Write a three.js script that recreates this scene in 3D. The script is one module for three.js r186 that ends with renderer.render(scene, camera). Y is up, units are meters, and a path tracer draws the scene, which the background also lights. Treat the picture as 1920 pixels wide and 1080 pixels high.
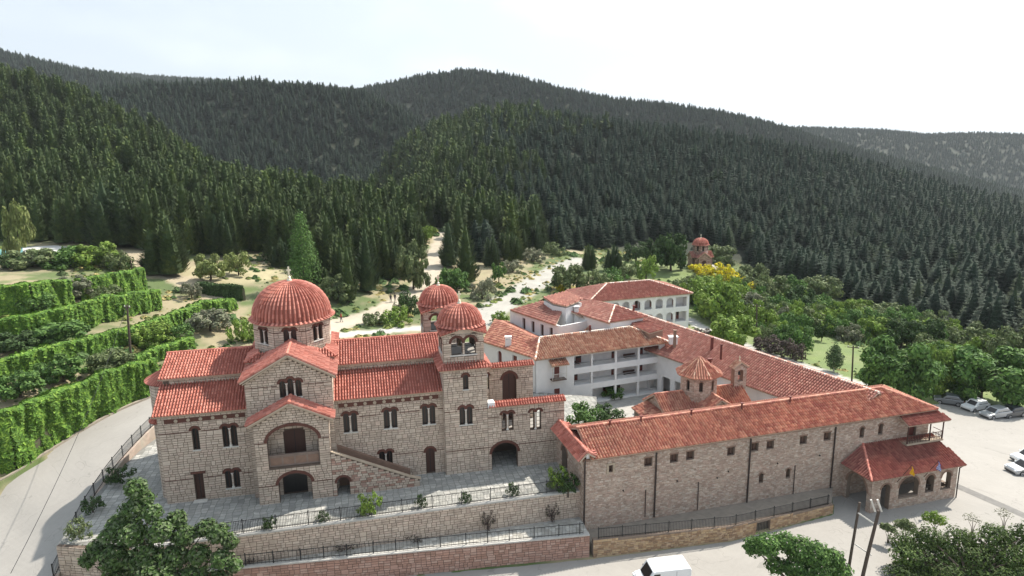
import * as THREE from 'three';
import { ImprovedNoise } from 'three/addons/math/ImprovedNoise.js';

// ---------- camera, sky, sun, exposure ----------
const scene = new THREE.Scene();
const camera = new THREE.PerspectiveCamera(45.75, 16 / 9, 0.5, 6000);
const PITCH = 11.9 * Math.PI / 180, ROLL = 0.85 * Math.PI / 180, CAM_Y = 30, FOCAL = 1280;
const cF = new THREE.Vector3(0, -Math.sin(PITCH), -Math.cos(PITCH));
const cU0 = new THREE.Vector3(0, Math.cos(PITCH), -Math.sin(PITCH)), cR0 = new THREE.Vector3(1, 0, 0);
const cR = cR0.clone().multiplyScalar(Math.cos(ROLL)).addScaledVector(cU0, -Math.sin(ROLL));
const cU = cU0.clone().multiplyScalar(Math.cos(ROLL)).addScaledVector(cR0, Math.sin(ROLL));
camera.position.set(0, CAM_Y, 0);
camera.quaternion.setFromRotationMatrix(new THREE.Matrix4().makeBasis(cR, cU, cF.clone().negate()));
scene.add(camera);

const SUN = new THREE.Vector3(0.635, 1, -0.551).normalize();
const sunLight = new THREE.DirectionalLight(new THREE.Color().setRGB(1.0, 0.94, 0.84), 5.0);
sunLight.position.copy(SUN).multiplyScalar(300);
sunLight.castShadow = true;
sunLight.shadow.radius = 1.4;
sunLight.shadow.mapSize.set(4096, 4096);
Object.assign(sunLight.shadow.camera, { left: -160, right: 160, top: 160, bottom: -160, near: 1, far: 900 });
scene.add(sunLight); scene.add(sunLight.target);

const renderer = new THREE.WebGLRenderer({ antialias: true });
renderer.toneMapping = THREE.LinearToneMapping;
renderer.toneMappingExposure = 1.58;
renderer.shadowMap.enabled = true;

const noise3 = new ImprovedNoise();
const nz = (x, y, z = 0) => noise3.noise(x, y, z);
function fbm(x, y, z = 0, o = 4) { let s = 0, a = 0.5, f = 1; for (let i = 0; i < o; i++) { s += a * nz(x * f, y * f, z + i * 7.3); a *= 0.5; f *= 2.03; } return s; }
function rng(seed) { let a = seed >>> 0; return () => { a |= 0; a = a + 0x6D2B79F5 | 0; let t = Math.imul(a ^ a >>> 15, 1 | a); t = t + Math.imul(t ^ t >>> 7, 61 | t) ^ t; return ((t ^ t >>> 14) >>> 0) / 4294967296; }; }

{ // the sky: thin bright haze, whiter towards the sun, a little blue away from it
  const W = 1024, H = 512, data = new Float32Array(W * H * 4);
  for (let j = 0; j < H; j++) for (let i = 0; i < W; i++) {
    const el = ((j + 0.5) / H - 0.5) * Math.PI, az = ((i + 0.5) / W - 0.5) * 2 * Math.PI;
    const d = new THREE.Vector3(Math.cos(el) * Math.cos(az), Math.sin(el), Math.cos(el) * Math.sin(az));
    const up = Math.max(0, d.y), k = Math.pow(1 - up, 2.2);
    const ang = Math.acos(Math.min(1, Math.max(-1, d.dot(SUN))));
    const glow = 0.62 * Math.exp(-Math.pow(ang / 0.85, 2));
    const cl = Math.max(0, fbm(d.x * 2.2 / (up + 0.25), d.z * 2.2 / (up + 0.25), 3.1, 5)) * 0.16;
    const b = 4 * (j * W + i);
    data[b] = 0.33 + 0.17 * k + glow + cl; data[b + 1] = 0.41 + 0.145 * k + glow + cl * 0.95; data[b + 2] = 0.51 + 0.10 * k + glow * 0.95 + cl * 0.85; data[b + 3] = 1;
  }
  const t = new THREE.DataTexture(data, W, H, THREE.RGBAFormat, THREE.FloatType);
  t.mapping = THREE.EquirectangularReflectionMapping; t.magFilter = THREE.LinearFilter; t.minFilter = THREE.LinearFilter; t.needsUpdate = true;
  scene.background = t; scene.environment = t;
}
scene.fog = new THREE.FogExp2(new THREE.Color().setRGB(0.80, 0.86, 0.90), 0.00008);

// ---------- layout helpers: a sight line of the photograph meets a height or a distance ----------
function ray(px, py) { return cF.clone().addScaledVector(cR, (px - 960) / FOCAL).addScaledVector(cU, -(py - 540) / FOCAL); }
function atY(px, py, y) { const d = ray(px, py), t = (y - CAM_Y) / d.y; return [d.x * t, y, d.z * t]; }
function atD(px, py, dist) { const d = ray(px, py), t = -dist / d.z; return [d.x * t, CAM_Y + d.y * t, -dist]; }

// ---------- naming ----------
const used = {};
function numbered(n) { used[n] = (used[n] || 0) + 1; return used[n] === 1 ? n : n + '_' + String(used[n] - 1).padStart(3, '0'); }
function shade(o) { o.traverse(m => { if (m.isMesh) { m.castShadow = true; m.receiveShadow = true; } }); return o; }
function thing(name, label, category, pos = [0, 0, 0], turn = 0, group) {
  const o = new THREE.Group(); o.name = numbered(name); o.position.set(...pos); o.rotation.y = turn;
  o.userData = { label, category }; if (group) o.userData.group = group; scene.add(o); return o;
}
function structure(o, label) { o.userData.kind = 'structure'; if (label) { o.userData.label = label; } return o; }
function copyOf(src, pos, turn, scale, label, group) {
  const c = src.clone(); c.name = numbered(src.userData.base || src.name.replace(/_\d{3}$/, '')); c.position.set(...pos); c.rotation.y = turn;
  if (scale) c.scale.set(...(Array.isArray(scale) ? scale : [scale, scale, scale]));
  c.userData = { ...src.userData }; if (label) c.userData.label = label; if (group) c.userData.group = group; scene.add(c); return c;
}

// ---------- materials ----------
const col = (r, g, b) => new THREE.Color().setRGB(r, g, b);
function noiseTex(fn, n = 512, srgb = false) {
  const d = new Uint8Array(n * n * 4);
  for (let j = 0; j < n; j++) for (let i = 0; i < n; i++) { const c = fn(i / n, j / n), b = 4 * (j * n + i); d[b] = Math.max(0, Math.min(255, c[0] * 255)); d[b + 1] = Math.max(0, Math.min(255, c[1] * 255)); d[b + 2] = Math.max(0, Math.min(255, c[2] * 255)); d[b + 3] = 255; }
  const t = new THREE.DataTexture(d, n, n); t.wrapS = t.wrapT = THREE.RepeatWrapping; t.magFilter = THREE.LinearFilter; t.minFilter = THREE.LinearMipmapLinearFilter; t.generateMipmaps = true;
  if (srgb) t.colorSpace = THREE.SRGBColorSpace; t.needsUpdate = true; return t;
}
// tileable noise on a torus
function tn(u, v, f, seed = 0, o = 4) { const a = u * 2 * Math.PI, b = v * 2 * Math.PI, R = f / 6.28; let s = 0, am = 0.5, k = 1; for (let i = 0; i < o; i++) { s += am * nz(Math.cos(a) * R * k + seed, Math.sin(a) * R * k + Math.cos(b) * R * k * 1.01, Math.sin(b) * R * k + seed * 1.7 + i * 3.1); am *= 0.55; k *= 2; } return s; }
const grainTex = noiseTex((u, v) => { const n = 0.86 + 0.28 * tn(u, v, 6, 1.3, 5); return [n, n, n * 0.99]; });
grainTex.repeat.set(0.35, 0.35);
const plasterTex = noiseTex((u, v) => { const n = 0.95 + 0.12 * tn(u, v, 4, 5.3, 5), s = Math.max(0, tn(u, v * 0.4, 5, 9.1, 4)) * 0.16; return [n - s, n - s, n - s * 0.9]; }); plasterTex.repeat.set(0.18, 0.18);
const concreteTex = noiseTex((u, v) => {
  const big = tn(u, v, 3, 2.2, 4), mid = tn(u, v, 11, 7.7, 3), fine = tn(u, v, 60, 4.4, 2);
  let n = 0.92 + 0.10 * big + 0.07 * mid + 0.07 * fine; const crack = Math.abs(tn(u, v, 5, 12.1, 4)); if (crack < 0.006) n -= 0.14;
  return [n, n * 0.99, n * 0.975];
}, 1024); concreteTex.repeat.set(0.045, 0.045);
const bumpTex = noiseTex((u, v) => { const n = 0.5 + 0.6 * tn(u, v, 24, 3.9, 4); return [n, n, n]; }); bumpTex.repeat.set(0.5, 0.5);
function mat(c, rough = 0.9, extra = {}) { return new THREE.MeshStandardMaterial({ color: Array.isArray(c) ? col(...c) : c, roughness: rough, side: THREE.DoubleSide, ...extra }); }
const WHITE = [1, 1, 1];
const M = {
  stone: mat(WHITE, 0.92, { vertexColors: true, map: grainTex, bumpMap: bumpTex, bumpScale: 0.012 }),
  mortar: mat([0.13, 0.092, 0.07], 0.95, { map: grainTex }),
  rubbleBack: mat([0.25, 0.19, 0.15], 0.95, { map: grainTex }),
  tile: mat(WHITE, 0.78, { vertexColors: true }),
  brick: mat([0.125, 0.048, 0.034], 0.9, { map: grainTex }),
  brickPale: mat([0.27, 0.17, 0.125], 0.9, { map: grainTex }),
  cornice: mat([0.46, 0.37, 0.28], 0.9, { map: grainTex }),
  marble: mat([0.66, 0.63, 0.58], 0.6, { map: grainTex }),
  plaster: mat([0.74, 0.73, 0.72], 0.92, { map: plasterTex, bumpMap: bumpTex, bumpScale: 0.006 }),
  glass: new THREE.MeshPhysicalMaterial({ color: col(0.014, 0.012, 0.012), roughness: 0.3, side: THREE.DoubleSide }),
  wood: mat([0.062, 0.026, 0.018], 0.7), shutter: mat([0.15, 0.085, 0.06], 0.75, { map: grainTex }), redwood: mat([0.13, 0.03, 0.022], 0.7),
  iron: mat([0.016, 0.017, 0.019], 0.55, { metalness: 0.3 }),
  pipe: mat([0.035, 0.022, 0.018], 0.6),
  concrete: mat([0.325, 0.308, 0.286], 0.95, { map: concreteTex, bumpMap: bumpTex, bumpScale: 0.008 }),
  paving: mat(WHITE, 0.95, { vertexColors: true, map: grainTex }),
  kerb: mat([0.5, 0.48, 0.45], 0.9, { map: grainTex }),
  gold: mat([0.72, 0.66, 0.5], 0.35, { metalness: 0.5 }),
  bark: mat([0.085, 0.062, 0.045], 0.95),
  pole: mat([0.075, 0.055, 0.042], 0.9),
};
function leafMat(tr = 0.32) { return new THREE.MeshPhysicalMaterial({ color: 0xffffff, vertexColors: true, roughness: 0.75, transmission: tr, thickness: 0, side: THREE.DoubleSide, specularIntensity: 0.35 }); }
M.leaf = leafMat(0.30); M.needle = mat(WHITE, 0.85, { vertexColors: true });

// ---------- geometry builder ----------
class G {
  constructor() { this.p = []; this.c = []; this.hasC = false; }
  tri(a, b, c, k) { this.p.push(a[0], a[1], a[2], b[0], b[1], b[2], c[0], c[1], c[2]); const q = k || WHITE; if (k) this.hasC = true; this.c.push(q[0], q[1], q[2], q[0], q[1], q[2], q[0], q[1], q[2]); }
  quad(a, b, c, d, k) { this.tri(a, b, c, k); this.tri(a, c, d, k); }
  fan(pts, k) { for (let i = 1; i < pts.length - 1; i++) this.tri(pts[0], pts[i], pts[i + 1], k); }
  hexa(q, k) { // q: 4 lower, 4 upper corners
    this.quad(q[3], q[2], q[1], q[0], k); this.quad(q[4], q[5], q[6], q[7], k);
    for (let i = 0; i < 4; i++) { const j = (i + 1) % 4; this.quad(q[i], q[j], q[4 + j], q[4 + i], k); }
  }
  box(x0, x1, y0, y1, z0, z1, k) { this.hexa([[x0, y0, z1], [x1, y0, z1], [x1, y0, z0], [x0, y0, z0], [x0, y1, z1], [x1, y1, z1], [x1, y1, z0], [x0, y1, z0]], k); return this; }
  bar(a, b, w, h = w, k) { // beam between two points, w across, h up
    const A = new THREE.Vector3(...a), B = new THREE.Vector3(...b), d = B.clone().sub(A).normalize();
    let s = new THREE.Vector3(0, 1, 0).cross(d); if (s.lengthSq() < 1e-4) s = new THREE.Vector3(1, 0, 0); s.normalize();
    const u = d.clone().cross(s).normalize(); s.multiplyScalar(w / 2); u.multiplyScalar(h / 2);
    const P = (c, i, j) => [c.x + s.x * i + u.x * j, c.y + s.y * i + u.y * j, c.z + s.z * i + u.z * j];
    this.hexa([P(A, -1, -1), P(A, 1, -1), P(A, 1, 1), P(A, -1, 1), P(B, -1, -1), P(B, 1, -1), P(B, 1, 1), P(B, -1, 1)], k); return this;
  }
  tube(pts, rad, n = 7, k) { // pts with radii
    let prev = null;
    for (let i = 0; i < pts.length; i++) {
      const a = new THREE.Vector3(...pts[Math.max(0, i - 1)]), b = new THREE.Vector3(...pts[Math.min(pts.length - 1, i + 1)]), d = b.sub(a).normalize();
      let s = new THREE.Vector3(0.13, 0, 1).cross(d); if (s.lengthSq() < 1e-3) s = new THREE.Vector3(1, 0, 0).cross(d); s.normalize(); const u = d.clone().cross(s);
      const r = Array.isArray(rad) ? rad[i] : rad, ring = [];
      for (let j = 0; j < n; j++) { const t = j / n * 6.2832, c = Math.cos(t) * r, e = Math.sin(t) * r; ring.push([pts[i][0] + s.x * c + u.x * e, pts[i][1] + s.y * c + u.y * e, pts[i][2] + s.z * c + u.z * e]); }
      if (prev) for (let j = 0; j < n; j++) this.quad(prev[j], prev[(j + 1) % n], ring[(j + 1) % n], ring[j], k); else this.fan(ring.slice().reverse(), k);
      prev = ring;
    }
    this.fan(prev, k); return this;
  }
  lathe(cx, cy, cz, prof, n = 16, k) { // prof: [r, y]
    for (let i = 0; i + 1 < prof.length; i++) for (let j = 0; j < n; j++) {
      const a = j / n * 6.2832, b = (j + 1) / n * 6.2832, [r0, y0] = prof[i], [r1, y1] = prof[i + 1];
      const p = (r, y, t) => [cx + r * Math.cos(t), cy + y, cz - r * Math.sin(t)];
      if (r0 > 1e-4) this.tri(p(r0, y0, a), p(r0, y0, b), p(r1, y1, b), k); if (r1 > 1e-4) this.tri(p(r0, y0, a), p(r1, y1, b), p(r1, y1, a), k);
    } return this;
  }
  get empty() { return this.p.length === 0; }
  geometry(smooth = false) {
    const g = new THREE.BufferGeometry(), p = new Float32Array(this.p), uv = new Float32Array(p.length / 3 * 2);
    g.setAttribute('position', new THREE.BufferAttribute(p, 3));
    if (this.hasC) g.setAttribute('color', new THREE.BufferAttribute(new Float32Array(this.c), 3));
    g.computeVertexNormals(); const n = g.attributes.normal.array;
    for (let i = 0; i < p.length / 3; i++) { const x = Math.abs(n[3 * i]), y = Math.abs(n[3 * i + 1]), z = Math.abs(n[3 * i + 2]); const P = [p[3 * i], p[3 * i + 1], p[3 * i + 2]]; if (y > x && y > z) { uv[2 * i] = P[0]; uv[2 * i + 1] = P[2]; } else if (x > z) { uv[2 * i] = P[2]; uv[2 * i + 1] = P[1]; } else { uv[2 * i] = P[0]; uv[2 * i + 1] = P[1]; } }
    g.setAttribute('uv', new THREE.BufferAttribute(uv, 2)); return g;
  }
  build(name, m, parent) { const o = new THREE.Mesh(this.geometry(), m); o.name = parent === scene ? numbered(name) : name; o.castShadow = o.receiveShadow = true; parent.add(o); return o; }
}
const mesh = (name, geo, m, parent) => { const o = new THREE.Mesh(geo, m); o.name = name; o.castShadow = o.receiveShadow = true; parent.add(o); return o; };
const stuff = o => { o.userData.kind = 'stuff'; return o; };

// ---------- wall frames: s along the wall, y up, n outwards ----------
const FR = (o, s, n) => ({ o, s, n, T: (a, y, b) => [o[0] + s[0] * a + n[0] * b, o[1] + y, o[2] + s[2] * a + n[2] * b] });
const front = (z, x0 = 0) => FR([x0, 0, z], [1, 0, 0], [0, 0, 1]);
function frameMatrix(fr) { const s = new THREE.Vector3(...fr.s), n = new THREE.Vector3(...fr.n); return new THREE.Matrix4().makeBasis(s, new THREE.Vector3(0, 1, 0), n).setPosition(...fr.o); }
function archPath(P, x, y0, w, top, rise) { // a rectangle with an arched head
  const h = w / 2, sp = top - rise; P.moveTo(x - h, y0); P.lineTo(x + h, y0); P.lineTo(x + h, sp);
  if (rise > 0.01) P.absellipse(x, sp, h, rise, 0, Math.PI, false); else { P.lineTo(x - h, sp); } P.lineTo(x - h, y0); return P;
}
function half(op, y) { // half width of an opening at height y
  const sp = op.top - op.rise; if (y < op.y0 - 0.001 || y > op.top) return 0; if (y <= sp || op.rise < 0.01) return op.w / 2;
  return op.w / 2 * Math.sqrt(Math.max(0, 1 - Math.pow((y - sp) / op.rise, 2)));
}
function gaps(op, ya, yb) { if (yb <= op.y0 + 0.01 || ya >= op.top - 0.01) return null; const h = half(op, Math.max(ya, op.y0)); return h > 0.01 ? [op.x - h - 0.02, op.x + h + 0.02] : null; }
// wall: {fr, outline [[s,y]...], ops, thick, style, pick}
const ASHLAR = { h: 0.215, w: [0.28, 0.6], joint: 0.04, proud: 0.04, cols: [[0.60, 0.485, 0.39], [0.63, 0.51, 0.41], [0.57, 0.455, 0.365], [0.66, 0.54, 0.44], [0.61, 0.475, 0.385], [0.54, 0.43, 0.345]] };
const RUBBLE = { h: 0.15, w: [0.14, 0.4], joint: 0.022, proud: 0.03, rough: true, cols: [[0.56, 0.425, 0.34], [0.51, 0.38, 0.305], [0.59, 0.46, 0.375], [0.46, 0.335, 0.265], [0.56, 0.44, 0.355], [0.53, 0.375, 0.30], [0.62, 0.51, 0.425]] };
const GOLDEN = { h: 0.19, w: [0.2, 0.52], joint: 0.024, proud: 0.035, rough: true, cols: [[0.480, 0.330, 0.198], [0.408, 0.264, 0.156], [0.540, 0.390, 0.240], [0.348, 0.228, 0.144], [0.504, 0.360, 0.240]] };
const ROSE = { ...ASHLAR, cols: [[0.432, 0.258, 0.198], [0.468, 0.288, 0.228], [0.384, 0.228, 0.174], [0.504, 0.336, 0.270]] };
let wallSeed = 1;
function outlineAt(poly, y) { // s interval of a simple outline at height y
  let lo = Infinity, hi = -Infinity; for (let i = 0; i < poly.length; i++) { const [x0, y0] = poly[i], [x1, y1] = poly[(i + 1) % poly.length]; if ((y0 <= y && y1 >= y) || (y1 <= y && y0 >= y)) { const t = Math.abs(y1 - y0) < 1e-6 ? 0 : (y - y0) / (y1 - y0); for (const x of Math.abs(y1 - y0) < 1e-6 ? [x0, x1] : [x0 + t * (x1 - x0)]) { lo = Math.min(lo, x); hi = Math.max(hi, x); } } } return hi > lo ? [lo, hi] : null;
}
const unitBox = new THREE.BoxGeometry(1, 1, 1);
const pickMats = new Map();
function pickMat(c) { const k = c.join(); if (!pickMats.has(k)) pickMats.set(k, mat(c, 0.92, { map: grainTex })); return pickMats.get(k); }
function stonework(parent, W, budget) {
  const r = rng(wallSeed++ * 77 + 5), st = W.style, out = [], ys = W.outline.map(p => p[1]), y0 = Math.min(...ys), y1 = Math.max(...ys);
  const put = (a, b, ya, yb) => { if (b - a > 0.08 && yb - ya > 0.05) out.push([a + st.joint / 2, b - st.joint / 2, ya + st.joint / 2, yb - st.joint / 2, Math.floor(r() * st.cols.length), st.proud * (0.75 + 0.5 * r())]); };
  const row = (iv, ya, yb) => { let a = iv[0]; while (a < iv[1] - 0.02) { let w = st.w[0] + r() * (st.w[1] - st.w[0]); if (iv[1] - a - w < st.w[0] * 0.7) w = iv[1] - a; const j = st.rough ? (r() - 0.5) * 0.03 : 0; put(a, a + w, ya + j, yb + j); a += w; } };
  const ivs = (ya, yb) => { const A = outlineAt(W.outline, ya + 0.01), B = outlineAt(W.outline, yb - 0.01); if (!A || !B) return []; let L = [[Math.max(A[0], B[0]), Math.min(A[1], B[1])]]; for (const op of W.ops || []) { const g = gaps(op, ya, yb); if (g) L = L.flatMap(([a, b]) => g[1] <= a || g[0] >= b ? [[a, b]] : [[a, g[0]], [g[1], b]].filter(q => q[1] - q[0] > 0.1)); } return L.filter(q => q[1] > q[0] + 0.1); };
  let y = y0;
  while (y < y1 - 0.05) {
    const h = st.rough ? st.h * (0.75 + 0.5 * r()) : st.h, t = Math.min(y + h, y1), t2 = y + 2 * h;
    const one = ivs(y, t), two = t2 < y1 ? ivs(t, t2) : null;
    if (!st.rough && two && JSON.stringify(one) === JSON.stringify(two)) { // stepped ashlar over two courses
      for (const iv of one) { let a = iv[0]; while (a < iv[1] - 0.02) { let w = st.w[0] * 1.1 + r() * (st.w[1] - st.w[0]) * 1.1; if (iv[1] - a - w < 0.3) w = iv[1] - a; const k = r(), e = a + w, c = y + h * (0.78 + 0.44 * r()); if (k < 0.13) put(a, e, y, t2); else if (k < 0.72) { put(a, e, y, c); put(a, e, c, t2); } else { const m = a + w * (0.35 + 0.3 * r()); put(a, e, y, c); if (w > 0.6) { put(a, m, c, t2); put(m, e, c, t2); } else put(a, e, c, t2); } a = e; } }
      y = t2;
    } else { for (const iv of one) row(iv, y, t); y = t; }
  }
  const g = new G(), T = W.fr.T; let i = 0; const m4 = frameMatrix(W.fr);
  for (const [a, b, ya, yb, ci, pr] of out) {
    const c0 = st.cols[ci];
    if (budget && budget.n > 0 && yb - ya > 0.15 && b - a > 0.3) {
      budget.n--; const o = new THREE.Mesh(unitBox, pickMat(c0)); o.name = 'stone'; o.castShadow = o.receiveShadow = true;
      o.applyMatrix4(m4.clone().multiply(new THREE.Matrix4().makeTranslation((a + b) / 2, (ya + yb) / 2, pr / 2)).multiply(new THREE.Matrix4().makeScale(b - a, yb - ya, pr))); parent.add(o);
    } else {
      const v = 0.92 + 0.16 * r(), c = [c0[0] * v, c0[1] * v, c0[2] * v], e = st.rough ? 0.012 : 0;
      const J = () => (r() - 0.5) * 2 * e;
      const q = [[a + J(), ya + J()], [b + J(), ya + J()], [b + J(), yb + J()], [a + J(), yb + J()]];
      const F = q.map(p => T(p[0], p[1], pr)), B = q.map(p => T(p[0], p[1], 0.002));
      g.quad(F[0], F[1], F[2], F[3], c); for (let k = 0; k < 4; k++) { const n = (k + 1) % 4; g.quad(B[k], B[n], F[n], F[k], c); }
    }
    i++;
  }
  if (!g.empty) stuff(g.build('stonework', M.stone, parent));
}
function wall(parent, W, budget) {
  const sh = new THREE.Shape(); W.outline.forEach((p, i) => i ? sh.lineTo(p[0], p[1]) : sh.moveTo(p[0], p[1])); sh.closePath();
  for (const op of W.ops || []) sh.holes.push(archPath(new THREE.Path(), op.x, Math.max(op.y0, Math.min(...W.outline.map(p => p[1])) + 0.004), op.w, op.top, op.rise));
  const th = W.thick || 0.45, g = new THREE.ExtrudeGeometry(sh, { depth: th, bevelEnabled: false, curveSegments: 10 }); g.translate(0, 0, -th); g.applyMatrix4(frameMatrix(W.fr));
  const o = mesh(W.name || 'wall', g, W.mat || (W.style ? (W.style.rough ? M.rubbleBack : M.mortar) : M.plaster), parent);
  if (W.style) stonework(o, W, budget); return o;
}
function extr(parent, name, fr, shape, n0, depth, m) { const g = new THREE.ExtrudeGeometry(shape, { depth, bevelEnabled: false, curveSegments: 12 }); g.translate(0, 0, n0); g.applyMatrix4(frameMatrix(fr)); return mesh(name, g, m, parent); }
function archRing(parent, fr, op, t = 0.24, n0 = 0, n1 = 0.075, m = M.brick, legs = 0) {
  const sp = op.top - op.rise, s = new THREE.Shape(), h = op.w / 2, o = h + t, R = op.rise + t;
  s.moveTo(op.x + h, sp - legs); s.lineTo(op.x + o, sp - legs); s.lineTo(op.x + o, sp); s.absellipse(op.x, sp, o, R, 0, Math.PI, false); s.lineTo(op.x - o, sp - legs); s.lineTo(op.x - h, sp - legs); s.lineTo(op.x - h, sp); s.absellipse(op.x, sp, h, op.rise, Math.PI, 0, true); s.lineTo(op.x + h, sp - legs);
  return extr(parent, 'brick_arch', fr, s, n0, n1 - n0, m);
}
// a window of one, two or three arched lights; returns its openings
function lights(x, y0, top, n = 2, lw = 0.46, gap = 0.2) { const L = []; for (let i = 0; i < n; i++) L.push({ x: x + (i - (n - 1) / 2) * (lw + gap), y0, top: n === 3 && i === 1 ? top + 0.18 : top, w: lw, rise: lw / 2 }); return L; }
function windowParts(parent, fr, L, o = {}) {
  const g = new THREE.BufferGeometry(); let first = null;
  for (const op of L) {
    if (!o.open) { const s = archPath(new THREE.Shape(), op.x, op.y0, op.w - 0.004, op.top - 0.002, op.rise); const p = extr(first || parent, first ? 'pane' : 'window', fr, s, -0.26, 0.04, M.glass); if (!first) first = p;
      const b = new G(); const T = fr.T; b.hexa([[-0.03, -0.2], [0.03, -0.2], [0.03, -0.235], [-0.03, -0.235]].map(q => T(op.x + q[0], op.y0, q[1])).concat([[-0.03, -0.2], [0.03, -0.2], [0.03, -0.235], [-0.03, -0.235]].map(q => T(op.x + q[0], op.top - 0.01, q[1])))); b.build('mullion', M.wood, first); }
    else if (!first) { const b = new G(); const T = fr.T; for (let k = 1; k < 5; k++) { const y = op.y0 + (op.top - op.y0) * k / 5; b.bar(T(L[0].x - L[0].w / 2, y, -0.2), T(L[L.length - 1].x + L[0].w / 2, y, -0.2), 0.03, 0.03); } first = b.build('window', M.iron, parent); first.name = 'window_bars'; }
    if (o.ring !== 0) archRing(first, fr, op, o.ring || 0.23, 0.0, 0.072 + 0.004 * (op.top % 1) + 0.003 * L.indexOf(op), o.ringMat || M.brick);
  }
  for (let i = 0; i + 1 < L.length; i++) { // little white column between the lights
    const x = (L[i].x + L[i + 1].x) / 2, c = new G(), P = fr.T(x, 0, -0.04), y0 = L[i].y0, sp = L[i].top - L[i].rise;
    c.lathe(P[0], P[1], P[2], [[0, y0], [0.13, y0], [0.13, y0 + 0.1], [0.085, y0 + 0.16], [0.08, sp - 0.18], [0.13, sp - 0.06], [0.14, sp], [0, sp]], 10); c.build('column', M.marble, first);
  }
  if (o.sill !== 0) { const a = L[0].x - L[0].w / 2 - 0.08, b = L[L.length - 1].x + L[L.length - 1].w / 2 + 0.08, y = L[0].y0; const s = new G(), T = fr.T; s.hexa([[a, 0.1], [b, 0.1], [b, -0.25], [a, -0.25]].map(q => T(q[0], y - 0.1, q[1])).concat([[a, 0.1], [b, 0.1], [b, -0.25], [a, -0.25]].map(q => T(q[0], y - 0.002, q[1])))); s.build('sill', M.marble, first); }
  return first;
}
// thin string course between openings
function course(parent, fr, y, s0, s1, ops = [], m = M.brick, h = 0.05, pr = 0.07, name = 'string_course') {
  let L = [[s0, s1]]; for (const op of ops) { const g = gaps({ ...op, w: op.w + 0.02 }, y - h, y + h); if (g) L = L.flatMap(([a, b]) => g[1] <= a || g[0] >= b ? [[a, b]] : [[a, g[0]], [g[1], b]]); }
  const g = new G(), T = fr.T; for (const [a, b] of L) if (b > a + 0.05) g.hexa([[a, pr], [b, pr], [b, 0], [a, 0]].map(q => T(q[0], y - h / 2, q[1])).concat([[a, pr], [b, pr], [b, 0], [a, 0]].map(q => T(q[0], y + h / 2, q[1])))); return g.empty ? null : g.build(name, m, parent);
}
function slab(g, fr, a, b, y0, y1, n0, n1, k) { const T = fr.T; g.hexa([[a, n1], [b, n1], [b, n0], [a, n0]].map(q => T(q[0], y0, q[1])).concat([[a, n1], [b, n1], [b, n0], [a, n0]].map(q => T(q[0], y1, q[1]))), k); return g; }

// ---------- tiled roofs ----------
const TILE = { church: [[0.44, 0.15, 0.108], [0.51, 0.20, 0.15], [0.37, 0.115, 0.08], [0.47, 0.175, 0.128]], worn: [[0.308, 0.110, 0.084], [0.352, 0.141, 0.106], [0.264, 0.088, 0.070], [0.326, 0.123, 0.092]], old: [[0.455, 0.200, 0.130], [0.387, 0.153, 0.104], [0.522, 0.270, 0.182], [0.349, 0.128, 0.093], [0.484, 0.225, 0.156]], pink: [[0.387, 0.167, 0.128], [0.334, 0.136, 0.106], [0.440, 0.220, 0.167], [0.361, 0.145, 0.110]], ochre: [[0.440, 0.251, 0.167], [0.387, 0.198, 0.132], [0.510, 0.330, 0.233], [0.352, 0.163, 0.110]], cap: [[0.72, 0.62, 0.52], [0.52, 0.29, 0.2], [0.76, 0.68, 0.6], [0.62, 0.48, 0.38]] };
const v3 = a => new THREE.Vector3(...a);
let roofSeed = 11;
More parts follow.
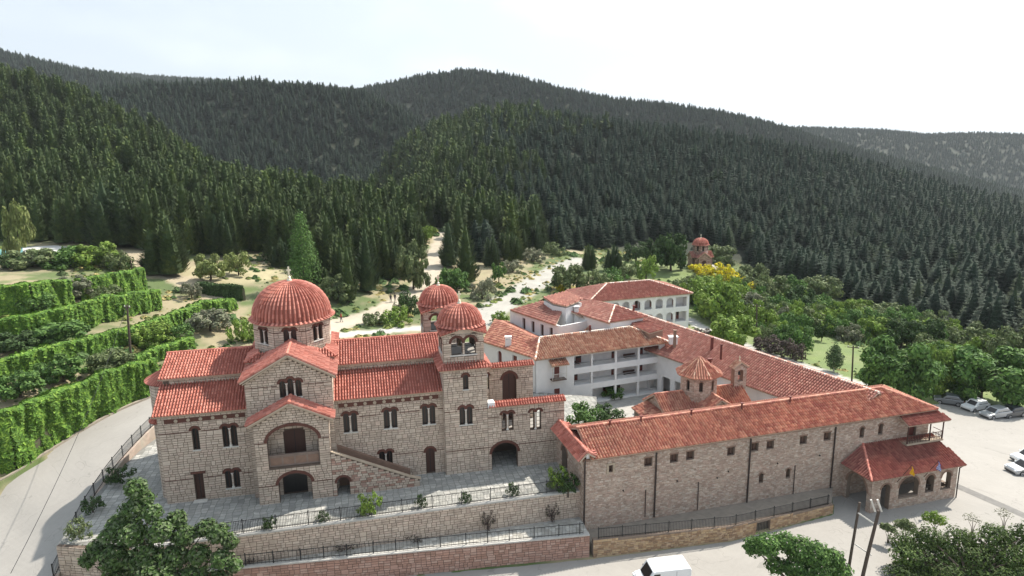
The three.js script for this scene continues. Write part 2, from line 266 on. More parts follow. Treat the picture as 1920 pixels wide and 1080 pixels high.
function tileRoof(parent, name, poly, o = {}) {
  const r = rng(roofSeed++ * 131), w = o.w || 0.25, len = o.len || 0.4, pal = TILE[o.pal || 'church'], P = poly.map(v3);
  const n = new THREE.Vector3(); for (let i = 0; i < P.length; i++) { const a = P[i], b = P[(i + 1) % P.length]; n.x += (a.y - b.y) * (a.z + b.z); n.y += (a.z - b.z) * (a.x + b.x); n.z += (a.x - b.x) * (a.y + b.y); } n.normalize(); if (n.y < 0) n.negate();
  const d = new THREE.Vector3(0, -1, 0).addScaledVector(n, n.y).normalize(), e = d.clone().cross(n).normalize(), O = P[0].clone();
  const A = P.map(p => { const q = p.clone().sub(O); return [q.dot(e), q.dot(d), q.dot(n)]; });
  const X = (a, b, c) => [O.x + e.x * a + d.x * b + n.x * c, O.y + e.y * a + d.y * b + n.y * c, O.z + e.z * a + d.z * b + n.z * c];
  const base = new G(), pan = pal[2], panShade = [pan[0] * 0.84, pan[1] * 0.84, pan[2] * 0.84];  // pan darkened below the tile tones: groove shade put into the colour
  base.fan(A.map(q => X(q[0], q[1], 0)), panShade); base.fan(A.map(q => X(q[0], q[1], -0.13)).reverse(), [0.36, 0.28, 0.21]);
  for (let i = 0; i < A.length; i++) { const j = (i + 1) % A.length; base.quad(X(A[i][0], A[i][1], -0.13), X(A[j][0], A[j][1], -0.13), X(A[j][0], A[j][1], 0), X(A[i][0], A[i][1], 0), [0.42, 0.33, 0.25]); }
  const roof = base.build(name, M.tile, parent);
  const g = new G(), a0 = Math.min(...A.map(q => q[0])), a1 = Math.max(...A.map(q => q[0])), nC = Math.max(1, Math.round((a1 - a0) / w)), st = (a1 - a0) / nC, rw = st * 0.3, hh = st * 0.72;
  for (let i = 0; i < nC; i++) {
    const a = a0 + (i + 0.5) * st; let b0 = Infinity, b1 = -Infinity;
    for (let k = 0; k < A.length; k++) { const p = A[k], q = A[(k + 1) % A.length]; if ((p[0] <= a) !== (q[0] <= a)) { const t = (a - p[0]) / (q[0] - p[0]), b = p[1] + t * (q[1] - p[1]); b0 = Math.min(b0, b); b1 = Math.max(b1, b); } }
    if (!(b1 > b0 + 0.05)) continue;
    let b = b1 + 0.06, k = 0, wob = (r() - 0.5) * 0.025;
    while (b > b0 + 0.04) {
      const e0 = Math.max(b0, b - len * (0.97 + 0.06 * r())), c0 = pal[Math.floor(r() * pal.length)], v = (0.86 + 0.28 * r()) * (1 + 0.22 * fbm(a * 0.22 + roofSeed, b * 0.22, 2.2, 3)), c = [c0[0] * v, c0[1] * v, c0[2] * v], ax = a + wob + (r() - 0.5) * 0.012;
      const S = 4, lo = [], up = []; for (let s = 0; s <= S; s++) { const t = Math.PI * s / S; lo.push(X(ax + Math.cos(t) * rw, b, Math.sin(t) * hh + 0.035)); up.push(X(ax + Math.cos(t) * rw * 0.86, e0, Math.sin(t) * hh * 0.86 + 0.004)); }
      for (let s = 0; s < S; s++) g.quad(lo[s], lo[s + 1], up[s + 1], up[s], c);
      if (k === 0) g.fan(lo.map(q => q), [c[0] * 0.9, c[1] * 0.9, c[2] * 0.9]);
      b = e0; k++;
    }
  }
  if (!g.empty) stuff(g.build('roof_tiles', M.tile, roof)); return roof;
}
function ridge(parent, p, q, rad = 0.15, pal = 'church', lift = 0.05) {
  const g = new G(), A = v3(p), B = v3(q), L = A.distanceTo(B), n = Math.max(1, Math.round(L / 0.42)), r = rng(Math.floor(L * 1000) + 3), cs = TILE[pal];
  for (let i = 0; i < n; i++) { const a = A.clone().lerp(B, i / n), b = A.clone().lerp(B, (i + 1.06) / n), c = cs[Math.floor(r() * cs.length)], v = 1.02 + 0.2 * r(); g.tube([[a.x, a.y + lift, a.z], [b.x, b.y + lift + 0.01, b.z]], [rad * 0.86, rad], 8, [c[0] * v, c[1] * v, c[2] * v]); }
  return g.build('ridge_tiles', M.tile, parent);
}
function tileDome(parent, name, c, R, H, N, rows, y0deg = 0, pal = 'church', eave = 0.35) {
  const b = new G(), prof = [], pc = TILE[pal], r = rng(N * 31 + rows); for (let i = 0; i <= 14; i++) { const t = i / 14 * Math.PI / 2; prof.push([R * Math.cos(t), H * Math.sin(t)]); } prof.unshift([R + eave, -0.16], [R + eave, -0.22]); b.lathe(c[0], c[1], c[2], prof, 40, [pc[2][0] * 0.84, pc[2][1] * 0.84, pc[2][2] * 0.84]);  // dome under the tiles darkened: shade between the tile rows painted in
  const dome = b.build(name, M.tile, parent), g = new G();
  const pt = (ang, t, off) => { const rr = (t < 0 ? R + eave * (-t) : R * Math.cos(t)) + off * Math.max(0, Math.cos(t)), y = (t < 0 ? 0.2 * t : H * Math.sin(t)) + off * Math.max(0.2, Math.sin(Math.max(0, t))); return [c[0] + rr * Math.cos(ang), c[1] + y, c[2] - rr * Math.sin(ang)]; };
  const top = 1.42;
  for (let i = -1; i < rows; i++) { const t0 = i < 0 ? -1 : i / rows * top, t1 = i < 0 ? 0 : (i + 1) / rows * top; for (let j = 0; j < N; j++) {
    const am = (j + 0.5) / N * 6.2832, hw = 3.1416 / N * 0.6, c0 = pc[Math.floor(r() * pc.length)], v = 0.86 + 0.26 * r(), k = [c0[0] * v, c0[1] * v, c0[2] * v], h0 = R * hw * (t0 < 0 ? 1 : Math.cos(t0)) * 1.6, h1 = R * hw * Math.cos(Math.max(0, t1)) * 1.5; let pl = null, pu = null;
    for (let s = 0; s <= 4; s++) { const f = Math.cos(Math.PI * s / 4), e = Math.sin(Math.PI * s / 4), lo = pt(am + f * hw, t0, e * h0 + 0.035), up = pt(am + f * hw * 0.94, t1, e * h1 + 0.004); if (pl) g.quad(pl, lo, up, pu, k); pl = lo; pu = up; }
  } }
  stuff(g.build('roof_tiles', M.tile, dome)); return dome;
}
function cross(parent, p, h) { const g = new G(); g.lathe(p[0], p[1], p[2], [[h * 0.2, -0.05], [h * 0.16, h * 0.1], [h * 0.09, h * 0.2], [h * 0.12, h * 0.27], [h * 0.04, h * 0.36], [h * 0.035, h * 0.5], [0, h * 0.5]], 10); g.box(p[0] - h * 0.055, p[0] + h * 0.055, p[1] + h * 0.45, p[1] + h, p[2] - 0.06, p[2] + 0.06); g.box(p[0] - h * 0.14, p[0] + h * 0.14, p[1] + h * 0.7, p[1] + h * 0.81, p[2] - 0.057, p[2] + 0.057); return g.build('cross', M.gold, parent); }
// ---------- terrain ----------
const toXZ = (px, py, y) => { const p = atY(px, py, y); return [p[0], p[2], y]; };
const ctl = [
  [60, 1060, -2.6], [60, 960, -1.3], [150, 880, -0.1], [230, 800, 0.8], [290, 752, 1.2], [350, 720, 1.4],
  [0, 760, 4], [150, 705, 3.6], [280, 665, 3.4], [0, 705, 5], [200, 668, 4.3], [0, 626, 6.5], [160, 617, 5.8], [296, 590, 5], [0, 593, 8], [133, 572, 7.5], [272, 545, 6.5], [0, 515, 9.5], [0, 478, 10], [150, 470, 10], [260, 490, 8.5], [330, 515, 7], [400, 525, 6.5], [470, 520, 6], [370, 560, 5], [440, 600, 3.5], [470, 650, 2.5],
  [560, 545, 4], [560, 620, 2], [640, 600, 0.8], [700, 590, 0.5], [780, 540, 0.8], [830, 440, 4], [700, 560, 1.5], [640, 560, 2.5], [880, 600, 0], [1000, 520, -0.5], [1060, 500, -1], [1100, 480, -1.5], [950, 480, 0.5], [1000, 560, -0.5], [900, 520, 0.2], [720, 640, 0.2],
  [1292, 612, -4], [1350, 640, -4.5], [1450, 660, -5.5], [1600, 715, -6], [1560, 650, -8], [1480, 640, -7], [1400, 600, -6.5], [1312, 499, -1.9], [1250, 505, -1.8], [1200, 525, -2], [1380, 552, -5], [1450, 570, -9], [1600, 610, -12], [1345, 520, -2.8],
  [1760, 760, -6], [1850, 770, -6.6], [1700, 740, -6.2], [1750, 680, -9], [1900, 700, -10], [1900, 640, -14], [1750, 620, -14],
].map(a => toXZ(...a)).concat([
  [-30, -62, -0.6], [-10, -66, -0.6], [8, -70, -1.5], [20, -72, -2.7], [34, -72, -3.5], [18, -92, -3], [0, -85, -1], [-12, -48, -4.9], [-24, -44, -4.7], [8, -50, -4.7], [28, -52, -4.7], [0, -30, -5], [40, -30, -5], [-40, -30, -3.6], [-60, -35, -1], [-80, -60, 4], [70, -40, -6], [60, -60, -5.4], [80, -70, -7], [110, -100, -12],
]).concat([[-400, 29], [0, 28], [200, 22], [400, 14], [600, 9], [750, 6], [830, 4.5], [950, 2], [1100, -6], [1300, -12], [1500, -14], [1700, -14], [1920, -14], [2300, -14]].map(([px, y]) => [(px - 960) / FOCAL * 230 * 0.985, -230, y])).concat([[1150, 195, -4], [1400, 195, -10], [0, 175, 16], [300, 170, 11.5]].map(([px, d, y]) => [(px - 960) / FOCAL * d * 0.985, -d, y]));
const TS = 40, kern = r2 => r2 < 1e-9 ? 0 : 0.5 * r2 * Math.log(r2);
const tps = (() => {
  const n = ctl.length, N = n + 3, Am = [], b = [];
  for (let i = 0; i < N; i++) { Am.push(new Float64Array(N)); b.push(0); }
  for (let i = 0; i < n; i++) { for (let j = 0; j < n; j++) Am[i][j] = kern(((ctl[i][0] - ctl[j][0]) ** 2 + (ctl[i][1] - ctl[j][1]) ** 2) / TS / TS); Am[i][i] += 0.01; Am[i][n] = Am[n][i] = 1; Am[i][n + 1] = Am[n + 1][i] = ctl[i][0] / TS; Am[i][n + 2] = Am[n + 2][i] = ctl[i][1] / TS; b[i] = ctl[i][2]; }
  for (let i = 0; i < N; i++) { let m = i; for (let k = i + 1; k < N; k++) if (Math.abs(Am[k][i]) > Math.abs(Am[m][i])) m = k; [Am[i], Am[m]] = [Am[m], Am[i]]; [b[i], b[m]] = [b[m], b[i]]; for (let k = i + 1; k < N; k++) { const f = Am[k][i] / Am[i][i]; if (f) { for (let j = i; j < N; j++) Am[k][j] -= f * Am[i][j]; b[k] -= f * b[i]; } } }
  const x = new Float64Array(N); for (let i = N - 1; i >= 0; i--) { let s = b[i]; for (let j = i + 1; j < N; j++) s -= Am[i][j] * x[j]; x[i] = s / Am[i][i]; }
  return (X, Z) => { let s = x[n] + x[n + 1] * X / TS + x[n + 2] * Z / TS; for (let i = 0; i < n; i++) s += x[i] * kern(((X - ctl[i][0]) ** 2 + (Z - ctl[i][1]) ** 2) / TS / TS); return s; };
})();
const lerpTab = (T, x) => { if (x <= T[0][0]) return T[0][1]; for (let i = 1; i < T.length; i++) if (x <= T[i][0]) { const a = T[i - 1], b = T[i]; return a[1] + (b[1] - a[1]) * (x - a[0]) / (b[0] - a[0]); } return T[T.length - 1][1]; };
const layer = (d, pts, tree = 9) => pts.map(([px, py]) => { const p = atD(px, py, d); return [p[0] / d, p[1] - tree]; });
const H1 = layer(330, [[-500, 60], [0, 135], [60, 150], [120, 165], [200, 195], [290, 240], [400, 312], [480, 345], [560, 368], [640, 385], [720, 398], [850, 405]]);
const H3 = layer(480, [[560, 350], [700, 290], [760, 255], [830, 222], [900, 206], [1000, 200], [1060, 206], [1185, 227], [1310, 240], [1410, 255], [1510, 270], [1610, 295], [1710, 320], [1810, 350], [1920, 370], [2500, 430]]);
const H2 = layer(680, [[-500, 260], [0, 200], [100, 180], [200, 157], [300, 150], [500, 146], [620, 156], [690, 170], [760, 205], [830, 240], [900, 260], [1200, 300], [1500, 330], [1920, 420], [2500, 480]]);
const H4 = layer(1050, [[-500, 40], [0, 92], [60, 105], [120, 120], [200, 133], [280, 150], [400, 185], [560, 185], [640, 172], [690, 160], [740, 150], [800, 136], [870, 127], [950, 135], [1050, 160], [1150, 181], [1250, 190], [1350, 205], [1420, 220], [1480, 236], [1560, 262], [1700, 300], [1920, 360], [2500, 420]]);
const H5 = layer(1750, [[-500, 100], [0, 120], [900, 180], [1300, 230], [1440, 236], [1510, 236], [1660, 241], [1735, 249], [1850, 246], [1920, 250], [2500, 258]]);
const t850 = atD(850, 400, 330)[0] / 330, t700 = atD(700, 400, 330)[0] / 330, t600 = atD(600, 300, 480)[0] / 480, t480 = atD(760, 300, 480)[0] / 480;
const sm = (a, b, x) => { const t = Math.max(0, Math.min(1, (x - a) / (b - a))); return t * t * (3 - 2 * t); };
const D0 = 225, baseTab = []; for (let i = 0; i <= 160; i++) { const t = -1.6 + 3.2 * i / 160; baseTab.push([t, tps(t * D0, -D0)]); }
function profile(t) {
  const y0 = lerpTab(baseTab, t), w1 = 1 - sm(t700, t850, t), w3 = sm(t600, t480, t), y2 = lerpTab(H2, t), y4 = lerpTab(H4, t), y5 = lerpTab(H5, t);
  const y3r = lerpTab(H3, t), y1r = lerpTab(H1, t);
  const y3 = (1 - w3) * (Math.min(y1r, y2) - 10) + w3 * y3r, y1 = w1 * y1r + (1 - w1) * (y0 + (y3 - y0) * 0.36);
  const P = [[D0, y0], [330, y1], [400, w1 * (Math.min(y1, y3) - 4) + (1 - w1) * (y1 + (y3 - y1) * 0.52)], [480, y3], [575, Math.min(y3, y2) - 9 * w3 + (1 - w3) * (y2 - Math.min(y3, y2)) * 0.4], [680, y2], [850, Math.min(y2, y4) - 22], [1050, y4], [1350, Math.min(y4, y5) - 35], [1750, y5], [2600, y5 - 120]];
  return P;
}
function pchip(P, x) {
  let i = 0; while (i < P.length - 2 && x > P[i + 1][0]) i++;
  const s = k => (P[k + 1][1] - P[k][1]) / (P[k + 1][0] - P[k][0]), m = k => { if (k <= 0) return s(0); if (k >= P.length - 1) return s(P.length - 2); const a = s(k - 1), b = s(k); return a * b <= 0 ? 0 : 2 * a * b / (a + b); };
  const h = P[i + 1][0] - P[i][0], t = Math.max(0, Math.min(1, (x - P[i][0]) / h)), m0 = m(i) * h, m1 = m(i + 1) * h, t2 = t * t, t3 = t2 * t;
  return (2 * t3 - 3 * t2 + 1) * P[i][1] + (t3 - 2 * t2 + t) * m0 + (-2 * t3 + 3 * t2) * P[i + 1][1] + (t3 - t2) * m1;
}
// left road: cross sections between its two edges
const roadSec = [[-260, 1060, 60, 1160, -3.4], [-70, 940, 108, 1070, -2.2], [15, 897, 135, 1005, -1.3], [90, 850, 165, 950, -0.6], [150, 812, 205, 890, 0.1], [220, 773, 258, 828, 0.8], [285, 745, 300, 790, 1.2], [345, 715, 372, 747, 1.4]].map(a => ({ L: atY(a[0], a[1], a[4]), R: atY(a[2], a[3], a[4]), y: a[4] }));
const roadMid = roadSec.map(s => [(s.L[0] + s.R[0]) / 2, (s.L[2] + s.R[2]) / 2, s.y, Math.hypot(s.L[0] - s.R[0], s.L[2] - s.R[2]) / 2]);
function nearPoly(P, x, z) { let best = [1e9, 0, 0]; for (let i = 0; i + 1 < P.length; i++) { const [ax, az] = P[i], [bx, bz] = P[i + 1], dx = bx - ax, dz = bz - az, t = Math.max(0, Math.min(1, ((x - ax) * dx + (z - az) * dz) / (dx * dx + dz * dz))), e = Math.hypot(x - ax - t * dx, z - az - t * dz); if (e < best[0]) best = [e, P[i][2] + t * (P[i + 1][2] - P[i][2]), (P[i][3] || 0) + t * ((P[i + 1][3] || 0) - (P[i][3] || 0))]; } return best; }
function inside(poly, x, z) { let c = false; for (let i = 0, j = poly.length - 1; i < poly.length; j = i++) { const [xi, zi] = poly[i], [xj, zj] = poly[j]; if ((zi > z) !== (zj > z) && x < (xj - xi) * (z - zi) / (zj - zi) + xi) c = !c; } return c; }
function edgeDist(poly, x, z) { let m = 1e9; for (let i = 0, j = poly.length - 1; i < poly.length; j = i++) { const [ax, az] = poly[j], [bx, bz] = poly[i], dx = bx - ax, dz = bz - az, t = Math.max(0, Math.min(1, ((x - ax) * dx + (z - az) * dz) / (dx * dx + dz * dz))); m = Math.min(m, Math.hypot(x - ax - t * dx, z - az - t * dz)); } return m; }
const xz = p => [p[0], p[2]];
const lotY = (x, z) => -4.42 - 0.055 * Math.max(0, x - 42) * sm(42, 55, x) - 0.045 * Math.max(0, -z - 64);
const walkFoot = [atY(1112, 1046, -4.42), atY(1372, 1014, -4.42), atY(1561, 964, -4.42)];
const lowFootL = [-32, -4.42, -46.6];
const lotPoly = [[-34, -20], [-36, -41], xz(lowFootL), [walkFoot[0][0], walkFoot[0][2] + 0.1], xz(walkFoot[1]), xz(walkFoot[2]), [31.2, -61.6], [33.5, -63], [44, -68], xz(atY(1722, 752, -5.6)), xz(atY(1800, 748, -6.6)), xz(atY(1925, 772, -7.2)), xz(atY(2250, 860, -6.6)), [95, -45], [75, -18]];
const terrEdge = [atY(330, 1016, 0), atY(450, 1000, 0), atY(1085, 917, 0)];
const terrPoly = [roadSec[1].R, roadSec[2].R, roadSec[3].R, roadSec[4].R, roadSec[5].R, roadSec[6].R].map(p => [p[0] + 0.35, p[2] + 0.1]).concat([[-33, -78], [-6, -82], [10, -78], [9, -66], [5.9, -56.0], [terrEdge[2][0], terrEdge[2][2]], [terrEdge[1][0], terrEdge[1][2]], [terrEdge[0][0], terrEdge[0][2]]]);
function ground(x, z) {
  const d = -z; let y;
  if (d > D0 - 25) { const t = x / Math.max(d, 1); const far = d > D0 ? pchip(profile(t), d) : tps(x, z); y = far; } else y = tps(x, Math.min(z, -8));
  if (d < 110) {
    const q = nearPoly(roadMid, x, z); y = y + (q[1] - 0.75 - y) * (1 - sm(q[2], q[2] + 1.6, q[0]));
    const e = edgeDist(lotPoly, x, z), L = lotY(x, z); if (inside(lotPoly, x, z)) y = L - 0.25 + Math.max(0, 0.3 - e * 0.6); else if (e < 6 && x > 44) { y = Math.max(y, L + 0.1) * (1 - sm(1.2, 6, e)) + y * sm(1.2, 6, e); }
    if (inside(terrPoly, x, z)) y = Math.min(y, -0.5);
    if (x > -36 && x < 32 && z > -60 && !inside(lotPoly, x, z) && !inside(terrPoly, x, z) && q[0] > q[2]) y = Math.min(y, -3.5);
    if (x > 5 && x < 44 && z < -54 && z > -100) y = Math.min(y, -2.75);
  }
  return y;
}
// paths of bare earth and worn concrete, as worn tracks in the ground
const track = (pts, w, c) => ({ P: pts.map(p => { const q = atY(...p); return [q[0], q[2]]; }), w, c });
const tracks = [
  track([[560, 655, 1], [640, 606, 0.8], [700, 592, 0.5], [760, 562, 0.7], [806, 520, 1], [816, 482, 2.2], [834, 438, 4]], 2.6, [0.47, 0.41, 0.32]),
  track([[880, 612, -0.2], [930, 578, -0.3], [1000, 532, -0.5], [1050, 503, -1], [1092, 490, -1.4]], 3.6, [0.40, 0.38, 0.34]),
  track([[1285, 596, -4], [1340, 624, -4.4], [1420, 659, -5.2], [1500, 686, -5.8], [1620, 722, -6]], 1.9, [0.46, 0.44, 0.41]),
  track([[250, 478, 9], [300, 505, 7.6], [345, 522, 6.9], [400, 540, 6.2]], 3.2, [0.42, 0.35, 0.24]),
  track([[380, 512, 6.6], [440, 520, 6.2], [500, 512, 6]], 5, [0.40, 0.35, 0.21]),
  track([[610, 640, 0.5], [680, 625, 0.3], [760, 615, 0.1], [850, 612, 0]], 1.6, [0.50, 0.48, 0.44]),
];
const edgePx = [[-200, 440], [0, 448], [150, 452], [260, 470], [360, 478], [480, 472], [560, 505], [640, 545], [700, 535], [750, 508], [785, 455], [815, 420], [845, 470], [900, 492], [960, 482], [1040, 468], [1090, 470], [1180, 455], [1290, 452], [1400, 500], [1500, 535], [1600, 575], [1700, 600], [1800, 625], [1920, 655], [2100, 690]];
const dE = edgePx.map(([px, py]) => { const p = hit(px, py); return [p[0] / -p[2], Math.min(-p[2], 285)]; }).sort((a, b) => a[0] - b[0]);
function groundColour(x, z, y) {
  const d = -z, n = fbm(x * 0.06, z * 0.06, 1.5, 4), m = fbm(x * 0.35, z * 0.35, 4.5, 3), f = fbm(x * 1.3, z * 1.3, 8.5, 2);
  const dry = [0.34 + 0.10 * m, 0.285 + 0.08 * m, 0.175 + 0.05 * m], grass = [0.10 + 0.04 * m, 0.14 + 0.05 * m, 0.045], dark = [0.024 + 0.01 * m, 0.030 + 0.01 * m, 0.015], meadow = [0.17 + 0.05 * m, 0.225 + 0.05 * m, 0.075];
  let g = sm(-0.12, 0.2, n + 0.5 * m - 0.02); let c = dry.map((v, i) => v + (grass[i] - v) * g);
  const me = sm(18, 40, x) * sm(80, 95, d); c = c.map((v, i) => v + (meadow[i] - v) * me * 0.85);
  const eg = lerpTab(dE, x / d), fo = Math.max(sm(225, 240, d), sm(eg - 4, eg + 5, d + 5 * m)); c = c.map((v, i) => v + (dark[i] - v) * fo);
  for (const t of tracks) { const e = nearPoly(t.P.map(p => [p[0], p[1], 0, 0]), x, z)[0] + m * 1.1 + f * 0.5; const k = 1 - sm(t.w * 0.75, t.w * 1.1, e); if (k > 0) c = c.map((v, i) => v + (t.c[i] * (1 + 0.25 * m) - v) * k); }
  return c.map(v => Math.max(0.012, 0.84 * v * (1 + 0.25 * f)));
}
function fanMesh(name, t0, t1, nt, ds) {
  const nd = ds.length, p = new Float32Array((nt + 1) * nd * 3), c = new Float32Array(p.length), uv = new Float32Array((nt + 1) * nd * 2), idx = [];
  for (let j = 0; j < nd; j++) for (let i = 0; i <= nt; i++) {
    const t = t0 + (t1 - t0) * i / nt, d = ds[j], x = t * Math.max(d, 14), z = -d, y = ground(x, z), b = j * (nt + 1) + i, k = groundColour(x, z, y);
    p.set([x, y, z], 3 * b); c.set(k, 3 * b); uv.set([x, z], 2 * b);
    if (i < nt && j < nd - 1) idx.push(b, b + 1, b + nt + 2, b, b + nt + 2, b + nt + 1);
  }
  const g = new THREE.BufferGeometry(); g.setAttribute('position', new THREE.BufferAttribute(p, 3)); g.setAttribute('color', new THREE.BufferAttribute(c, 3)); g.setAttribute('uv', new THREE.BufferAttribute(uv, 2)); g.setIndex(idx); g.computeVertexNormals();
  const o = mesh(name, g, mat(WHITE, 0.97, { vertexColors: true, bumpMap: bumpTex, bumpScale: 0.05 }), scene); return structure(o);
}
{
  const ds = []; let d = 10; while (d < 236) { ds.push(d); d *= d < 40 ? 1.03 : d < 95 ? 1.0075 : 1.0095; } ds.push(236);
  fanMesh('terrain', -1.15, 1.15, 470, ds);
  const df = []; d = 232; while (d < 2600) { df.push(d); d *= 1.018; } df.push(2600); fanMesh('hills', -1.3, 1.3, 240, df);
  const g = new G(); g.quad([-900, -6, 60], [900, -6, 60], [900, -6, -10.5], [-900, -6, -10.5]); structure(g.build('ground', mat([0.3, 0.26, 0.18], 0.97), scene));
}
{ // concrete yard: the ground rises above its edge
  const g = new THREE.PlaneGeometry(160, 110, 160, 110); g.rotateX(-Math.PI / 2); g.translate(40, 0, -57); const p = g.attributes.position, uv = g.attributes.uv; for (let i = 0; i < p.count; i++) { p.setY(i, lotY(p.getX(i), p.getZ(i)) + (p.getX(i) < -33 ? -3 : 0)); uv.setXY(i, p.getX(i), p.getZ(i)); } g.computeVertexNormals();
  // keep only the cells that touch the yard
  const idx = g.index.array, keep = []; for (let i = 0; i < idx.length; i += 3) { const x = (p.getX(idx[i]) + p.getX(idx[i + 1]) + p.getX(idx[i + 2])) / 3, z = (p.getZ(idx[i]) + p.getZ(idx[i + 1]) + p.getZ(idx[i + 2])) / 3; if (inside(lotPoly, x, z) || edgeDist(lotPoly, x, z) < 1.5) keep.push(idx[i], idx[i + 1], idx[i + 2]); } g.setIndex(keep);
  structure(mesh('yard', g, M.concrete, scene));
  const b = new G(), A = atY(1788, 908, -4.4), B = atY(1960, 985, -4.6), s = 0.55, n = [-(B[2] - A[2]), B[0] - A[0]], L = Math.hypot(...n); n[0] /= L; n[1] /= L; // dark drainage strip
  const N = 24; for (let i = 0; i < N; i++) { const q = t => [A[0] + (B[0] - A[0]) * t, 0, A[2] + (B[2] - A[2]) * t], c = q(i / N), e = q((i + 1) / N), Y = (x, z) => lotY(x, z) + 0.012; const c1 = [c[0] - n[0] * s, 0, c[2] - n[1] * s], c2 = [c[0] + n[0] * s, 0, c[2] + n[1] * s], e1 = [e[0] - n[0] * s, 0, e[2] - n[1] * s], e2 = [e[0] + n[0] * s, 0, e[2] + n[1] * s]; for (const k of [c1, c2, e1, e2]) k[1] = Y(k[0], k[2]); b.quad(c1, c2, e2, e1); }
  structure(b.build('drain_strip', mat([0.2, 0.19, 0.18], 0.95, { map: grainTex }), scene));
}
{ // left road with low kerbs
  const g = new G(), k = new G(), N = 10, S = []; for (let i = 0; i + 1 < roadSec.length; i++) for (let j = 0; j < N; j++) { const t = j / N, cr = (a, b, c, d) => 0.5 * ((2 * b) + (c - a) * t + (2 * a - 5 * b + 4 * c - d) * t * t + (3 * b - a - 3 * c + d) * t * t * t), q = key => [0, 1, 2].map(m => cr(roadSec[Math.max(0, i - 1)][key][m], roadSec[i][key][m], roadSec[i + 1][key][m], roadSec[Math.min(roadSec.length - 1, i + 2)][key][m])); S.push([q('L'), q('R')]); }
  const W = 6, mix = (a, b, t) => a.map((v, m) => v + (b[m] - v) * t);
  for (let i = 0; i + 1 < S.length; i++) for (let j = 0; j < W; j++) { const P = (s, t) => mix(s[0], s[1], t); g.quad(P(S[i], j / W), P(S[i], (j + 1) / W), P(S[i + 1], (j + 1) / W), P(S[i + 1], j / W)); }
  const road = structure(g.build('road', M.concrete, scene));
  for (let i = 0; i + 1 < S.length; i++) { const a = S[i][0], b = S[i + 1][0], o = 0.28; k.hexa([[a[0], a[1] - 1.3, a[2]], [b[0], b[1] - 1.3, b[2]], [b[0] - o, b[1] - 1.3, b[2] - o], [a[0] - o, a[1] - 1.3, a[2] - o], [a[0], a[1] + 0.22, a[2]], [b[0], b[1] + 0.22, b[2]], [b[0] - o, b[1] + 0.22, b[2] - o], [a[0] - o, a[1] + 0.22, a[2] - o]]); }
  structure(k.build('road_kerb', mat([0.36, 0.31, 0.25], 0.95, { map: grainTex }), scene)); globalThis.roadEdge = S;
}
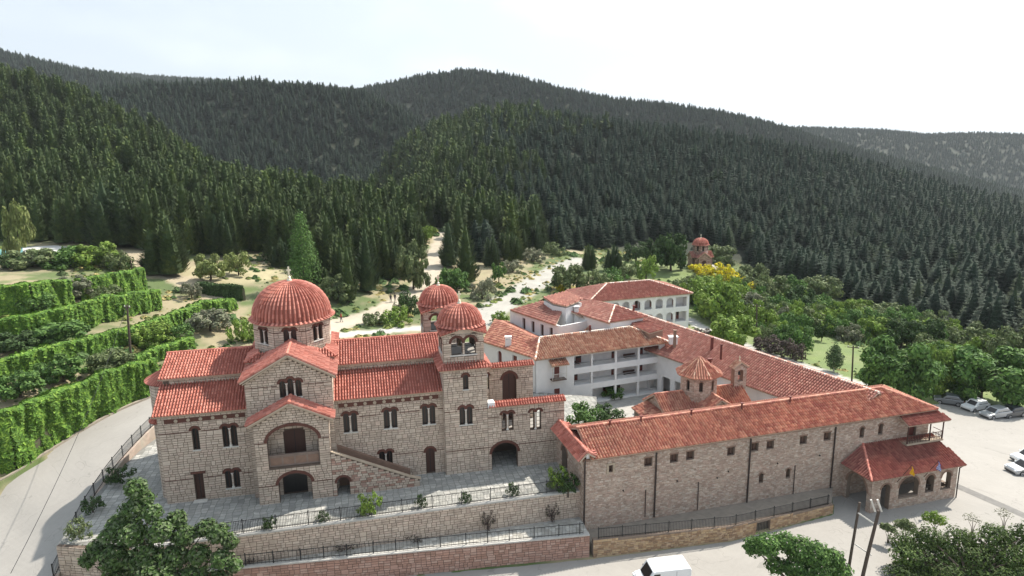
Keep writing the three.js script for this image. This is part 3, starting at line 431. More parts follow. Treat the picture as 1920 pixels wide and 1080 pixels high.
// ---------- the church ----------
{
  const ch = thing('church', 'large stone church with red tiled dome, two bell towers and arched porch', 'church', [-30.005, 0, -53.975], 12.6 * Math.PI / 180);
  const bud = { n: 300 }, rect = (x0, x1, y0, y1) => [[x0, y0], [x1, y0], [x1, y1], [x0, y1]];
  const op = (x, w, y0, top, rise = w / 2) => ({ x, w, y0, top, rise });
  const door = (fr, o, m = M.wood, dn = -0.28) => { const s = archPath(new THREE.Shape(), o.x, o.y0, o.w - 0.004, o.top - 0.002, o.rise), d = extr(ch, 'door', fr, s, dn, 0.06, m); const g = new G(); slab(g, fr, o.x - 0.02, o.x + 0.02, o.y0 + 0.05, o.top - 0.15, dn + 0.06, dn + 0.085); g.build('door_seam', M.iron, d); return d; };
  const frieze = (fr, s0, s1, y, n) => { const g = new G(); slab(g, fr, s0, s1, y - 0.2, y + 0.2, 0.0, 0.05); const f = g.build('frieze', M.brick, ch); for (let i = 0; i < n; i++) { const c = new THREE.CircleGeometry(0.15, 14), s = s0 + (s1 - s0) * (i + 0.5 + (n === 6 ? 0.45 : 0.25)) / (n + 0.6); const e = new THREE.CylinderGeometry(0.15, 0.15, 0.05, 14); e.rotateX(Math.PI / 2); e.translate(s, y, 0.07); e.applyMatrix4(frameMatrix(fr)); mesh('medallion', e, M.cornice, f); } };
  const corn = (fr, s0, s1, y, pr = 0.22) => { const g = new G(); slab(g, fr, s0, s1, y - 0.09, y + 0.1, 0, pr); g.build('cornice', M.cornice, ch); };
  const F0 = front(0), ridgeZ = -6.5, nEz = -2.7, nEy = 10.38, rY = 11.62;

  // left aisle front
  { const w1 = lights(2.83, 4.73, 6.72, 1, 0.5), w2 = lights(5.57, 4.72, 6.66, 2, 0.47, 0.2), d1 = op(2.68, 0.72, 0.12, 2.55, 0), w3 = lights(5.42, 0.84, 2.5, 2, 0.47, 0.2), ops = [...w1, ...w2, ...w3, d1];
    wall(ch, { fr: F0, outline: rect(0, 7.3, -0.1, 8.02), ops, style: ASHLAR }, bud);
    windowParts(ch, F0, w1); windowParts(ch, F0, w2); windowParts(ch, F0, w3);
    const d = door(F0, d1); const g = new G(); slab(g, F0, 2.1, 3.3, 2.56, 2.74, 0, 0.16); g.build('lintel', M.brick, d); const g2 = new G(); slab(g2, F0, 2.15, 3.25, -0.05, 0.1, 0.04, 0.5); g2.build('doorstep', M.marble, d);
    course(ch, F0, 6.42, 0, 7.3, [...w1.map(o => op(o.x, o.w + 0.46, o.y0, o.top + 0.24)), ...w2.map(o => op(o.x, o.w + 0.46, o.y0, o.top + 0.24))]); course(ch, F0, 2.13, 0, 7.3, [op(2.68, 0.8, 0, 2.6, 0), ...w3.map(o => op(o.x, o.w + 0.46, o.y0, o.top + 0.2))]);
    corn(F0, -0.2, 7.3, 8.0); frieze(F0, 0.5, 6.95, 7.5, 6); }
  // left end wall with two apses
  { const fr = FR([0, 0, -13], [0, 0, 1], [-1, 0, 0]); wall(ch, { fr, outline: [[0, -0.1], [13, -0.1], [13, 8.02], [10.1, 9.6], [10.1, 10.3], [6.5, 11.4], [2.9, 10.3], [2.9, 9.6], [0, 8.02]], ops: [], style: ASHLAR });
    course(ch, fr, 6.42, 0, 13); course(ch, fr, 2.13, 0, 13);
    for (const [z, r, h, n] of [[-6.5, 2.1, 9.3, 10], [-1.7, 0.75, 7.1, 8]]) { const g = new G(), k = new G(), rf = new G(), R = rng(5 + n); for (let i = 0; i < n; i++) { const a = Math.PI / 2 + Math.PI * i / n, b = Math.PI / 2 + Math.PI * (i + 1) / n, P = (t, y, q) => [Math.cos(t) * q, y, z - Math.sin(t) * q]; g.quad(P(a, -0.1, r), P(b, -0.1, r), P(b, h, r), P(a, h, r)); for (let y = 0; y < h - 0.2; y += 0.285) { const e = 0.035 / r / 2, s = ASHLAR.cols[Math.floor(R() * 6)]; k.quad(P(a + e, y + 0.02, r + 0.03), P(b - e, y + 0.02, r + 0.03), P(b - e, y + 0.265, r + 0.03), P(a + e, y + 0.265, r + 0.03), s); }
        for (let j = 0; j < 3; j++) for (let q = 0; q < 4; q++) { const t0 = a + (b - a) * (j + 0.14) / 3, t1 = a + (b - a) * (j + 0.86) / 3, tm = (t0 + t1) / 2, r0 = (r + 0.4) * (1 - q / 4), r1 = (r + 0.4) * (1 - (q + 1) / 4), y0 = h + q * 0.55 * r / 4 * 1.2, y1 = h + (q + 1) * 0.55 * r / 4 * 1.2, c = TILE.church[Math.floor(R() * 4)]; rf.quad(P(t0, y0 + 0.02, r0), P(tm, y0 + 0.1, r0), P(tm, y1 + 0.07, r1), P(t0, y1, r1), c); rf.quad(P(tm, y0 + 0.1, r0), P(t1, y0 + 0.02, r0), P(t1, y1, r1), P(tm, y1 + 0.07, r1), c); } rf.tri(P(a, h - 0.02, r + 0.38), P(b, h - 0.02, r + 0.38), [0, h + 0.66 * r, z], [0.3, 0.08, 0.06]); }
      const A = g.build('apse', M.mortar, ch); stuff(k.build('stonework', M.stone, A)); stuff(rf.build('roof_tiles', M.tile, A)); } }
  // aisle and nave roofs, clerestory
  for (const [x0, x1, L, R] of [[0, 7.3, -0.35, 7.3], [14.35, 24.1, 14.35, 24.1]]) {
    tileRoof(ch, 'aisle_roof', [[L, 8.12, 0.38], [R, 8.12, 0.38], [R, 9.78, -3.0], [L, 9.78, -3.0]]);
    const fr = front(-2.98); wall(ch, { fr, outline: rect(x0, x1, 9.6, 10.3), ops: [], style: ASHLAR }); corn(fr, x0 - 0.1, x1, 10.28, 0.2);
  }
  tileRoof(ch, 'nave_roof', [[-0.4, nEy, nEz], [7.4, nEy, nEz], [7.4, rY, ridgeZ], [-0.4, rY, ridgeZ]]); tileRoof(ch, 'nave_roof', [[14.3, nEy, nEz], [25.2, nEy, nEz], [25.2, rY, ridgeZ], [14.3, rY, ridgeZ]]);
  tileRoof(ch, 'nave_roof', [[-0.4, rY, ridgeZ], [25.2, rY, ridgeZ], [25.2, nEy, -10.3], [-0.4, nEy, -10.3]]); tileRoof(ch, 'aisle_roof', [[-0.35, 9.78, -10], [24.1, 9.78, -10], [24.1, 8.12, -13.4], [-0.35, 8.12, -13.4]]);
  ridge(ch, [-0.4, rY, ridgeZ], [7.4, rY, ridgeZ]); ridge(ch, [14.3, rY, ridgeZ], [25, rY, ridgeZ]);
  { const g = new G(); g.box(0.3, 24, -0.1, 8, -13, -12.6); g.box(0.3, 24, 9.5, 10.3, -10, -9.7); g.build('wall', M.mortar, ch); }
  // right aisle front
  { const W = [15.72, 19.27, 22.74].map(x => lights(x, 4.9, 6.72, 2, 0.47, 0.2)), w4 = lights(18.67, 1.1, 2.72, 2, 0.47, 0.2), d1 = op(22.72, 0.78, 0.05, 2.52), ops = [...W.flat(), ...w4, d1], big = o => op(o.x, o.w + 0.46, o.y0, o.top + 0.24);
    wall(ch, { fr: F0, outline: rect(14.35, 24.1, -0.1, 8.02), ops, style: ASHLAR }); [...W, w4].forEach(w => windowParts(ch, F0, w)); const d = door(F0, d1); archRing(d, F0, d1, 0.24);
    course(ch, F0, 6.3, 14.35, 24.1, W.flat().map(big)); course(ch, F0, 2.28, 14.35, 24.1, [...w4, d1].map(big)); corn(F0, 14.35, 24.1, 8.0); frieze(F0, 14.8, 23.7, 7.5, 10); }
  // transept: gabled front over the porch
  { const z = 0.8, fr = front(z), w = lights(10.98, 9.0, 10.5, 3, 0.46, 0.19), d = op(10.95, 1.75, 3.3, 6.05, 0.25), d2 = op(10.7, 2.0, 0.05, 2.1, 0.3), c = 10.95;
    wall(ch, { fr, outline: [[7.3, -0.1], [14.4, -0.1], [14.4, 10.6], [c - 0.1, 12.6], [7.3, 10.6]], ops: [...w, d, d2], style: ASHLAR }); windowParts(ch, fr, w, { ring: 0.22 }); door(fr, d); door(fr, d2, M.glass);
    course(ch, fr, 10.08, 7.3, 14.4, w.map(o => op(o.x, o.w + 0.44, o.y0, o.top + 0.24)));
    for (const s of [-1, 1]) wall(ch, { fr: s < 0 ? FR([7.3, 0, -4], [0, 0, 1], [-1, 0, 0]) : FR([14.4, 0, z], [0, 0, -1], [1, 0, 0]), outline: s < 0 ? [[4.0, -0.1], [4.8, -0.1], [4.8, 10.6], [0, 10.6], [0, 8], [4, 8]] : [[0, -0.1], [0.8, -0.1], [0.8, 8], [4.8, 8], [4.8, 10.6], [0, 10.6]], ops: [], style: ASHLAR });
    const ey = 10.72, ay = 12.92; tileRoof(ch, 'transept_roof', [[6.95, ey, 1.25], [c, ay, 1.25], [c, ay, -4], [6.95, ey, -4]]); tileRoof(ch, 'transept_roof', [[c, ay, 1.25], [14.8, ey, 1.25], [14.8, ey, -4], [c, ay, -4]]); ridge(ch, [c, ay, 1.27], [c, ay, -3.6]);
    const g = new G(); for (const s of [-1, 1]) g.hexa([[c, ay - 0.32, z], [c, ay - 0.32, 1.15], [c + s * 3.8, ey - 0.26, 1.15], [c + s * 3.8, ey - 0.26, z], [c, ay - 0.14, z], [c, ay - 0.14, 1.15], [c + s * 3.8, ey - 0.13, 1.15], [c + s * 3.8, ey - 0.13, z]]); g.build('cornice', M.cornice, ch); }
  // porch
  { const z = 2.2, fr = front(z), c = 10.93, up = { x: 10.95, w: 4.15, y0: 3.25, top: 6.95, rise: 1.35 }, dn = { x: 10.85, w: 2.7, y0: -0.09, top: 2.62, rise: 0.95 };
    wall(ch, { fr, outline: [[7.85, -0.1], [13.95, -0.1], [13.95, 7.25], [c, 8.85], [7.85, 7.25]], ops: [up, dn], style: ASHLAR, thick: 0.42 }, bud);
    archRing(ch, fr, up, 0.26, 0, 0.08); archRing(ch, fr, dn, 0.26, 0, 0.08); course(ch, fr, 5.6, 7.85, 13.95, [op(up.x, up.w + 0.5, 0, 9)]); course(ch, fr, 1.67, 7.85, 13.95, [op(dn.x, dn.w + 0.5, 0, 9)]);
    const sop = { x: 0.72, w: 0.7, y0: 3.25, top: 5.6, rise: 0.3 }, sdn = { x: 0.72, w: 0.7, y0: -0.09, top: 2.1, rise: 0.3 };
    wall(ch, { fr: FR([7.85, 0, 0.8], [0, 0, 1], [-1, 0, 0]), outline: rect(0, 1.4, -0.1, 7.25), ops: [sdn], style: ASHLAR, thick: 0.35 }); wall(ch, { fr: FR([13.95, 0, 2.2], [0, 0, -1], [1, 0, 0]), outline: rect(0, 1.4, -0.1, 7.25), ops: [sop, sdn], style: ASHLAR, thick: 0.35 });
    const g = new G(); g.box(8.2, 13.6, 3.0, 3.24, 0.82, 1.75); g.build('porch_floor', M.cornice, ch); const pr = new G(); pr.box(8.87, 13.03, 3.26, 4.22, 1.85, 1.97); pr.box(8.87, 13.03, 4.22, 4.31, 1.8, 2.02); const p = pr.build('parapet', mat([0.27, 0.2, 0.165], 0.9, { map: grainTex }), ch);
    for (let i = 0; i < 4; i++) { const b = new G(); b.box(9.0 + i * 1.02, 9.88 + i * 1.02, 3.42, 4.08, 1.972, 1.995); b.build('parapet_panel', M.brickPale, p); }
    const ey = 7.36, ay = 9.12; tileRoof(ch, 'porch_roof', [[7.4, ey, 2.62], [c, ay, 2.62], [c, ay, 0.8], [7.4, ey, 0.8]]); tileRoof(ch, 'porch_roof', [[c, ay, 2.62], [14.45, ey, 2.62], [14.45, ey, 0.8], [c, ay, 0.8]]); ridge(ch, [c, ay, 2.64], [c, ay, 0.85]);
    const k = new G(); for (const s of [-1, 1]) k.hexa([[c, ay - 0.3, z], [c, ay - 0.3, 2.52], [c + s * 3.45, ey - 0.26, 2.52], [c + s * 3.45, ey - 0.26, z], [c, ay - 0.14, z], [c, ay - 0.14, 2.52], [c + s * 3.45, ey - 0.13, 2.52], [c + s * 3.45, ey - 0.13, z]]); k.build('cornice', M.cornice, ch); }
  // outside stairs from the porch down along the nave
  { const n = 17, x0 = 13.95, x1 = 20.6, st = new G(); const S = new THREE.Group(); S.name = 'staircase'; ch.add(S);
    for (let i = 0; i < n; i++) { const g = new G(), a = x0 + (x1 - x0) * i / n, b = x0 + (x1 - x0) * (i + 1) / n, y = 3.24 * (1 - (i + 0.0) / n); g.box(a, b + 0.02, i < 5 ? y - 0.45 : -0.1, y, 0.5, 1.95); g.build('step', M.cornice, S); }
    const ar = { x: 14.85, w: 1.05, y0: -0.09, top: 1.75, rise: 0.5 }, fr = front(2.2); const w = wall(S, { name: 'stair_wall', fr, outline: [[13.96, -0.1], [21.5, -0.1], [21.5, 0.7], [20.6, 0.98], [13.96, 4.15]], ops: [ar], style: { ...ASHLAR, cols: ROSE.cols.concat(ASHLAR.cols) }, thick: 0.24 }); archRing(w, fr, ar, 0.2, 0, 0.07);
    const c = new G(); c.hexa([[13.96, 4.152, 1.9], [13.96, 4.152, 2.28], [20.6, 0.982, 2.28], [20.6, 0.982, 1.9], [13.96, 4.26, 1.9], [13.96, 4.26, 2.28], [20.6, 1.09, 2.28], [20.6, 1.09, 1.9]]); c.hexa([[20.6, 0.982, 1.9], [20.6, 0.982, 2.28], [21.6, 0.66, 2.28], [21.6, 0.66, 1.9], [20.6, 1.09, 1.9], [20.6, 1.09, 2.28], [21.6, 0.78, 2.28], [21.6, 0.78, 1.9]]); c.build('coping', M.cornice, S);
    const b = new G(); b.hexa([[14.4, 0, 0.1], [14.4, 0, 0.42], [20.8, 0, 0.42], [20.8, 0, 0.1], [14.4, 3.95, 0.1], [14.4, 3.95, 0.42], [20.8, 0.75, 0.42], [20.8, 0.75, 0.1]]); b.build('stair_parapet', M.brickPale, S); }
  // crossing base, drum and dome
  { const cx = 10.87, cz = -6.5, g = new G(), a = 3.62; for (const [fr, sk] of [[front(cz + a, cx - a), 0], [FR([cx - a, 0, cz - a], [0, 0, 1], [-1, 0, 0]), 0], [FR([cx + a, 0, cz + a], [0, 0, -1], [1, 0, 0]), 0], [FR([cx + a, 0, cz - a], [-1, 0, 0], [0, 0, -1]), 1]]) wall(ch, { fr, outline: rect(0, 2 * a, 9.6, 11.25), ops: [], style: sk ? null : ASHLAR, mat: M.mortar });
    const b = a + 0.3, t = 2.9, y0 = 11.3, y1 = 11.85, Q = [[-1, 1], [1, 1], [1, -1], [-1, -1]]; for (let i = 0; i < 4; i++) { const p = Q[i], q = Q[(i + 1) % 4]; tileRoof(ch, 'base_roof', [[cx + p[0] * b, y0, cz + p[1] * b], [cx + q[0] * b, y0, cz + q[1] * b], [cx + q[0] * t, y1, cz + q[1] * t], [cx + p[0] * t, y1, cz + p[1] * t]]); ridge(ch, [cx + p[0] * b, y0, cz + p[1] * b], [cx + p[0] * t, y1, cz + p[1] * t], 0.12); }
    const ap = 3.32, hw = ap * Math.tan(Math.PI / 8); for (let k = 0; k < 8; k++) { const t = k * Math.PI / 4, n = [Math.sin(t), 0, Math.cos(t)], s = [Math.cos(t), 0, -Math.sin(t)], fr = FR([cx + n[0] * ap - s[0] * hw, 0, cz + n[2] * ap - s[2] * hw], s, n), L = lights(hw, 12.55, 14.0, 2, 0.43, 0.2); wall(ch, { fr, outline: rect(0, 2 * hw, 11.3, 14.42), ops: L, style: ASHLAR }); windowParts(ch, fr, L, { ring: 0.2 }); course(ch, fr, 13.72, 0, 2 * hw, L.map(o => op(o.x, o.w + 0.42, 0, 20))); }
    const c = new G(); c.lathe(cx, 0, cz, [[3.4, 14.2], [3.72, 14.28], [3.76, 14.44], [3.3, 14.46]], 32); c.build('cornice', M.cornice, ch); tileDome(ch, 'dome', [cx, 14.62, cz], 3.42, 3.2, 56, 12, 0, 'church', 0.42); cross(ch, [cx, 17.78, cz], 1.35); }
  // two bell towers
  const tower = (cx, cz, low) => { const T = new THREE.Group(); T.name = 'bell_tower'; T.position.set(cx, 0, cz); ch.add(T); const h = 1.84;
    const sides = [[0, 1], [1, 0], [0, -1], [-1, 0]].map(([x, z]) => FR([x * h + (x ? 0 : -z * h), 0, z * h + (z ? 0 : x * h)], [z, 0, -x], [x, 0, z]));
    for (const fr of sides) { const L = lights(h, 11.36, 12.95, 2, 0.98, 0.24); const W = wall(T, { name: 'belfry_wall', fr, outline: rect(0, 2 * h, low, 13.25), ops: L, style: ASHLAR, thick: 0.36 }); for (const o of L) archRing(W, fr, o, 0.24, 0, 0.07 + 0.005 * L.indexOf(o)); const c = new G(), P = fr.T(h, 0, -0.18); c.lathe(P[0], P[1], P[2], [[0.17, 11.3], [0.17, 11.42], [0.1, 11.5], [0.1, 12.3], [0.17, 12.42], [0.17, 12.5]], 10); c.build('column', M.marble, W); const s = new G(); slab(s, fr, h - 1.25, h + 1.25, 11.24, 11.355, -0.4, 0.12); s.build('sill', M.marble, W); course(W, fr, 12.46, 0, 2 * h, L.map(o => op(o.x, o.w + 0.48, 0, 20))); }
    const fl = new G(); fl.box(-h + 0.3, h - 0.3, 11.0, 11.2, -h + 0.3, h - 0.3); fl.build('belfry_floor', M.concrete, T);
    const b = new G(); b.lathe(0, 11.75, 0, [[0, 0.62], [0.12, 0.6], [0.2, 0.42], [0.24, 0.2], [0.34, 0], [0.3, 0], [0, 0.3]], 14); b.bar([-1.5, 12.5, 0], [1.5, 12.5, 0], 0.12, 0.12); b.build('bell', mat([0.12, 0.1, 0.06], 0.45, { metalness: 0.7 }), T);
    for (let k = 0; k < 4; k++) { const sx = [-1, 1, 1, -1][k], sz = [1, 1, -1, -1][k], e = h + 0.22; tileRoof(T, 'corner_roof', [[sx * e, 13.24, sz * e], [sx * 0.3, 13.24, sz * e], [sx * 0.7, 13.75, sz * 1.4], [sx * 1.4, 13.75, sz * 0.7], [sx * e, 13.24, sz * 0.3]], { w: 0.22 }); }
    const d = new G(); for (let k = 0; k < 8; k++) { const a = (k + 0.5) / 8 * 6.2832, bb = (k + 1.5) / 8 * 6.2832, r = 1.95; d.quad([r * Math.cos(a), 13.2, r * Math.sin(a)], [r * Math.cos(bb), 13.2, r * Math.sin(bb)], [r * Math.cos(bb), 13.85, r * Math.sin(bb)], [r * Math.cos(a), 13.85, r * Math.sin(a)], ASHLAR.cols[k % 6]); } d.build('drum', M.stone, T);
    const c = new G(); c.lathe(0, 0, 0, [[1.9, 13.68], [2.12, 13.76], [2.14, 13.86], [1.8, 13.88]], 24); c.build('cornice', M.cornice, T); tileDome(T, 'tower_dome', [0, 14.0, 0], 1.92, 1.72, 34, 7, 0, 'church', 0.36); cross(T, [0, 15.68, 0], 1.15); return T; };
  tower(26.12, -1.7, 10.3); const t2 = tower(25.35, -11.7, -0.1); t2.position.y = -0.25;
  // lower part of the near tower
  { const fr = front(0.7), w1 = lights(26.08, 4.8, 6.52, 2, 0.47, 0.2), w2 = lights(26.14, 8.2, 9.6, 1, 0.44), big = o => op(o.x, o.w + 0.46, o.y0, o.top + 0.24); wall(ch, { fr, outline: rect(24.1, 28.1, -0.1, 10.15), ops: [...w1, ...w2], style: ASHLAR }); windowParts(ch, fr, w1); windowParts(ch, fr, w2); course(ch, fr, 6.15, 24.1, 28.1, w1.map(big)); course(ch, fr, 2.3, 24.1, 28.1); course(ch, fr, 9.36, 24.1, 28.1, w2.map(big));
    wall(ch, { fr: FR([24.1, 0, -3.4], [0, 0, 1], [-1, 0, 0]), outline: [[3.4, -0.1], [4.1, -0.1], [4.1, 10.15], [0, 10.15], [0, 8], [3.4, 8]], ops: [], style: ASHLAR }); wall(ch, { fr: FR([28.1, 0, 0.7], [0, 0, -1], [1, 0, 0]), outline: rect(0, 4.2, 3, 10.15), ops: [], style: ASHLAR });
    const e = [23.75, 28.45, 1.05, -3.6], i = [24.4, 27.85, 0.05, -3.3], y0 = 10.2, y1 = 10.62; tileRoof(ch, 'tower_skirt_roof', [[e[0], y0, e[2]], [e[1], y0, e[2]], [i[1], y1, i[2]], [i[0], y1, i[2]]]); tileRoof(ch, 'tower_skirt_roof', [[e[0], y0, e[3]], [e[0], y0, e[2]], [i[0], y1, i[2]], [i[0], y1, i[3]]]); tileRoof(ch, 'tower_skirt_roof', [[e[1], y0, e[2]], [e[1], y0, e[3]], [i[1], y1, i[3]], [i[1], y1, i[2]]]); }
  // screen wall with open windows and gateway, roof terrace and upper wall behind it
  { const fr = front(0.7), w1 = lights(29.97, 3.82, 5.58, 2, 0.42, 0.24), w2 = lights(32.67, 3.6, 5.52, 2, 0.4, 0.24), g = { x: 29.65, w: 2.45, y0: -0.09, top: 2.58, rise: 1.0 }, big = o => op(o.x, o.w + 0.46, o.y0, o.top + 0.24);
    wall(ch, { fr, outline: rect(28.1, 35.5, -0.1, 6.2), ops: [...w1, ...w2, g], style: ASHLAR, thick: 0.5 }); windowParts(ch, fr, w1, { open: true, sill: 0 }); windowParts(ch, fr, w2, { open: true, sill: 0 }); archRing(ch, fr, g, 0.26, 0, 0.08); course(ch, fr, 5.2, 28.1, 35.5, [...w1, ...w2].map(big)); course(ch, fr, 2.3, 28.1, 35.5, [big(g)]);
    tileRoof(ch, 'wall_coping', [[28.15, 6.28, 1.0], [35.6, 6.28, 1.0], [35.6, 6.62, 0.45], [28.15, 6.62, 0.45]]); tileRoof(ch, 'wall_coping', [[28.15, 6.62, 0.45], [35.6, 6.62, 0.45], [35.6, 6.28, -0.1], [28.15, 6.28, -0.1]]); const wb = new G(); wb.box(28.12, 28.75, 6.2, 6.75, 0.1, 0.95); wb.build('coping_block', M.plaster, ch);
    const f = new G(); f.box(28.1, 35.5, 3.0, 3.2, 0.2, -3.2); f.build('roof_terrace', M.concrete, ch); const bk = new G(); bk.box(28.1, 35.5, -0.1, 3.0, -3.2, -2.9); bk.box(35.2, 35.5, -0.1, 3.0, -3, 0.2); bk.build('wall', M.mortar, ch);  // back wall under the terrace added to keep the gateway passage dark
    const f2 = front(-3), d = { x: 31.0, w: 1.35, y0: 3.25, top: 8.1, rise: 0.67 }, w = { x: 28.78, w: 0.36, y0: 6.7, top: 8.2, rise: 0.18 }; wall(ch, { fr: f2, outline: rect(28.1, 33.4, 3.2, 8.75), ops: [d, w], style: ASHLAR }); archRing(ch, f2, d, 0.25, 0, 0.08); archRing(ch, f2, w, 0.2, 0, 0.08); door(f2, d); course(ch, f2, 7.5, 28.1, 33.4, [big(d), big(w)]);
    tileRoof(ch, 'wall_coping', [[28.1, 8.8, -2.7], [33.5, 8.8, -2.7], [33.5, 9.1, -3.25], [28.1, 9.1, -3.25]]); tileRoof(ch, 'wall_coping', [[28.1, 9.1, -3.25], [33.5, 9.1, -3.25], [33.5, 8.8, -3.8], [28.1, 8.8, -3.8]]); }
}
// ---------- terraces and retaining walls ----------
const lineFrame = (a, b) => { const dx = b[0] - a[0], dz = b[2] - a[2], L = Math.hypot(dx, dz), s = [dx / L, 0, dz / L]; return Object.assign(FR([a[0], 0, a[2]], s, [-s[2], 0, s[0]]), { L }); };
const onPlane = (fr, px, py) => { const d = ray(px, py), o = new THREE.Vector3(...fr.o), n = new THREE.Vector3(...fr.n), C = new THREE.Vector3(0, CAM_Y, 0), t = o.clone().sub(C).dot(n) / d.dot(n), P = C.addScaledVector(d, t).sub(o); return [P.x * fr.s[0] + P.z * fr.s[2], P.y + fr.o[1]]; };
const rectO = (x0, x1, y0, y1) => [[x0, y0], [x1, y0], [x1, y1], [x0, y1]];
const opn = (x, w, y0, top, rise = 0) => ({ x, w, y0, top, rise });
function prism(name, poly, y0, y1, m, parent = scene) { const s = new THREE.Shape(poly.map(p => new THREE.Vector2(p[0], -p[1]))), g = new THREE.ExtrudeGeometry(s, { depth: y1 - y0, bevelEnabled: false }); g.rotateX(-Math.PI / 2); g.translate(0, y0, 0); return mesh(name, g, m, parent); }
function flags(name, poly, y, size, cols, seed, parent = scene) { // uneven flagstones, a few centimetres thick
  const r = rng(seed), g = new G(), xs = poly.map(p => p[0]), zs = poly.map(p => p[1]), th = 0.22, c = Math.cos(th), s = Math.sin(th); const J = {}; const jit = (i, j) => J[i + ',' + j] || (J[i + ',' + j] = [(r() - 0.5) * size * 0.4, (r() - 0.5) * size * 0.4]);
  const x0 = Math.min(...xs), x1 = Math.max(...xs), z0 = Math.min(...zs), z1 = Math.max(...zs), cx = (x0 + x1) / 2, cz = (z0 + z1) / 2, N = Math.ceil(Math.hypot(x1 - x0, z1 - z0) / size / 2);
  for (let i = -N; i < N; i++) for (let j = -N; j < N; j++) { const P = (a, b) => { const q = jit(a, b), u = a * size + q[0], v = b * size * 0.8 + q[1]; return [cx + u * c + v * s, cz - u * s + v * c]; }; const q = [P(i, j), P(i + 1, j), P(i + 1, j + 1), P(i, j + 1)]; if (!q.every(p => inside(poly, p[0], p[1]))) continue; const mx = (q[0][0] + q[2][0]) / 2, mz = (q[0][1] + q[2][1]) / 2, k = 1 - 0.05 / size, v = 0.85 + 0.3 * r(), cc = cols[Math.floor(r() * cols.length)].map(a => a * v); const w = q.map(p => [mx + (p[0] - mx) * k, y + 0.012, mz + (p[1] - mz) * k]); g.quad(w[3], w[2], w[1], w[0], cc); }
  return g;
}
{
  structure(prism('terrace', terrPoly, -5.2, -0.005, mat([0.22, 0.215, 0.2], 0.95, { map: grainTex }), scene)).userData.label = undefined;
  const tr = scene.children[scene.children.length - 1]; delete tr.userData.label;
  stuff(flags('paving', terrPoly, 0, 0.55, [[0.39, 0.38, 0.35], [0.34, 0.335, 0.315], [0.44, 0.425, 0.395], [0.365, 0.36, 0.335]], 9).build('flagstones', M.paving, tr));
  const a = terrEdge[0], b = terrEdge[2], fr = lineFrame(a, b); fr.o[0] += fr.n[0] * 0.45; fr.o[2] += fr.n[2] * 0.45; const fr2 = Object.assign(FR(fr.o, fr.s, fr.n), { L: fr.L });
  const W = thing('retaining_wall', 'beige block retaining wall under the church terrace fence', 'wall', [0, 0, 0]);
  wall(W, { name: 'wall_core', fr: fr2, outline: rectO(-3, fr.L + 0.1, -3.2, 0.0), ops: [], style: ASHLAR, thick: 0.45 }, { n: 300 });
  { const c0 = terrPoly[0], f0 = lineFrame([c0[0], 0, c0[1]], fr2.T(-3, 0, 0)), f1 = FR([f0.o[0] + f0.n[0] * 0.06, 0, f0.o[2] + f0.n[2] * 0.06], f0.s, f0.n); wall(W, { name: 'wall_core', fr: f1, outline: rectO(0, f0.L, -4.6, 0.02), ops: [], style: ASHLAR, thick: 0.3 }); }
  const cap = new G(); slab(cap, fr2, -3, fr.L + 0.1, 0.004, 0.14, -0.5, 0.08); cap.build('coping', M.kerb, W);
  globalThis.terrFr = fr2;
  // ledge and lower wall
  const la = [lowFootL[0], 0, lowFootL[2]], lb = [walkFoot[0][0] - 0.3, 0, walkFoot[0][2] - 0.05], lf = lineFrame(la, lb);
  const L2 = thing('lower_wall', 'long low rose block wall along the road below the terrace', 'wall'); wall(L2, { name: 'wall_core', fr: lf, outline: rectO(0, lf.L, -4.6, -2.35), ops: [], style: ROSE, thick: 0.4 }, { n: 300 }); const c2 = new G(); slab(c2, lf, 0, lf.L, -2.346, -2.24, -0.42, 0.06); c2.build('coping', M.kerb, L2); globalThis.lowFr = lf;
  const led = [[la[0], la[2] - 0.3], [lb[0], lb[2] - 0.3], [fr2.T(fr.L, 0, 0)[0], fr2.T(fr.L, 0, 0)[2]], [fr2.T(-3, 0, 0)[0], fr2.T(-3, 0, 0)[2]]]; structure(prism('ledge', led, -5, -2.42, mat([0.40, 0.38, 0.35], 0.97, { map: grainTex }))); const lg = scene.children[scene.children.length - 1]; stuff(flags('paving', led, -2.415, 0.42, [[0.52, 0.50, 0.46], [0.44, 0.42, 0.38], [0.38, 0.36, 0.32]], 19).build('flagstones', M.paving, lg));
  // walkway in front of the entrance building, with its golden wall
  const wl = thing('walkway_wall', 'golden rubble stone wall below the entrance building railing', 'wall'); globalThis.walkFr = [];
  for (let i = 0; i < 2; i++) { const f = lineFrame(walkFoot[i], walkFoot[i + 1]), y0 = [-2.75, -3.05][i], y1 = [-3.05, -3.4][i]; const gate = i === 1 ? [{ ...opn(3.4, 1.5, -4.5, -3.35) }] : []; wall(wl, { name: 'wall_core', fr: f, outline: [[0, -4.6], [f.L, -4.6], [f.L, y1], [0, y0]], ops: gate, style: GOLDEN, thick: 0.4 }); if (i === 1) { const g = new G(); for (let k = 0; k < 9; k++) g.bar(f.T(2.72 + k * 0.17, -4.4, -0.2), f.T(2.72 + k * 0.17, -3.36, -0.2), 0.04); g.bar(f.T(2.66, -3.5, -0.2), f.T(4.14, -3.5, -0.2), 0.05); g.build('gate', M.iron, wl); } walkFr.push(Object.assign(f, { y0, y1 })); }
  const R0 = [5.9, -54.3], th = 15.6 * Math.PI / 180, rp = (u, w) => [R0[0] + u * Math.cos(th) + w * Math.sin(th), R0[1] - u * Math.sin(th) + w * Math.cos(th)];
  structure(prism('walkway', [xz(walkFoot[0]).map((v, i) => v - i * 0.15), xz(walkFoot[1]).map((v, i) => v - i * 0.3), xz(walkFoot[2]).map((v, i) => v - i * 0.3), rp(26.5, -0.3), rp(-0.3, -0.3)], -5, -3.3, mat([0.29, 0.25, 0.21], 0.95, { map: grainTex })));
}
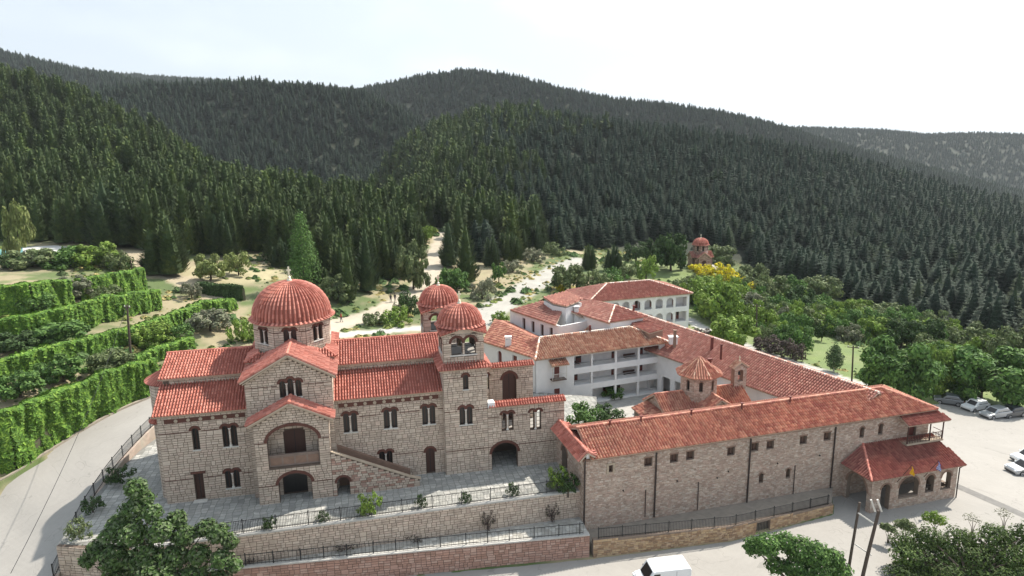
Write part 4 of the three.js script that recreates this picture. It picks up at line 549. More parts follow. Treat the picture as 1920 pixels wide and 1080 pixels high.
// ---------- railings: every baluster its own piece ----------
const barGeo = new THREE.BoxGeometry(1, 1, 1);
function railing(name, label, pts, h, step, post, o = {}) {
  const F = thing(name, label, 'fence', [0, 0, 0]); let acc = 0; const rail = new G(); let n = 0, last = -9;
  const put = (nm, p, hh, w) => { const b = new THREE.Mesh(barGeo, M.iron); b.name = nm; b.position.set(p[0], p[1] + hh / 2, p[2]); b.scale.set(w, hh, w); b.castShadow = b.receiveShadow = true; F.add(b); };
  for (let i = 0; i + 1 < pts.length; i++) { const a = pts[i], b = pts[i + 1], L = Math.hypot(b[0] - a[0], b[2] - a[2]); for (const f of [0.12, 0.98]) rail.bar([a[0], a[1] + h * f, a[2]], [b[0], b[1] + h * f, b[2]], 0.035, 0.045);
    let s = acc; while (s < L) { const t = s / L, p = [a[0] + (b[0] - a[0]) * t, a[1] + (b[1] - a[1]) * t, a[2] + (b[2] - a[2]) * t]; if (n * step - last >= post) { put('post', p, h * 1.12, 0.07); last = n * step; } else put('baluster', p, h * 0.98, o.w || 0.024); s += step; n++; } acc = s - L; }
  rail.build('rail', M.iron, F); return F;
}
{
  const T = terrFr, L = T.L; railing('terrace_fence', 'black iron railing along the upper church terrace edge', [T.T(-2.5, 0.14, -0.2), T.T(L - 0.3, 0.14, -0.2)], 1.1, 0.125, 2.4);
  const l = lowFr; railing('ledge_fence', 'thin black railing on the lower rose wall', [l.T(0.3, -2.24, -0.2), l.T(l.L - 0.5, -2.24, -0.2)], 0.95, 0.3, 1.8, { w: 0.018 });
  railing('walkway_fence', 'black iron railing in front of the stone entrance building', [walkFr[0].T(0.5, walkFr[0].y0, -0.15), walkFr[0].T(walkFr[0].L, walkFr[0].y1, -0.15), walkFr[1].T(walkFr[1].L - 0.4, walkFr[1].y1, -0.15)], 0.92, 0.14, 2.0);
  const E = roadEdge.map(s => [s[1][0] + 0.1, s[1][1], s[1][2]]).filter((p, i) => i >= 8 && i < 64); const F = railing('road_fence', 'dark iron fence curving along the left road beside the church', E.map(p => [p[0], p[1] + 0.1, p[2]]), 1.15, 0.2, 1.8);
  const w = thing('road_retaining_wall', 'low stone kerb wall under the curving road fence', 'wall'), g = new G(), r = rng(3); for (let i = 0; i + 1 < E.length; i++) { const a = E[i], b = E[i + 1], dx = b[0] - a[0], dz = b[2] - a[2], q = Math.hypot(dx, dz), nx = -dz / q * 0.2, nz2 = dx / q * 0.2, lo = -3.2; g.hexa([[a[0] - nx, lo, a[2] - nz2], [b[0] - nx, lo, b[2] - nz2], [b[0] + nx, lo, b[2] + nz2], [a[0] + nx, lo, a[2] + nz2], [a[0] - nx, a[1] + 0.12, a[2] - nz2], [b[0] - nx, b[1] + 0.12, b[2] - nz2], [b[0] + nx, b[1] + 0.12, b[2] + nz2], [a[0] + nx, a[1] + 0.12, a[2] + nz2]], [0.4 + 0.06 * r(), 0.35, 0.29]); } g.build('wall_core', M.stone, w);
}
// ---------- entrance building ----------
{
  const th = 15.6 * Math.PI / 180, B = thing('entrance_building', 'long rubble stone entrance building with old tiled roof and arcaded porch', 'building', [5.9, 0, -54.3], th);
  const wf = FR([5.9, 0, -54.3], [Math.cos(th), 0, -Math.sin(th)], [Math.sin(th), 0, Math.cos(th)]), fr = front(0), X1 = 37.2, ops = [], win = [];
  for (const [px, py] of [[1215.5, 866], [1263.6, 859], [1294, 854], [1370.5, 846], [1415, 838], [1444, 834], [1506, 825], [1551, 818]]) { const [s, y] = onPlane(wf, px, py); win.push(opn(s, 0.76, y - 0.4, y + 0.4)); }
  for (const [px, py, w, h] of [[1616, 810, 0.5, 1.1], [1651, 804, 0.5, 1.1], [1427, 896, 0.44, 0.95], [1477.5, 887, 0.44, 0.95]]) { const [s, y] = onPlane(wf, px, py); win.push(opn(s, w, y - h / 2, y + h / 2, w / 2)); }
  { const [s, y] = onPlane(wf, 1145, 878); win.push(opn(s, 0.34, y - 0.35, y + 0.3)); globalThis.plaque = [s, y]; }
  const dr = opn(35.2, 0.95, 0.75, 2.7), big = opn(33.2, 2.2, -4.3, -1.6, 0.8); ops.push(...win, dr, big);
  wall(B, { fr, outline: rectO(0, X1, -4.6, 3.42), ops, style: RUBBLE, thick: 0.5 });
  for (const o of win) { const s = archPath(new THREE.Shape(), o.x, o.y0, o.w - 0.004, o.top - 0.002, o.rise), p = extr(B, 'window', fr, s, -0.34, 0.04, M.shutter); const g = new G(); slab(g, fr, o.x - o.w / 2, o.x + o.w / 2, o.y0, o.y0 + 0.06, -0.28, -0.2); slab(g, fr, o.x - 0.025, o.x + 0.025, o.y0 + 0.062, o.top - 0.03, -0.298, -0.24); g.build('frame', M.wood, p); if (o.rise) archRing(p, fr, o, 0.13, 0, 0.06, M.brickPale); else { const l = new G(); slab(l, fr, o.x - o.w / 2 - 0.1, o.x + o.w / 2 + 0.1, o.top + 0.002, o.top + 0.13, 0, 0.045); l.build('lintel', M.brickPale, p); } }
  { const g = new G(); slab(g, fr, plaque[0] - 0.4, plaque[0] + 0.4, plaque[1] + 0.32, plaque[1] + 0.5, 0, 0.1); slab(g, fr, plaque[0] - 0.4, plaque[0] - 0.2, plaque[1] - 0.5, plaque[1] + 0.318, 0, 0.09); slab(g, fr, plaque[0] + 0.2, plaque[0] + 0.4, plaque[1] - 0.5, plaque[1] + 0.318, 0, 0.09); g.build('stone_surround', M.cornice, B); }
  for (const [px, y1, y2] of [[1230, 848, 968], [1407, 822, 945], [1566, 800, 914], [1096, 862, 985]]) { const a = onPlane(wf, px, y1), b = onPlane(wf, px - 3, y2), g = new G(); g.tube([[a[0], a[1], 0.12], [a[0] - 0.02, (a[1] + b[1]) / 2, 0.12], [a[0] - 0.05, b[1], 0.12]], 0.075, 7); g.build('downpipe', M.pipe, B); }
  for (const [px, y1, y2] of [[1210, 918, 968], [1309, 903, 955], [1490, 872, 925]]) { const a = onPlane(wf, px, y1), b = onPlane(wf, px - 1, y2), g = new G(); g.tube([[a[0], a[1], 0.09], [a[0], b[1], 0.09]], 0.04, 6); g.build('downpipe', M.pipe, B); }
  for (const [px, py] of [[1168, 919], [1269, 901], [1365, 883], [1457, 868], [1536, 853], [1344, 895]]) { const a = onPlane(wf, px, py), g = new G(); g.tube([[a[0], a[1], 0.02], [a[0], a[1] - 0.03, 0.14]], 0.07, 7); g.build('drain_spout', M.pipe, B); }
  // left end wall, with arch, and right end wall
  const sl = FR([0, 0, -6.9], [0, 0, 1], [-1, 0, 0]), ar = opn(2.3, 1.5, -0.1, 2.6, 0.75); wall(B, { fr: sl, outline: rectO(0, 6.9, -4.6, 3.42), ops: [ar], style: RUBBLE, thick: 0.5 }); archRing(B, sl, ar, 0.22, 0, 0.07, M.brickPale); { const g = new G(); g.box(0.46, 0.5, -0.1, 3, -6, -3.4); g.build('arch_back', M.wood, B); }
  wall(B, { fr: FR([X1, 0, 0], [0, 0, -1], [1, 0, 0]), outline: rectO(0, 6.2, -4.6, 3.42), ops: [], style: RUBBLE }); { const g = new G(); g.box(0.5, X1 - 0.5, -4.6, 3.42, -6.4, -6.1); g.build('rear_wall', M.plaster, B); }
  // roof
  const ey = 3.5, ry = 4.98, rz = -3.0; tileRoof(B, 'roof', [[0.55, ey, 0.45], [X1 + 0.5, ey, 0.45], [X1 - 3.4, ry, rz], [0.55, ry, rz]], { pal: 'old', w: 0.27 }); tileRoof(B, 'roof', [[0.55, ry, rz], [X1 - 3.4, ry, rz], [X1 + 0.5, ey, -6.6], [0.55, ey, -6.6]], { pal: 'old', w: 0.27 }); tileRoof(B, 'roof', [[X1 + 0.5, ey, 0.45], [X1 + 0.5, ey, -6.6], [X1 - 3.4, ry, rz]], { pal: 'old', w: 0.27 }); ridge(B, [0.5, ry, rz], [X1 - 3.4, ry, rz], 0.15, 'old'); ridge(B, [X1 + 0.5, ey, 0.45], [X1 - 3.4, ry, rz], 0.14, 'old');
  tileRoof(B, 'side_roof', [[-0.55, 3.5, 0.5], [0.2, 4.25, 0.5], [0.2, 4.25, -7], [-0.55, 3.5, -7]]); tileRoof(B, 'side_roof', [[0.2, 4.25, 0.5], [0.95, 3.75, 0.5], [0.95, 3.75, -7], [0.2, 4.25, -7]]); ridge(B, [0.2, 4.25, 0.52], [0.2, 4.25, -7], 0.14); { const g = new G(); slab(g, fr, 0, X1 + 0.1, 3.2, 3.4, 0, 0.16); g.build('cornice', M.brickPale, B); const v = new G(); for (let i = 0; i < 17; i++) { v.box(0.9, 1.15, 3.95, 4.02, 0.1 - i * 0.42, 0.3 - i * 0.42, [0.4, 0.13, 0.1]); } v.box(0.3, 0.6, 3.42, 3.9, 0.0, -7); v.build('verge_tiles', M.tile, B).userData.kind = 'stuff'; }
  for (const [px, py] of [[1141, 797], [1199, 790], [1293, 778], [1387, 770], [1477, 762]]) { const f2 = FR([5.9 + Math.sin(th) * rz, 0, -54.3 + Math.cos(th) * rz], wf.s, wf.n), a = onPlane(f2, px, py), g = new G(); g.tube([[a[0], ry - 0.2, rz + 0.3], [a[0], ry + 0.45, rz + 0.3]], 0.09, 8); g.box(a[0] - 0.14, a[0] + 0.14, ry + 0.452, ry + 0.52, rz + 0.16, rz + 0.44); g.build('vent_pipe', M.redwood, B); }
  // corner balcony
  { const g = new G(); g.box(33.4, 37.9, 0.5, 0.68, 0.04, 1.25); const b = g.build('balcony', M.cornice, B); const d = new G(); slab(d, fr, dr.x - 0.46, dr.x + 0.46, 0.76, 2.69, -0.3, -0.24); d.build('door', M.redwood, B); for (const x of [33.5, 36.2, 37.8]) { const p = new G(); p.bar([x, 0.68, 1.15], [x, 2.75, 1.15], 0.09); p.build('post', M.wood, b); } const r = new G(); for (const y of [0.95, 1.45]) { r.bar([33.5, y, 1.15], [37.8, y, 1.15], 0.05); r.bar([37.8, y, 0.05], [37.8, y, 1.15], 0.05); } r.build('handrail', M.wood, b); for (let i = 0; i < 22; i++) { const q = new G(); const x = 33.6 + i * 0.195; q.bar([x, 0.69, 1.15], [x, 1.44, 1.15], 0.035); q.build('baluster', M.wood, b); } tileRoof(B, 'canopy_roof', [[33.1, 2.75, 1.55], [38.2, 2.75, 1.55], [38.0, 3.25, 0.05], [33.3, 3.25, 0.05]], { pal: 'worn' }); for (const x of [33.8, 35.6, 37.3]) { const k = new G(); k.bar([x, 0.42, 0.9], [x, 0.0, 0.05], 0.12); k.build('bracket', M.wood, b); } }
  // arcaded porch
  { const z = 3.5, f = front(z), x0 = 27.4, x1 = 37.5, y0 = -4.6, top = -0.95, arcs = [opn(29.05, 1.05, y0 + 0.02, -1.7, 0.52), opn(31.75, 2.3, -3.4, -1.35, 1.0), opn(34.25, 0.95, -3.35, -1.55, 0.47), opn(36.2, 1.15, -3.35, -1.5, 0.57)];
    wall(B, { name: 'porch_wall', fr: f, outline: rectO(x0, x1, y0, top), ops: arcs, style: RUBBLE, thick: 0.5 }); arcs.forEach(a => archRing(B, f, a, 0.17, 0, 0.06, M.brickPale)); const sa = opn(1.75, 2.5, y0 + 0.02, -1.3, 1.25), fl = FR([x0, 0, 0], [0, 0, 1], [-1, 0, 0]), f3 = FR([x1, 0, z], [0, 0, -1], [1, 0, 0]); wall(B, { name: 'porch_wall', fr: fl, outline: rectO(0, z, y0, top), ops: [sa], style: RUBBLE, thick: 0.4 }); archRing(B, fl, sa, 0.2, 0, 0.06, M.brickPale); wall(B, { name: 'porch_wall', fr: f3, outline: rectO(0, z, y0, top), ops: [opn(1.6, 2.0, -3.35, -1.4, 0.9)], style: RUBBLE, thick: 0.4 });
    const g = new G(); g.box(x0 + 0.3, x1 - 0.3, -4.55, -4.36, 0.05, z - 0.4); g.build('porch_floor', M.concrete, B); const dd = new G(); slab(dd, fr, 32.1, 34.3, -4.3, -1.65, -0.3, -0.2); dd.build('gate_door', M.wood, B);
    for (const a of arcs.slice(2)) { const r = new G(); for (let i = 0; i < 6; i++) r.bar([a.x - a.w / 2 + 0.1 + i * (a.w - 0.2) / 5, -3.34, z - 0.25], [a.x - a.w / 2 + 0.1 + i * (a.w - 0.2) / 5, -2.8, z - 0.25], 0.03); r.bar([a.x - a.w / 2, -2.8, z - 0.25], [a.x + a.w / 2, -2.8, z - 0.25], 0.04); r.build('grille', M.iron, B); }
    const E0 = [x0 - 0.5, -0.9, z + 0.45], E1 = [x1 + 0.45, -0.9, z + 0.45], T0 = [x0 + 1.9, 0.75, 0.06], T1 = [x1 + 0.2, 0.75, 0.06], Bk = [x0 - 0.5, -0.9, 0.06]; tileRoof(B, 'porch_roof', [E0, E1, T1, T0], { w: 0.27, pal: 'worn' }); tileRoof(B, 'porch_roof', [Bk, E0, T0], { w: 0.27, pal: 'worn' }); ridge(B, E0, T0, 0.13); const pp = new G(); pp.tube([[x1 + 0.35, -1.0, z + 0.3], [x1 + 0.1, -1.3, z + 0.1], [x1 + 0.1, -4.4, z + 0.1]], 0.06, 7); pp.build('downpipe', M.pipe, B);
    globalThis.porchPt = (x, y, zz) => { const c = Math.cos(th), s = Math.sin(th); return [5.9 + x * c + zz * s, y, -54.3 - x * s + zz * c]; }; }
}
// ---------- white monastery wings ----------
function quadRoof(parent, pts, o) { return tileRoof(parent, 'roof', pts, { w: 0.32, len: 0.45, pal: 'pink', ...o }); }
function bodyFrom(B, o, poly, y0, y1, name = 'wall') { const p = prism(name, poly.map(q => [q[0] - o[0], q[2] - o[2]]), y0 - o[1], y1 - o[1], M.plaster, B); return p; }
const sub = (p, o) => [p[0] - o[0], p[1] - o[1], p[2] - o[2]], add3 = (p, d, k, dy = 0) => [p[0] + d[0] * k, p[1] + dy, p[2] + d[2] * k];
function loggia(B, o, fr, ops, y0, y1, L, depth, doors, s0 = 0) { // wall with deep openings, a rear wall, floors and doors
  const f = FR(sub(fr.o, o), fr.s, fr.n); wall(B, { name: 'wall', fr: f, outline: rectO(s0, L, y0, y1), ops, thick: 0.28 }); const g = new G(); slab(g, f, s0 + 0.05, L - 0.05, y0, y1 - 0.05, -depth - 0.2, -depth); g.build('rear_wall', M.plaster, B);
  for (const y of [...new Set(ops.map(q => Math.round((q.y0 - 0.12) * 10) / 10))]) { const s = new G(); slab(s, f, s0 + 0.1, L - 0.1, y - 0.1, y + 0.1, -depth + 0.01, -0.285); s.build('floor_slab', M.plaster, B); }
  for (const [x, y, w, h] of doors) { const s = new G(); slab(s, f, x - w / 2, x + w / 2, y, y + h, -depth + 0.005, -depth + 0.06); const d = s.build('door', M.redwood, B); const t = new G(); slab(t, f, x - w / 2 + 0.08, x + w / 2 - 0.08, y + h * 0.45, y + h - 0.1, -depth + 0.062, -depth + 0.08); t.build('door_pane', M.glass, d); }
  return f;
}
{ // courtyard floor
  structure(prism('courtyard', [[10, -60], [40, -66], [36, -80], [22, -100], [-4, -96], [-4, -80]], -4.5, -2.5, mat([0.42, 0.40, 0.37], 0.95, { map: grainTex })));
  // three-storey block with loggias
  const E0 = atY(1005, 673, 4.4), E1 = atY(1247, 641, 4.4), fr = lineFrame(E0, E1), o = [(E0[0] + E1[0]) / 2, -2.5, (E0[2] + E1[2]) / 2], L = fr.L;
  const B = thing('guest_wing', 'white three-storey wing with open loggias and ochre tiled roof', 'building', o), y = v => v + 0; const Z = (x, yy) => onPlane(fr, 990 + x / 6, 620 + yy / 6), ops = [], doors = [];
  const bays = [[520, 712], [728, 980], [1000, 1235], [1255, 1475]].map(([a, b], i) => [Z(a, 400)[0], Z(b, 350)[0]]); const rowsY = [[2.5, 4.05], [0.2, 1.7], [-2.3, -0.55]];
  rowsY.forEach(([ya, yb], r) => bays.forEach(([a, b], i) => { if (r === 2 && i === 0) return; ops.push(opn((a + b) / 2, b - a, ya + 2.5, yb + 2.5)); }));
  const fo = FR([fr.o[0], 0, fr.o[2]], fr.s, fr.n), shifted = ops; const f = loggia(B, [o[0], 0, o[2]], fo, shifted, -0.2, 6.8, L, 1.9, [[bays[0][0] + 1.5, 4.9, 0.75, 1.6], [bays[2][0] + 0.6, 4.9, 0.7, 1.6], [bays[3][0] + 1.2, 4.9, 0.75, 1.6], [bays[0][0] + 1.0, 2.6, 0.75, 1.6], [bays[2][0] + 0.6, 2.6, 0.7, 1.6], [bays[3][0] + 1.2, 2.6, 0.75, 1.6], [bays[1][0] + 3, 0.1, 1.0, 1.8], [bays[2][0] + 1, 0.1, 1.2, 1.8]]);
  bays.forEach(([a, b]) => { for (const yb of [5.0, 2.7]) { const g = new G(); for (let k = 0; k < Math.floor((b - a) / 0.16); k++) g.bar(f.T(a + 0.08 + k * 0.16, yb, -0.14), f.T(a + 0.08 + k * 0.16, yb + 0.4, -0.14), 0.018); g.bar(f.T(a, yb + 0.4, -0.14), f.T(b, yb + 0.4, -0.14), 0.035); stuff(g.build('railing', mat([0.5, 0.5, 0.5], 0.6), B)); } });
  { // furniture and stairs seen in the loggias: benches along the rear wall
    for (const [s, yy] of [[bays[2][0] + 2.6, 4.68], [bays[2][0] + 2.6, 2.38], [bays[0][0] + 0.5, 4.68]]) { const g = new G(); slab(g, f, s - 0.8, s + 0.9, yy + 0.3, yy + 0.36, -1.5, -1.0); slab(g, f, s - 0.8, s + 0.9, yy + 0.5, yy + 0.75, -1.56, -1.5); for (const q of [-0.7, 0.7]) slab(g, f, s + q, s + q + 0.06, yy, yy + 0.3, -1.5, -1.0); const b = g.build('built_in_bench', M.wood, B); } }
  const nb = [-fr.n[0], 0, -fr.n[2]]; // rear and ends
  const dp = 6.5, c0 = E0, c1 = E1, c2 = add3(E1, nb, dp), c3 = add3(E0, nb, dp); for (const [p, q] of [[c1, c2], [c2, c3], [c3, c0]]) { const ff = lineFrame(sub(p, o), sub(q, o)); wall(B, { fr: ff, outline: rectO(0.02, ff.L - 0.02, -0.2, 6.8), ops: [], thick: 0.25 }); }
  const ov = 0.45, a = (p, k, e, h) => sub([p[0] + fr.n[0] * k + fr.s[0] * e, h, p[2] + fr.n[2] * k + fr.s[2] * e], o), r0 = a(E0, -3.3, 1.9, 5.95), r1 = a(E1, -3.3, -3.4, 5.95), e0 = a(E0, ov, -0.3, 4.38), e1 = a(E1, ov, 0.45, 4.38), e2 = a(E1, -dp - ov, 0.45, 4.38), e3 = a(E0, -dp - ov, -0.3, 4.38);
  quadRoof(B, [e0, e1, r1, r0], { pal: 'ochre', w: 0.3 }); quadRoof(B, [e1, e2, r1], { pal: 'pink' }); quadRoof(B, [r0, r1, e2, e3], { pal: 'ochre' }); quadRoof(B, [e3, e0, r0], { pal: 'old' }); ridge(B, r0, r1, 0.16, 'cap'); ridge(B, r1, e1, 0.15, 'cap'); ridge(B, r0, e0, 0.15, 'cap');
  { // small wooden balcony and window on the blank part
    const [s] = Z(325, 400), d = new G(); slab(d, f, s - 0.95, s + 0.95, 4.0, 4.12, 0.002, 0.85); const bal = d.build('balcony', M.wood, B); const p = new G(); slab(p, f, s - 0.35, s + 0.3, 4.13, 5.75, 0.002, 0.05); p.build('door', M.redwood, B); for (let i = 0; i < 12; i++) { const q = new G(); q.bar(f.T(s - 0.92 + i * 0.167, 4.12, 0.82), f.T(s - 0.92 + i * 0.167, 4.85, 0.82), 0.03); q.build('baluster', M.marble, bal); } const h = new G(); h.bar(f.T(s - 0.95, 4.87, 0.82), f.T(s + 0.95, 4.87, 0.82), 0.05); for (const q of [-0.95, 0.95]) { h.bar(f.T(s + q, 4.12, 0.82), f.T(s + q, 6.0, 0.82), 0.06); } h.build('handrail', M.marble, bal); quadRoof(B, [f.T(s - 1.2, 6.05, 1.15), f.T(s + 1.2, 6.05, 1.15), f.T(s + 1.1, 6.5, 0.05), f.T(s - 1.1, 6.5, 0.05)], { pal: 'ochre', w: 0.25 }); const w = new G(); slab(w, f, s - 0.35, s + 0.35, 2.0, 2.7, 0.002, 0.05); w.build('shutter', M.redwood, B); }
  { const g = new G(), p = a(E0, -3.3, 9, 5.9); g.box(p[0] - 0.12, p[0] + 0.12, p[1], p[1] + 0.95, p[2] - 0.12, p[2] + 0.12); g.build('chimney', M.redwood, B); }
}
{ // low wing between church and loggia block
  const e0 = atY(905, 641, 4.2), e1 = atY(1004, 676, 4.2), r0 = atY(930, 602, 5.5), r1 = atY(1018, 640, 5.5), o = [(e0[0] + e1[0]) / 2, -1, (e0[2] + e1[2]) / 2], B = thing('low_wing', 'low white wing with bright orange tiled roof behind the bell tower', 'building', o), S = p => sub(p, o);
  const bx0 = add3(r0, sub(r0, e0), 0.9, -1.3), bx1 = add3(r1, sub(r1, e1), 0.9, -1.3); quadRoof(B, [S(e0), S(e1), S(r1), S(r0)], { pal: 'old' }); quadRoof(B, [S(r0), S(r1), S(bx1), S(bx0)], { pal: 'old' }); ridge(B, S(r0), S(r1), 0.16, 'old');
  const fr = lineFrame(S(e0), S(e1)); fr.o[0] -= fr.n[0] * 0.35; fr.o[2] -= fr.n[2] * 0.35; const f = FR([fr.o[0], 0, fr.o[2]], fr.s, fr.n); const ops = [opn(3.2, 0.85, 2.9, 4.6, 0.4), opn(6.3, 0.9, 2.9, 4.7), opn(8.6, 0.9, 2.9, 4.7)].filter(q => q.x < fr.L - 0.6); wall(B, { fr: f, outline: rectO(0, fr.L, -0.5, 5.15), ops, thick: 0.3 }); ops.forEach(q => { const g = new G(); slab(g, f, q.x - q.w / 2, q.x + q.w / 2, q.y0, q.top, -0.28, -0.22); g.build('door', M.redwood, B); });
  const bk = [S(e0), S(e1), S(bx1), S(bx0)]; for (const [p, q] of [[1, 2], [2, 3], [3, 0]]) { const ff = lineFrame([bk[p][0], 0, bk[p][2]], [bk[q][0], 0, bk[q][2]]); wall(B, { fr: FR([ff.o[0], 0, ff.o[2]], ff.s, ff.n), outline: rectO(0.3, ff.L - 0.3, -0.5, 5.0), ops: [], thick: 0.25 }); }
  const c = S(atY(953, 640, 5.2)), g = new G(); g.box(c[0] - 0.4, c[0] + 0.4, c[1] - 0.8, c[1] + 0.35, c[2] - 0.3, c[2] + 0.3); for (const x of [-0.3, 0, 0.3]) g.box(c[0] + x - 0.06, c[0] + x + 0.06, c[1] + 0.352, c[1] + 0.6, c[2] - 0.25, c[2] + 0.25); g.box(c[0] - 0.45, c[0] + 0.45, c[1] + 0.602, c[1] + 0.68, c[2] - 0.35, c[2] + 0.35); g.build('chimney', M.plaster, B);
}
{ // cell row with four dark doors
  const A = atY(957, 582, 6.2), D = atY(1042, 611, 6.2), Bq = atY(1016, 566, 7.4), C = atY(1056, 580, 7.4), o = [(A[0] + D[0]) / 2, 0, (A[2] + D[2]) / 2], B = thing('cell_row', 'small white row of cells with four dark doors and pink tiles', 'building', o), S = p => sub(p, o), fr = lineFrame(S(A), S(D)), f = FR([fr.o[0] - fr.n[0] * 0.3, 0, fr.o[2] - fr.n[2] * 0.3], fr.s, fr.n);
  quadRoof(B, [S(A), S(D), S(C), S(Bq)], {}); const wf = lineFrame(A, D), ops = [[979, 597], [996, 603], [1013, 609], [1030, 616]].map(([px, py]) => onPlane(FR([A[0], 0, A[2]], wf.s, wf.n), px, py)).map(([s]) => opn(s, 0.72, 3.95, 5.6)).filter(q => q.x > 0.5 && q.x < fr.L - 0.5); wall(B, { fr: f, outline: rectO(-0.6, fr.L + 0.3, -1.5, 6.2), ops, thick: 0.3 }); ops.forEach(q => { const g = new G(); slab(g, f, q.x - 0.36, q.x + 0.36, q.y0, q.top, -0.26, -0.2); g.build('door', M.wood, B); });
  const g = new G(); slab(g, f, -0.6, fr.L + 2, 3.7, 3.85, 0.01, 2.6); g.build('gallery_floor', M.concrete, B); const nb = [-fr.n[0], 0, -fr.n[2]], q = [f.T(-0.6, 0, -0.3), f.T(fr.L + 0.3, 0, -0.3), f.T(fr.L + 0.3, 0, -5), f.T(-0.6, 0, -5)]; for (const [i, j] of [[1, 2], [2, 3], [3, 0]]) { const ff = lineFrame(q[i], q[j]); wall(B, { fr: ff, outline: rectO(0.02, ff.L - 0.02, -1.5, 6.1), ops: [], thick: 0.25 }); } quadRoof(B, [S(Bq), S(C), f.T(fr.L + 0.5, 6.1, -5.4), f.T(-0.9, 6.1, -5.4)], {}); ridge(B, S(Bq), S(C), 0.15, 'pink');
}
{ // tall middle block
  const e0 = atY(1050, 578, 6.9), e1 = atY(1142, 605, 6.9), r0 = atY(1090, 560, 7.9), r1 = atY(1153, 573, 7.9), o = [(e0[0] + e1[0]) / 2, -2, (e0[2] + e1[2]) / 2], B = thing('middle_block', 'white upper block with small dark windows and chimney amid pink roofs', 'building', o), S = p => sub(p, o), fr = lineFrame(S(e0), S(e1)), f = FR([fr.o[0] - fr.n[0] * 0.3, 0, fr.o[2] - fr.n[2] * 0.3], fr.s, fr.n);
  quadRoof(B, [S(e0), S(e1), S(r1), S(r0)], {}); const k = [2.3, 4.6].filter(x => x < fr.L), ops = k.map((x, i) => opn(x, 0.5, 6.6, 7.6)); wall(B, { fr: f, outline: rectO(0, fr.L, 0, 8.75), ops, thick: 0.3 }); ops.forEach((q, i) => { const g = new G(); slab(g, f, q.x - 0.25, q.x + 0.25, q.y0, q.top, -0.25, -0.2); g.build('window', i ? M.redwood : M.glass, B); });
  const g = new G(), c = f.T(3.5, 0, 0.2); g.box(c[0] - 0.3, c[0] + 0.3, 4, 9.6, c[2] - 0.25, c[2] + 0.25); g.box(c[0] - 0.42, c[0] + 0.42, 9.75, 9.87, c[2] - 0.36, c[2] + 0.36); for (const x of [-0.3, 0.3]) g.box(c[0] + x - 0.06, c[0] + x + 0.06, 9.6, 9.75, c[2] - 0.25, c[2] + 0.25); g.build('chimney', M.plaster, B);
  const q = [f.T(0, 0, -0.3), f.T(fr.L, 0, -0.3), f.T(fr.L, 0, -6), f.T(0, 0, -6)]; for (const [i, j] of [[1, 2], [2, 3], [3, 0]]) { const ff = lineFrame(q[i], q[j]); wall(B, { fr: ff, outline: rectO(0.02, ff.L - 0.02, 0, 8.7), ops: [], thick: 0.25 }); } quadRoof(B, [S(r0), S(r1), f.T(fr.L + 0.4, 8.7, -6.4), f.T(-0.4, 8.7, -6.4)], {}); quadRoof(B, [S(e1), f.T(fr.L + 0.5, 8.75, -6.3), S(r1)], {}); ridge(B, S(r0), S(r1), 0.15, 'pink'); ridge(B, S(e1), S(r1), 0.14, 'cap');
  // small upper roof at the back left
  const u = [atY(1036, 569, 8.2), atY(1062, 574, 8.2), atY(1093, 559, 8.6), atY(1062, 547, 8.6), atY(1019, 555, 8.6)].map(S); quadRoof(B, [u[0], u[1], u[2], u[3], u[4]], {}); const u2 = [u[0], u[1], u[2], u[3], u[4]].map(p => [p[0], p[2]]); prism('wall', u2.map(p => [p[0] * 0.96 + u[0][0] * 0.04, p[1] * 0.97 + u[0][2] * 0.03]), 2, 9.9, M.plaster, B);
  const w = [atY(1085, 628, 4.6), atY(1150, 612, 4.6), atY(1168, 604, 5.4), atY(1100, 608, 5.4)].map(S); quadRoof(B, w, { pal: 'ochre' });
}
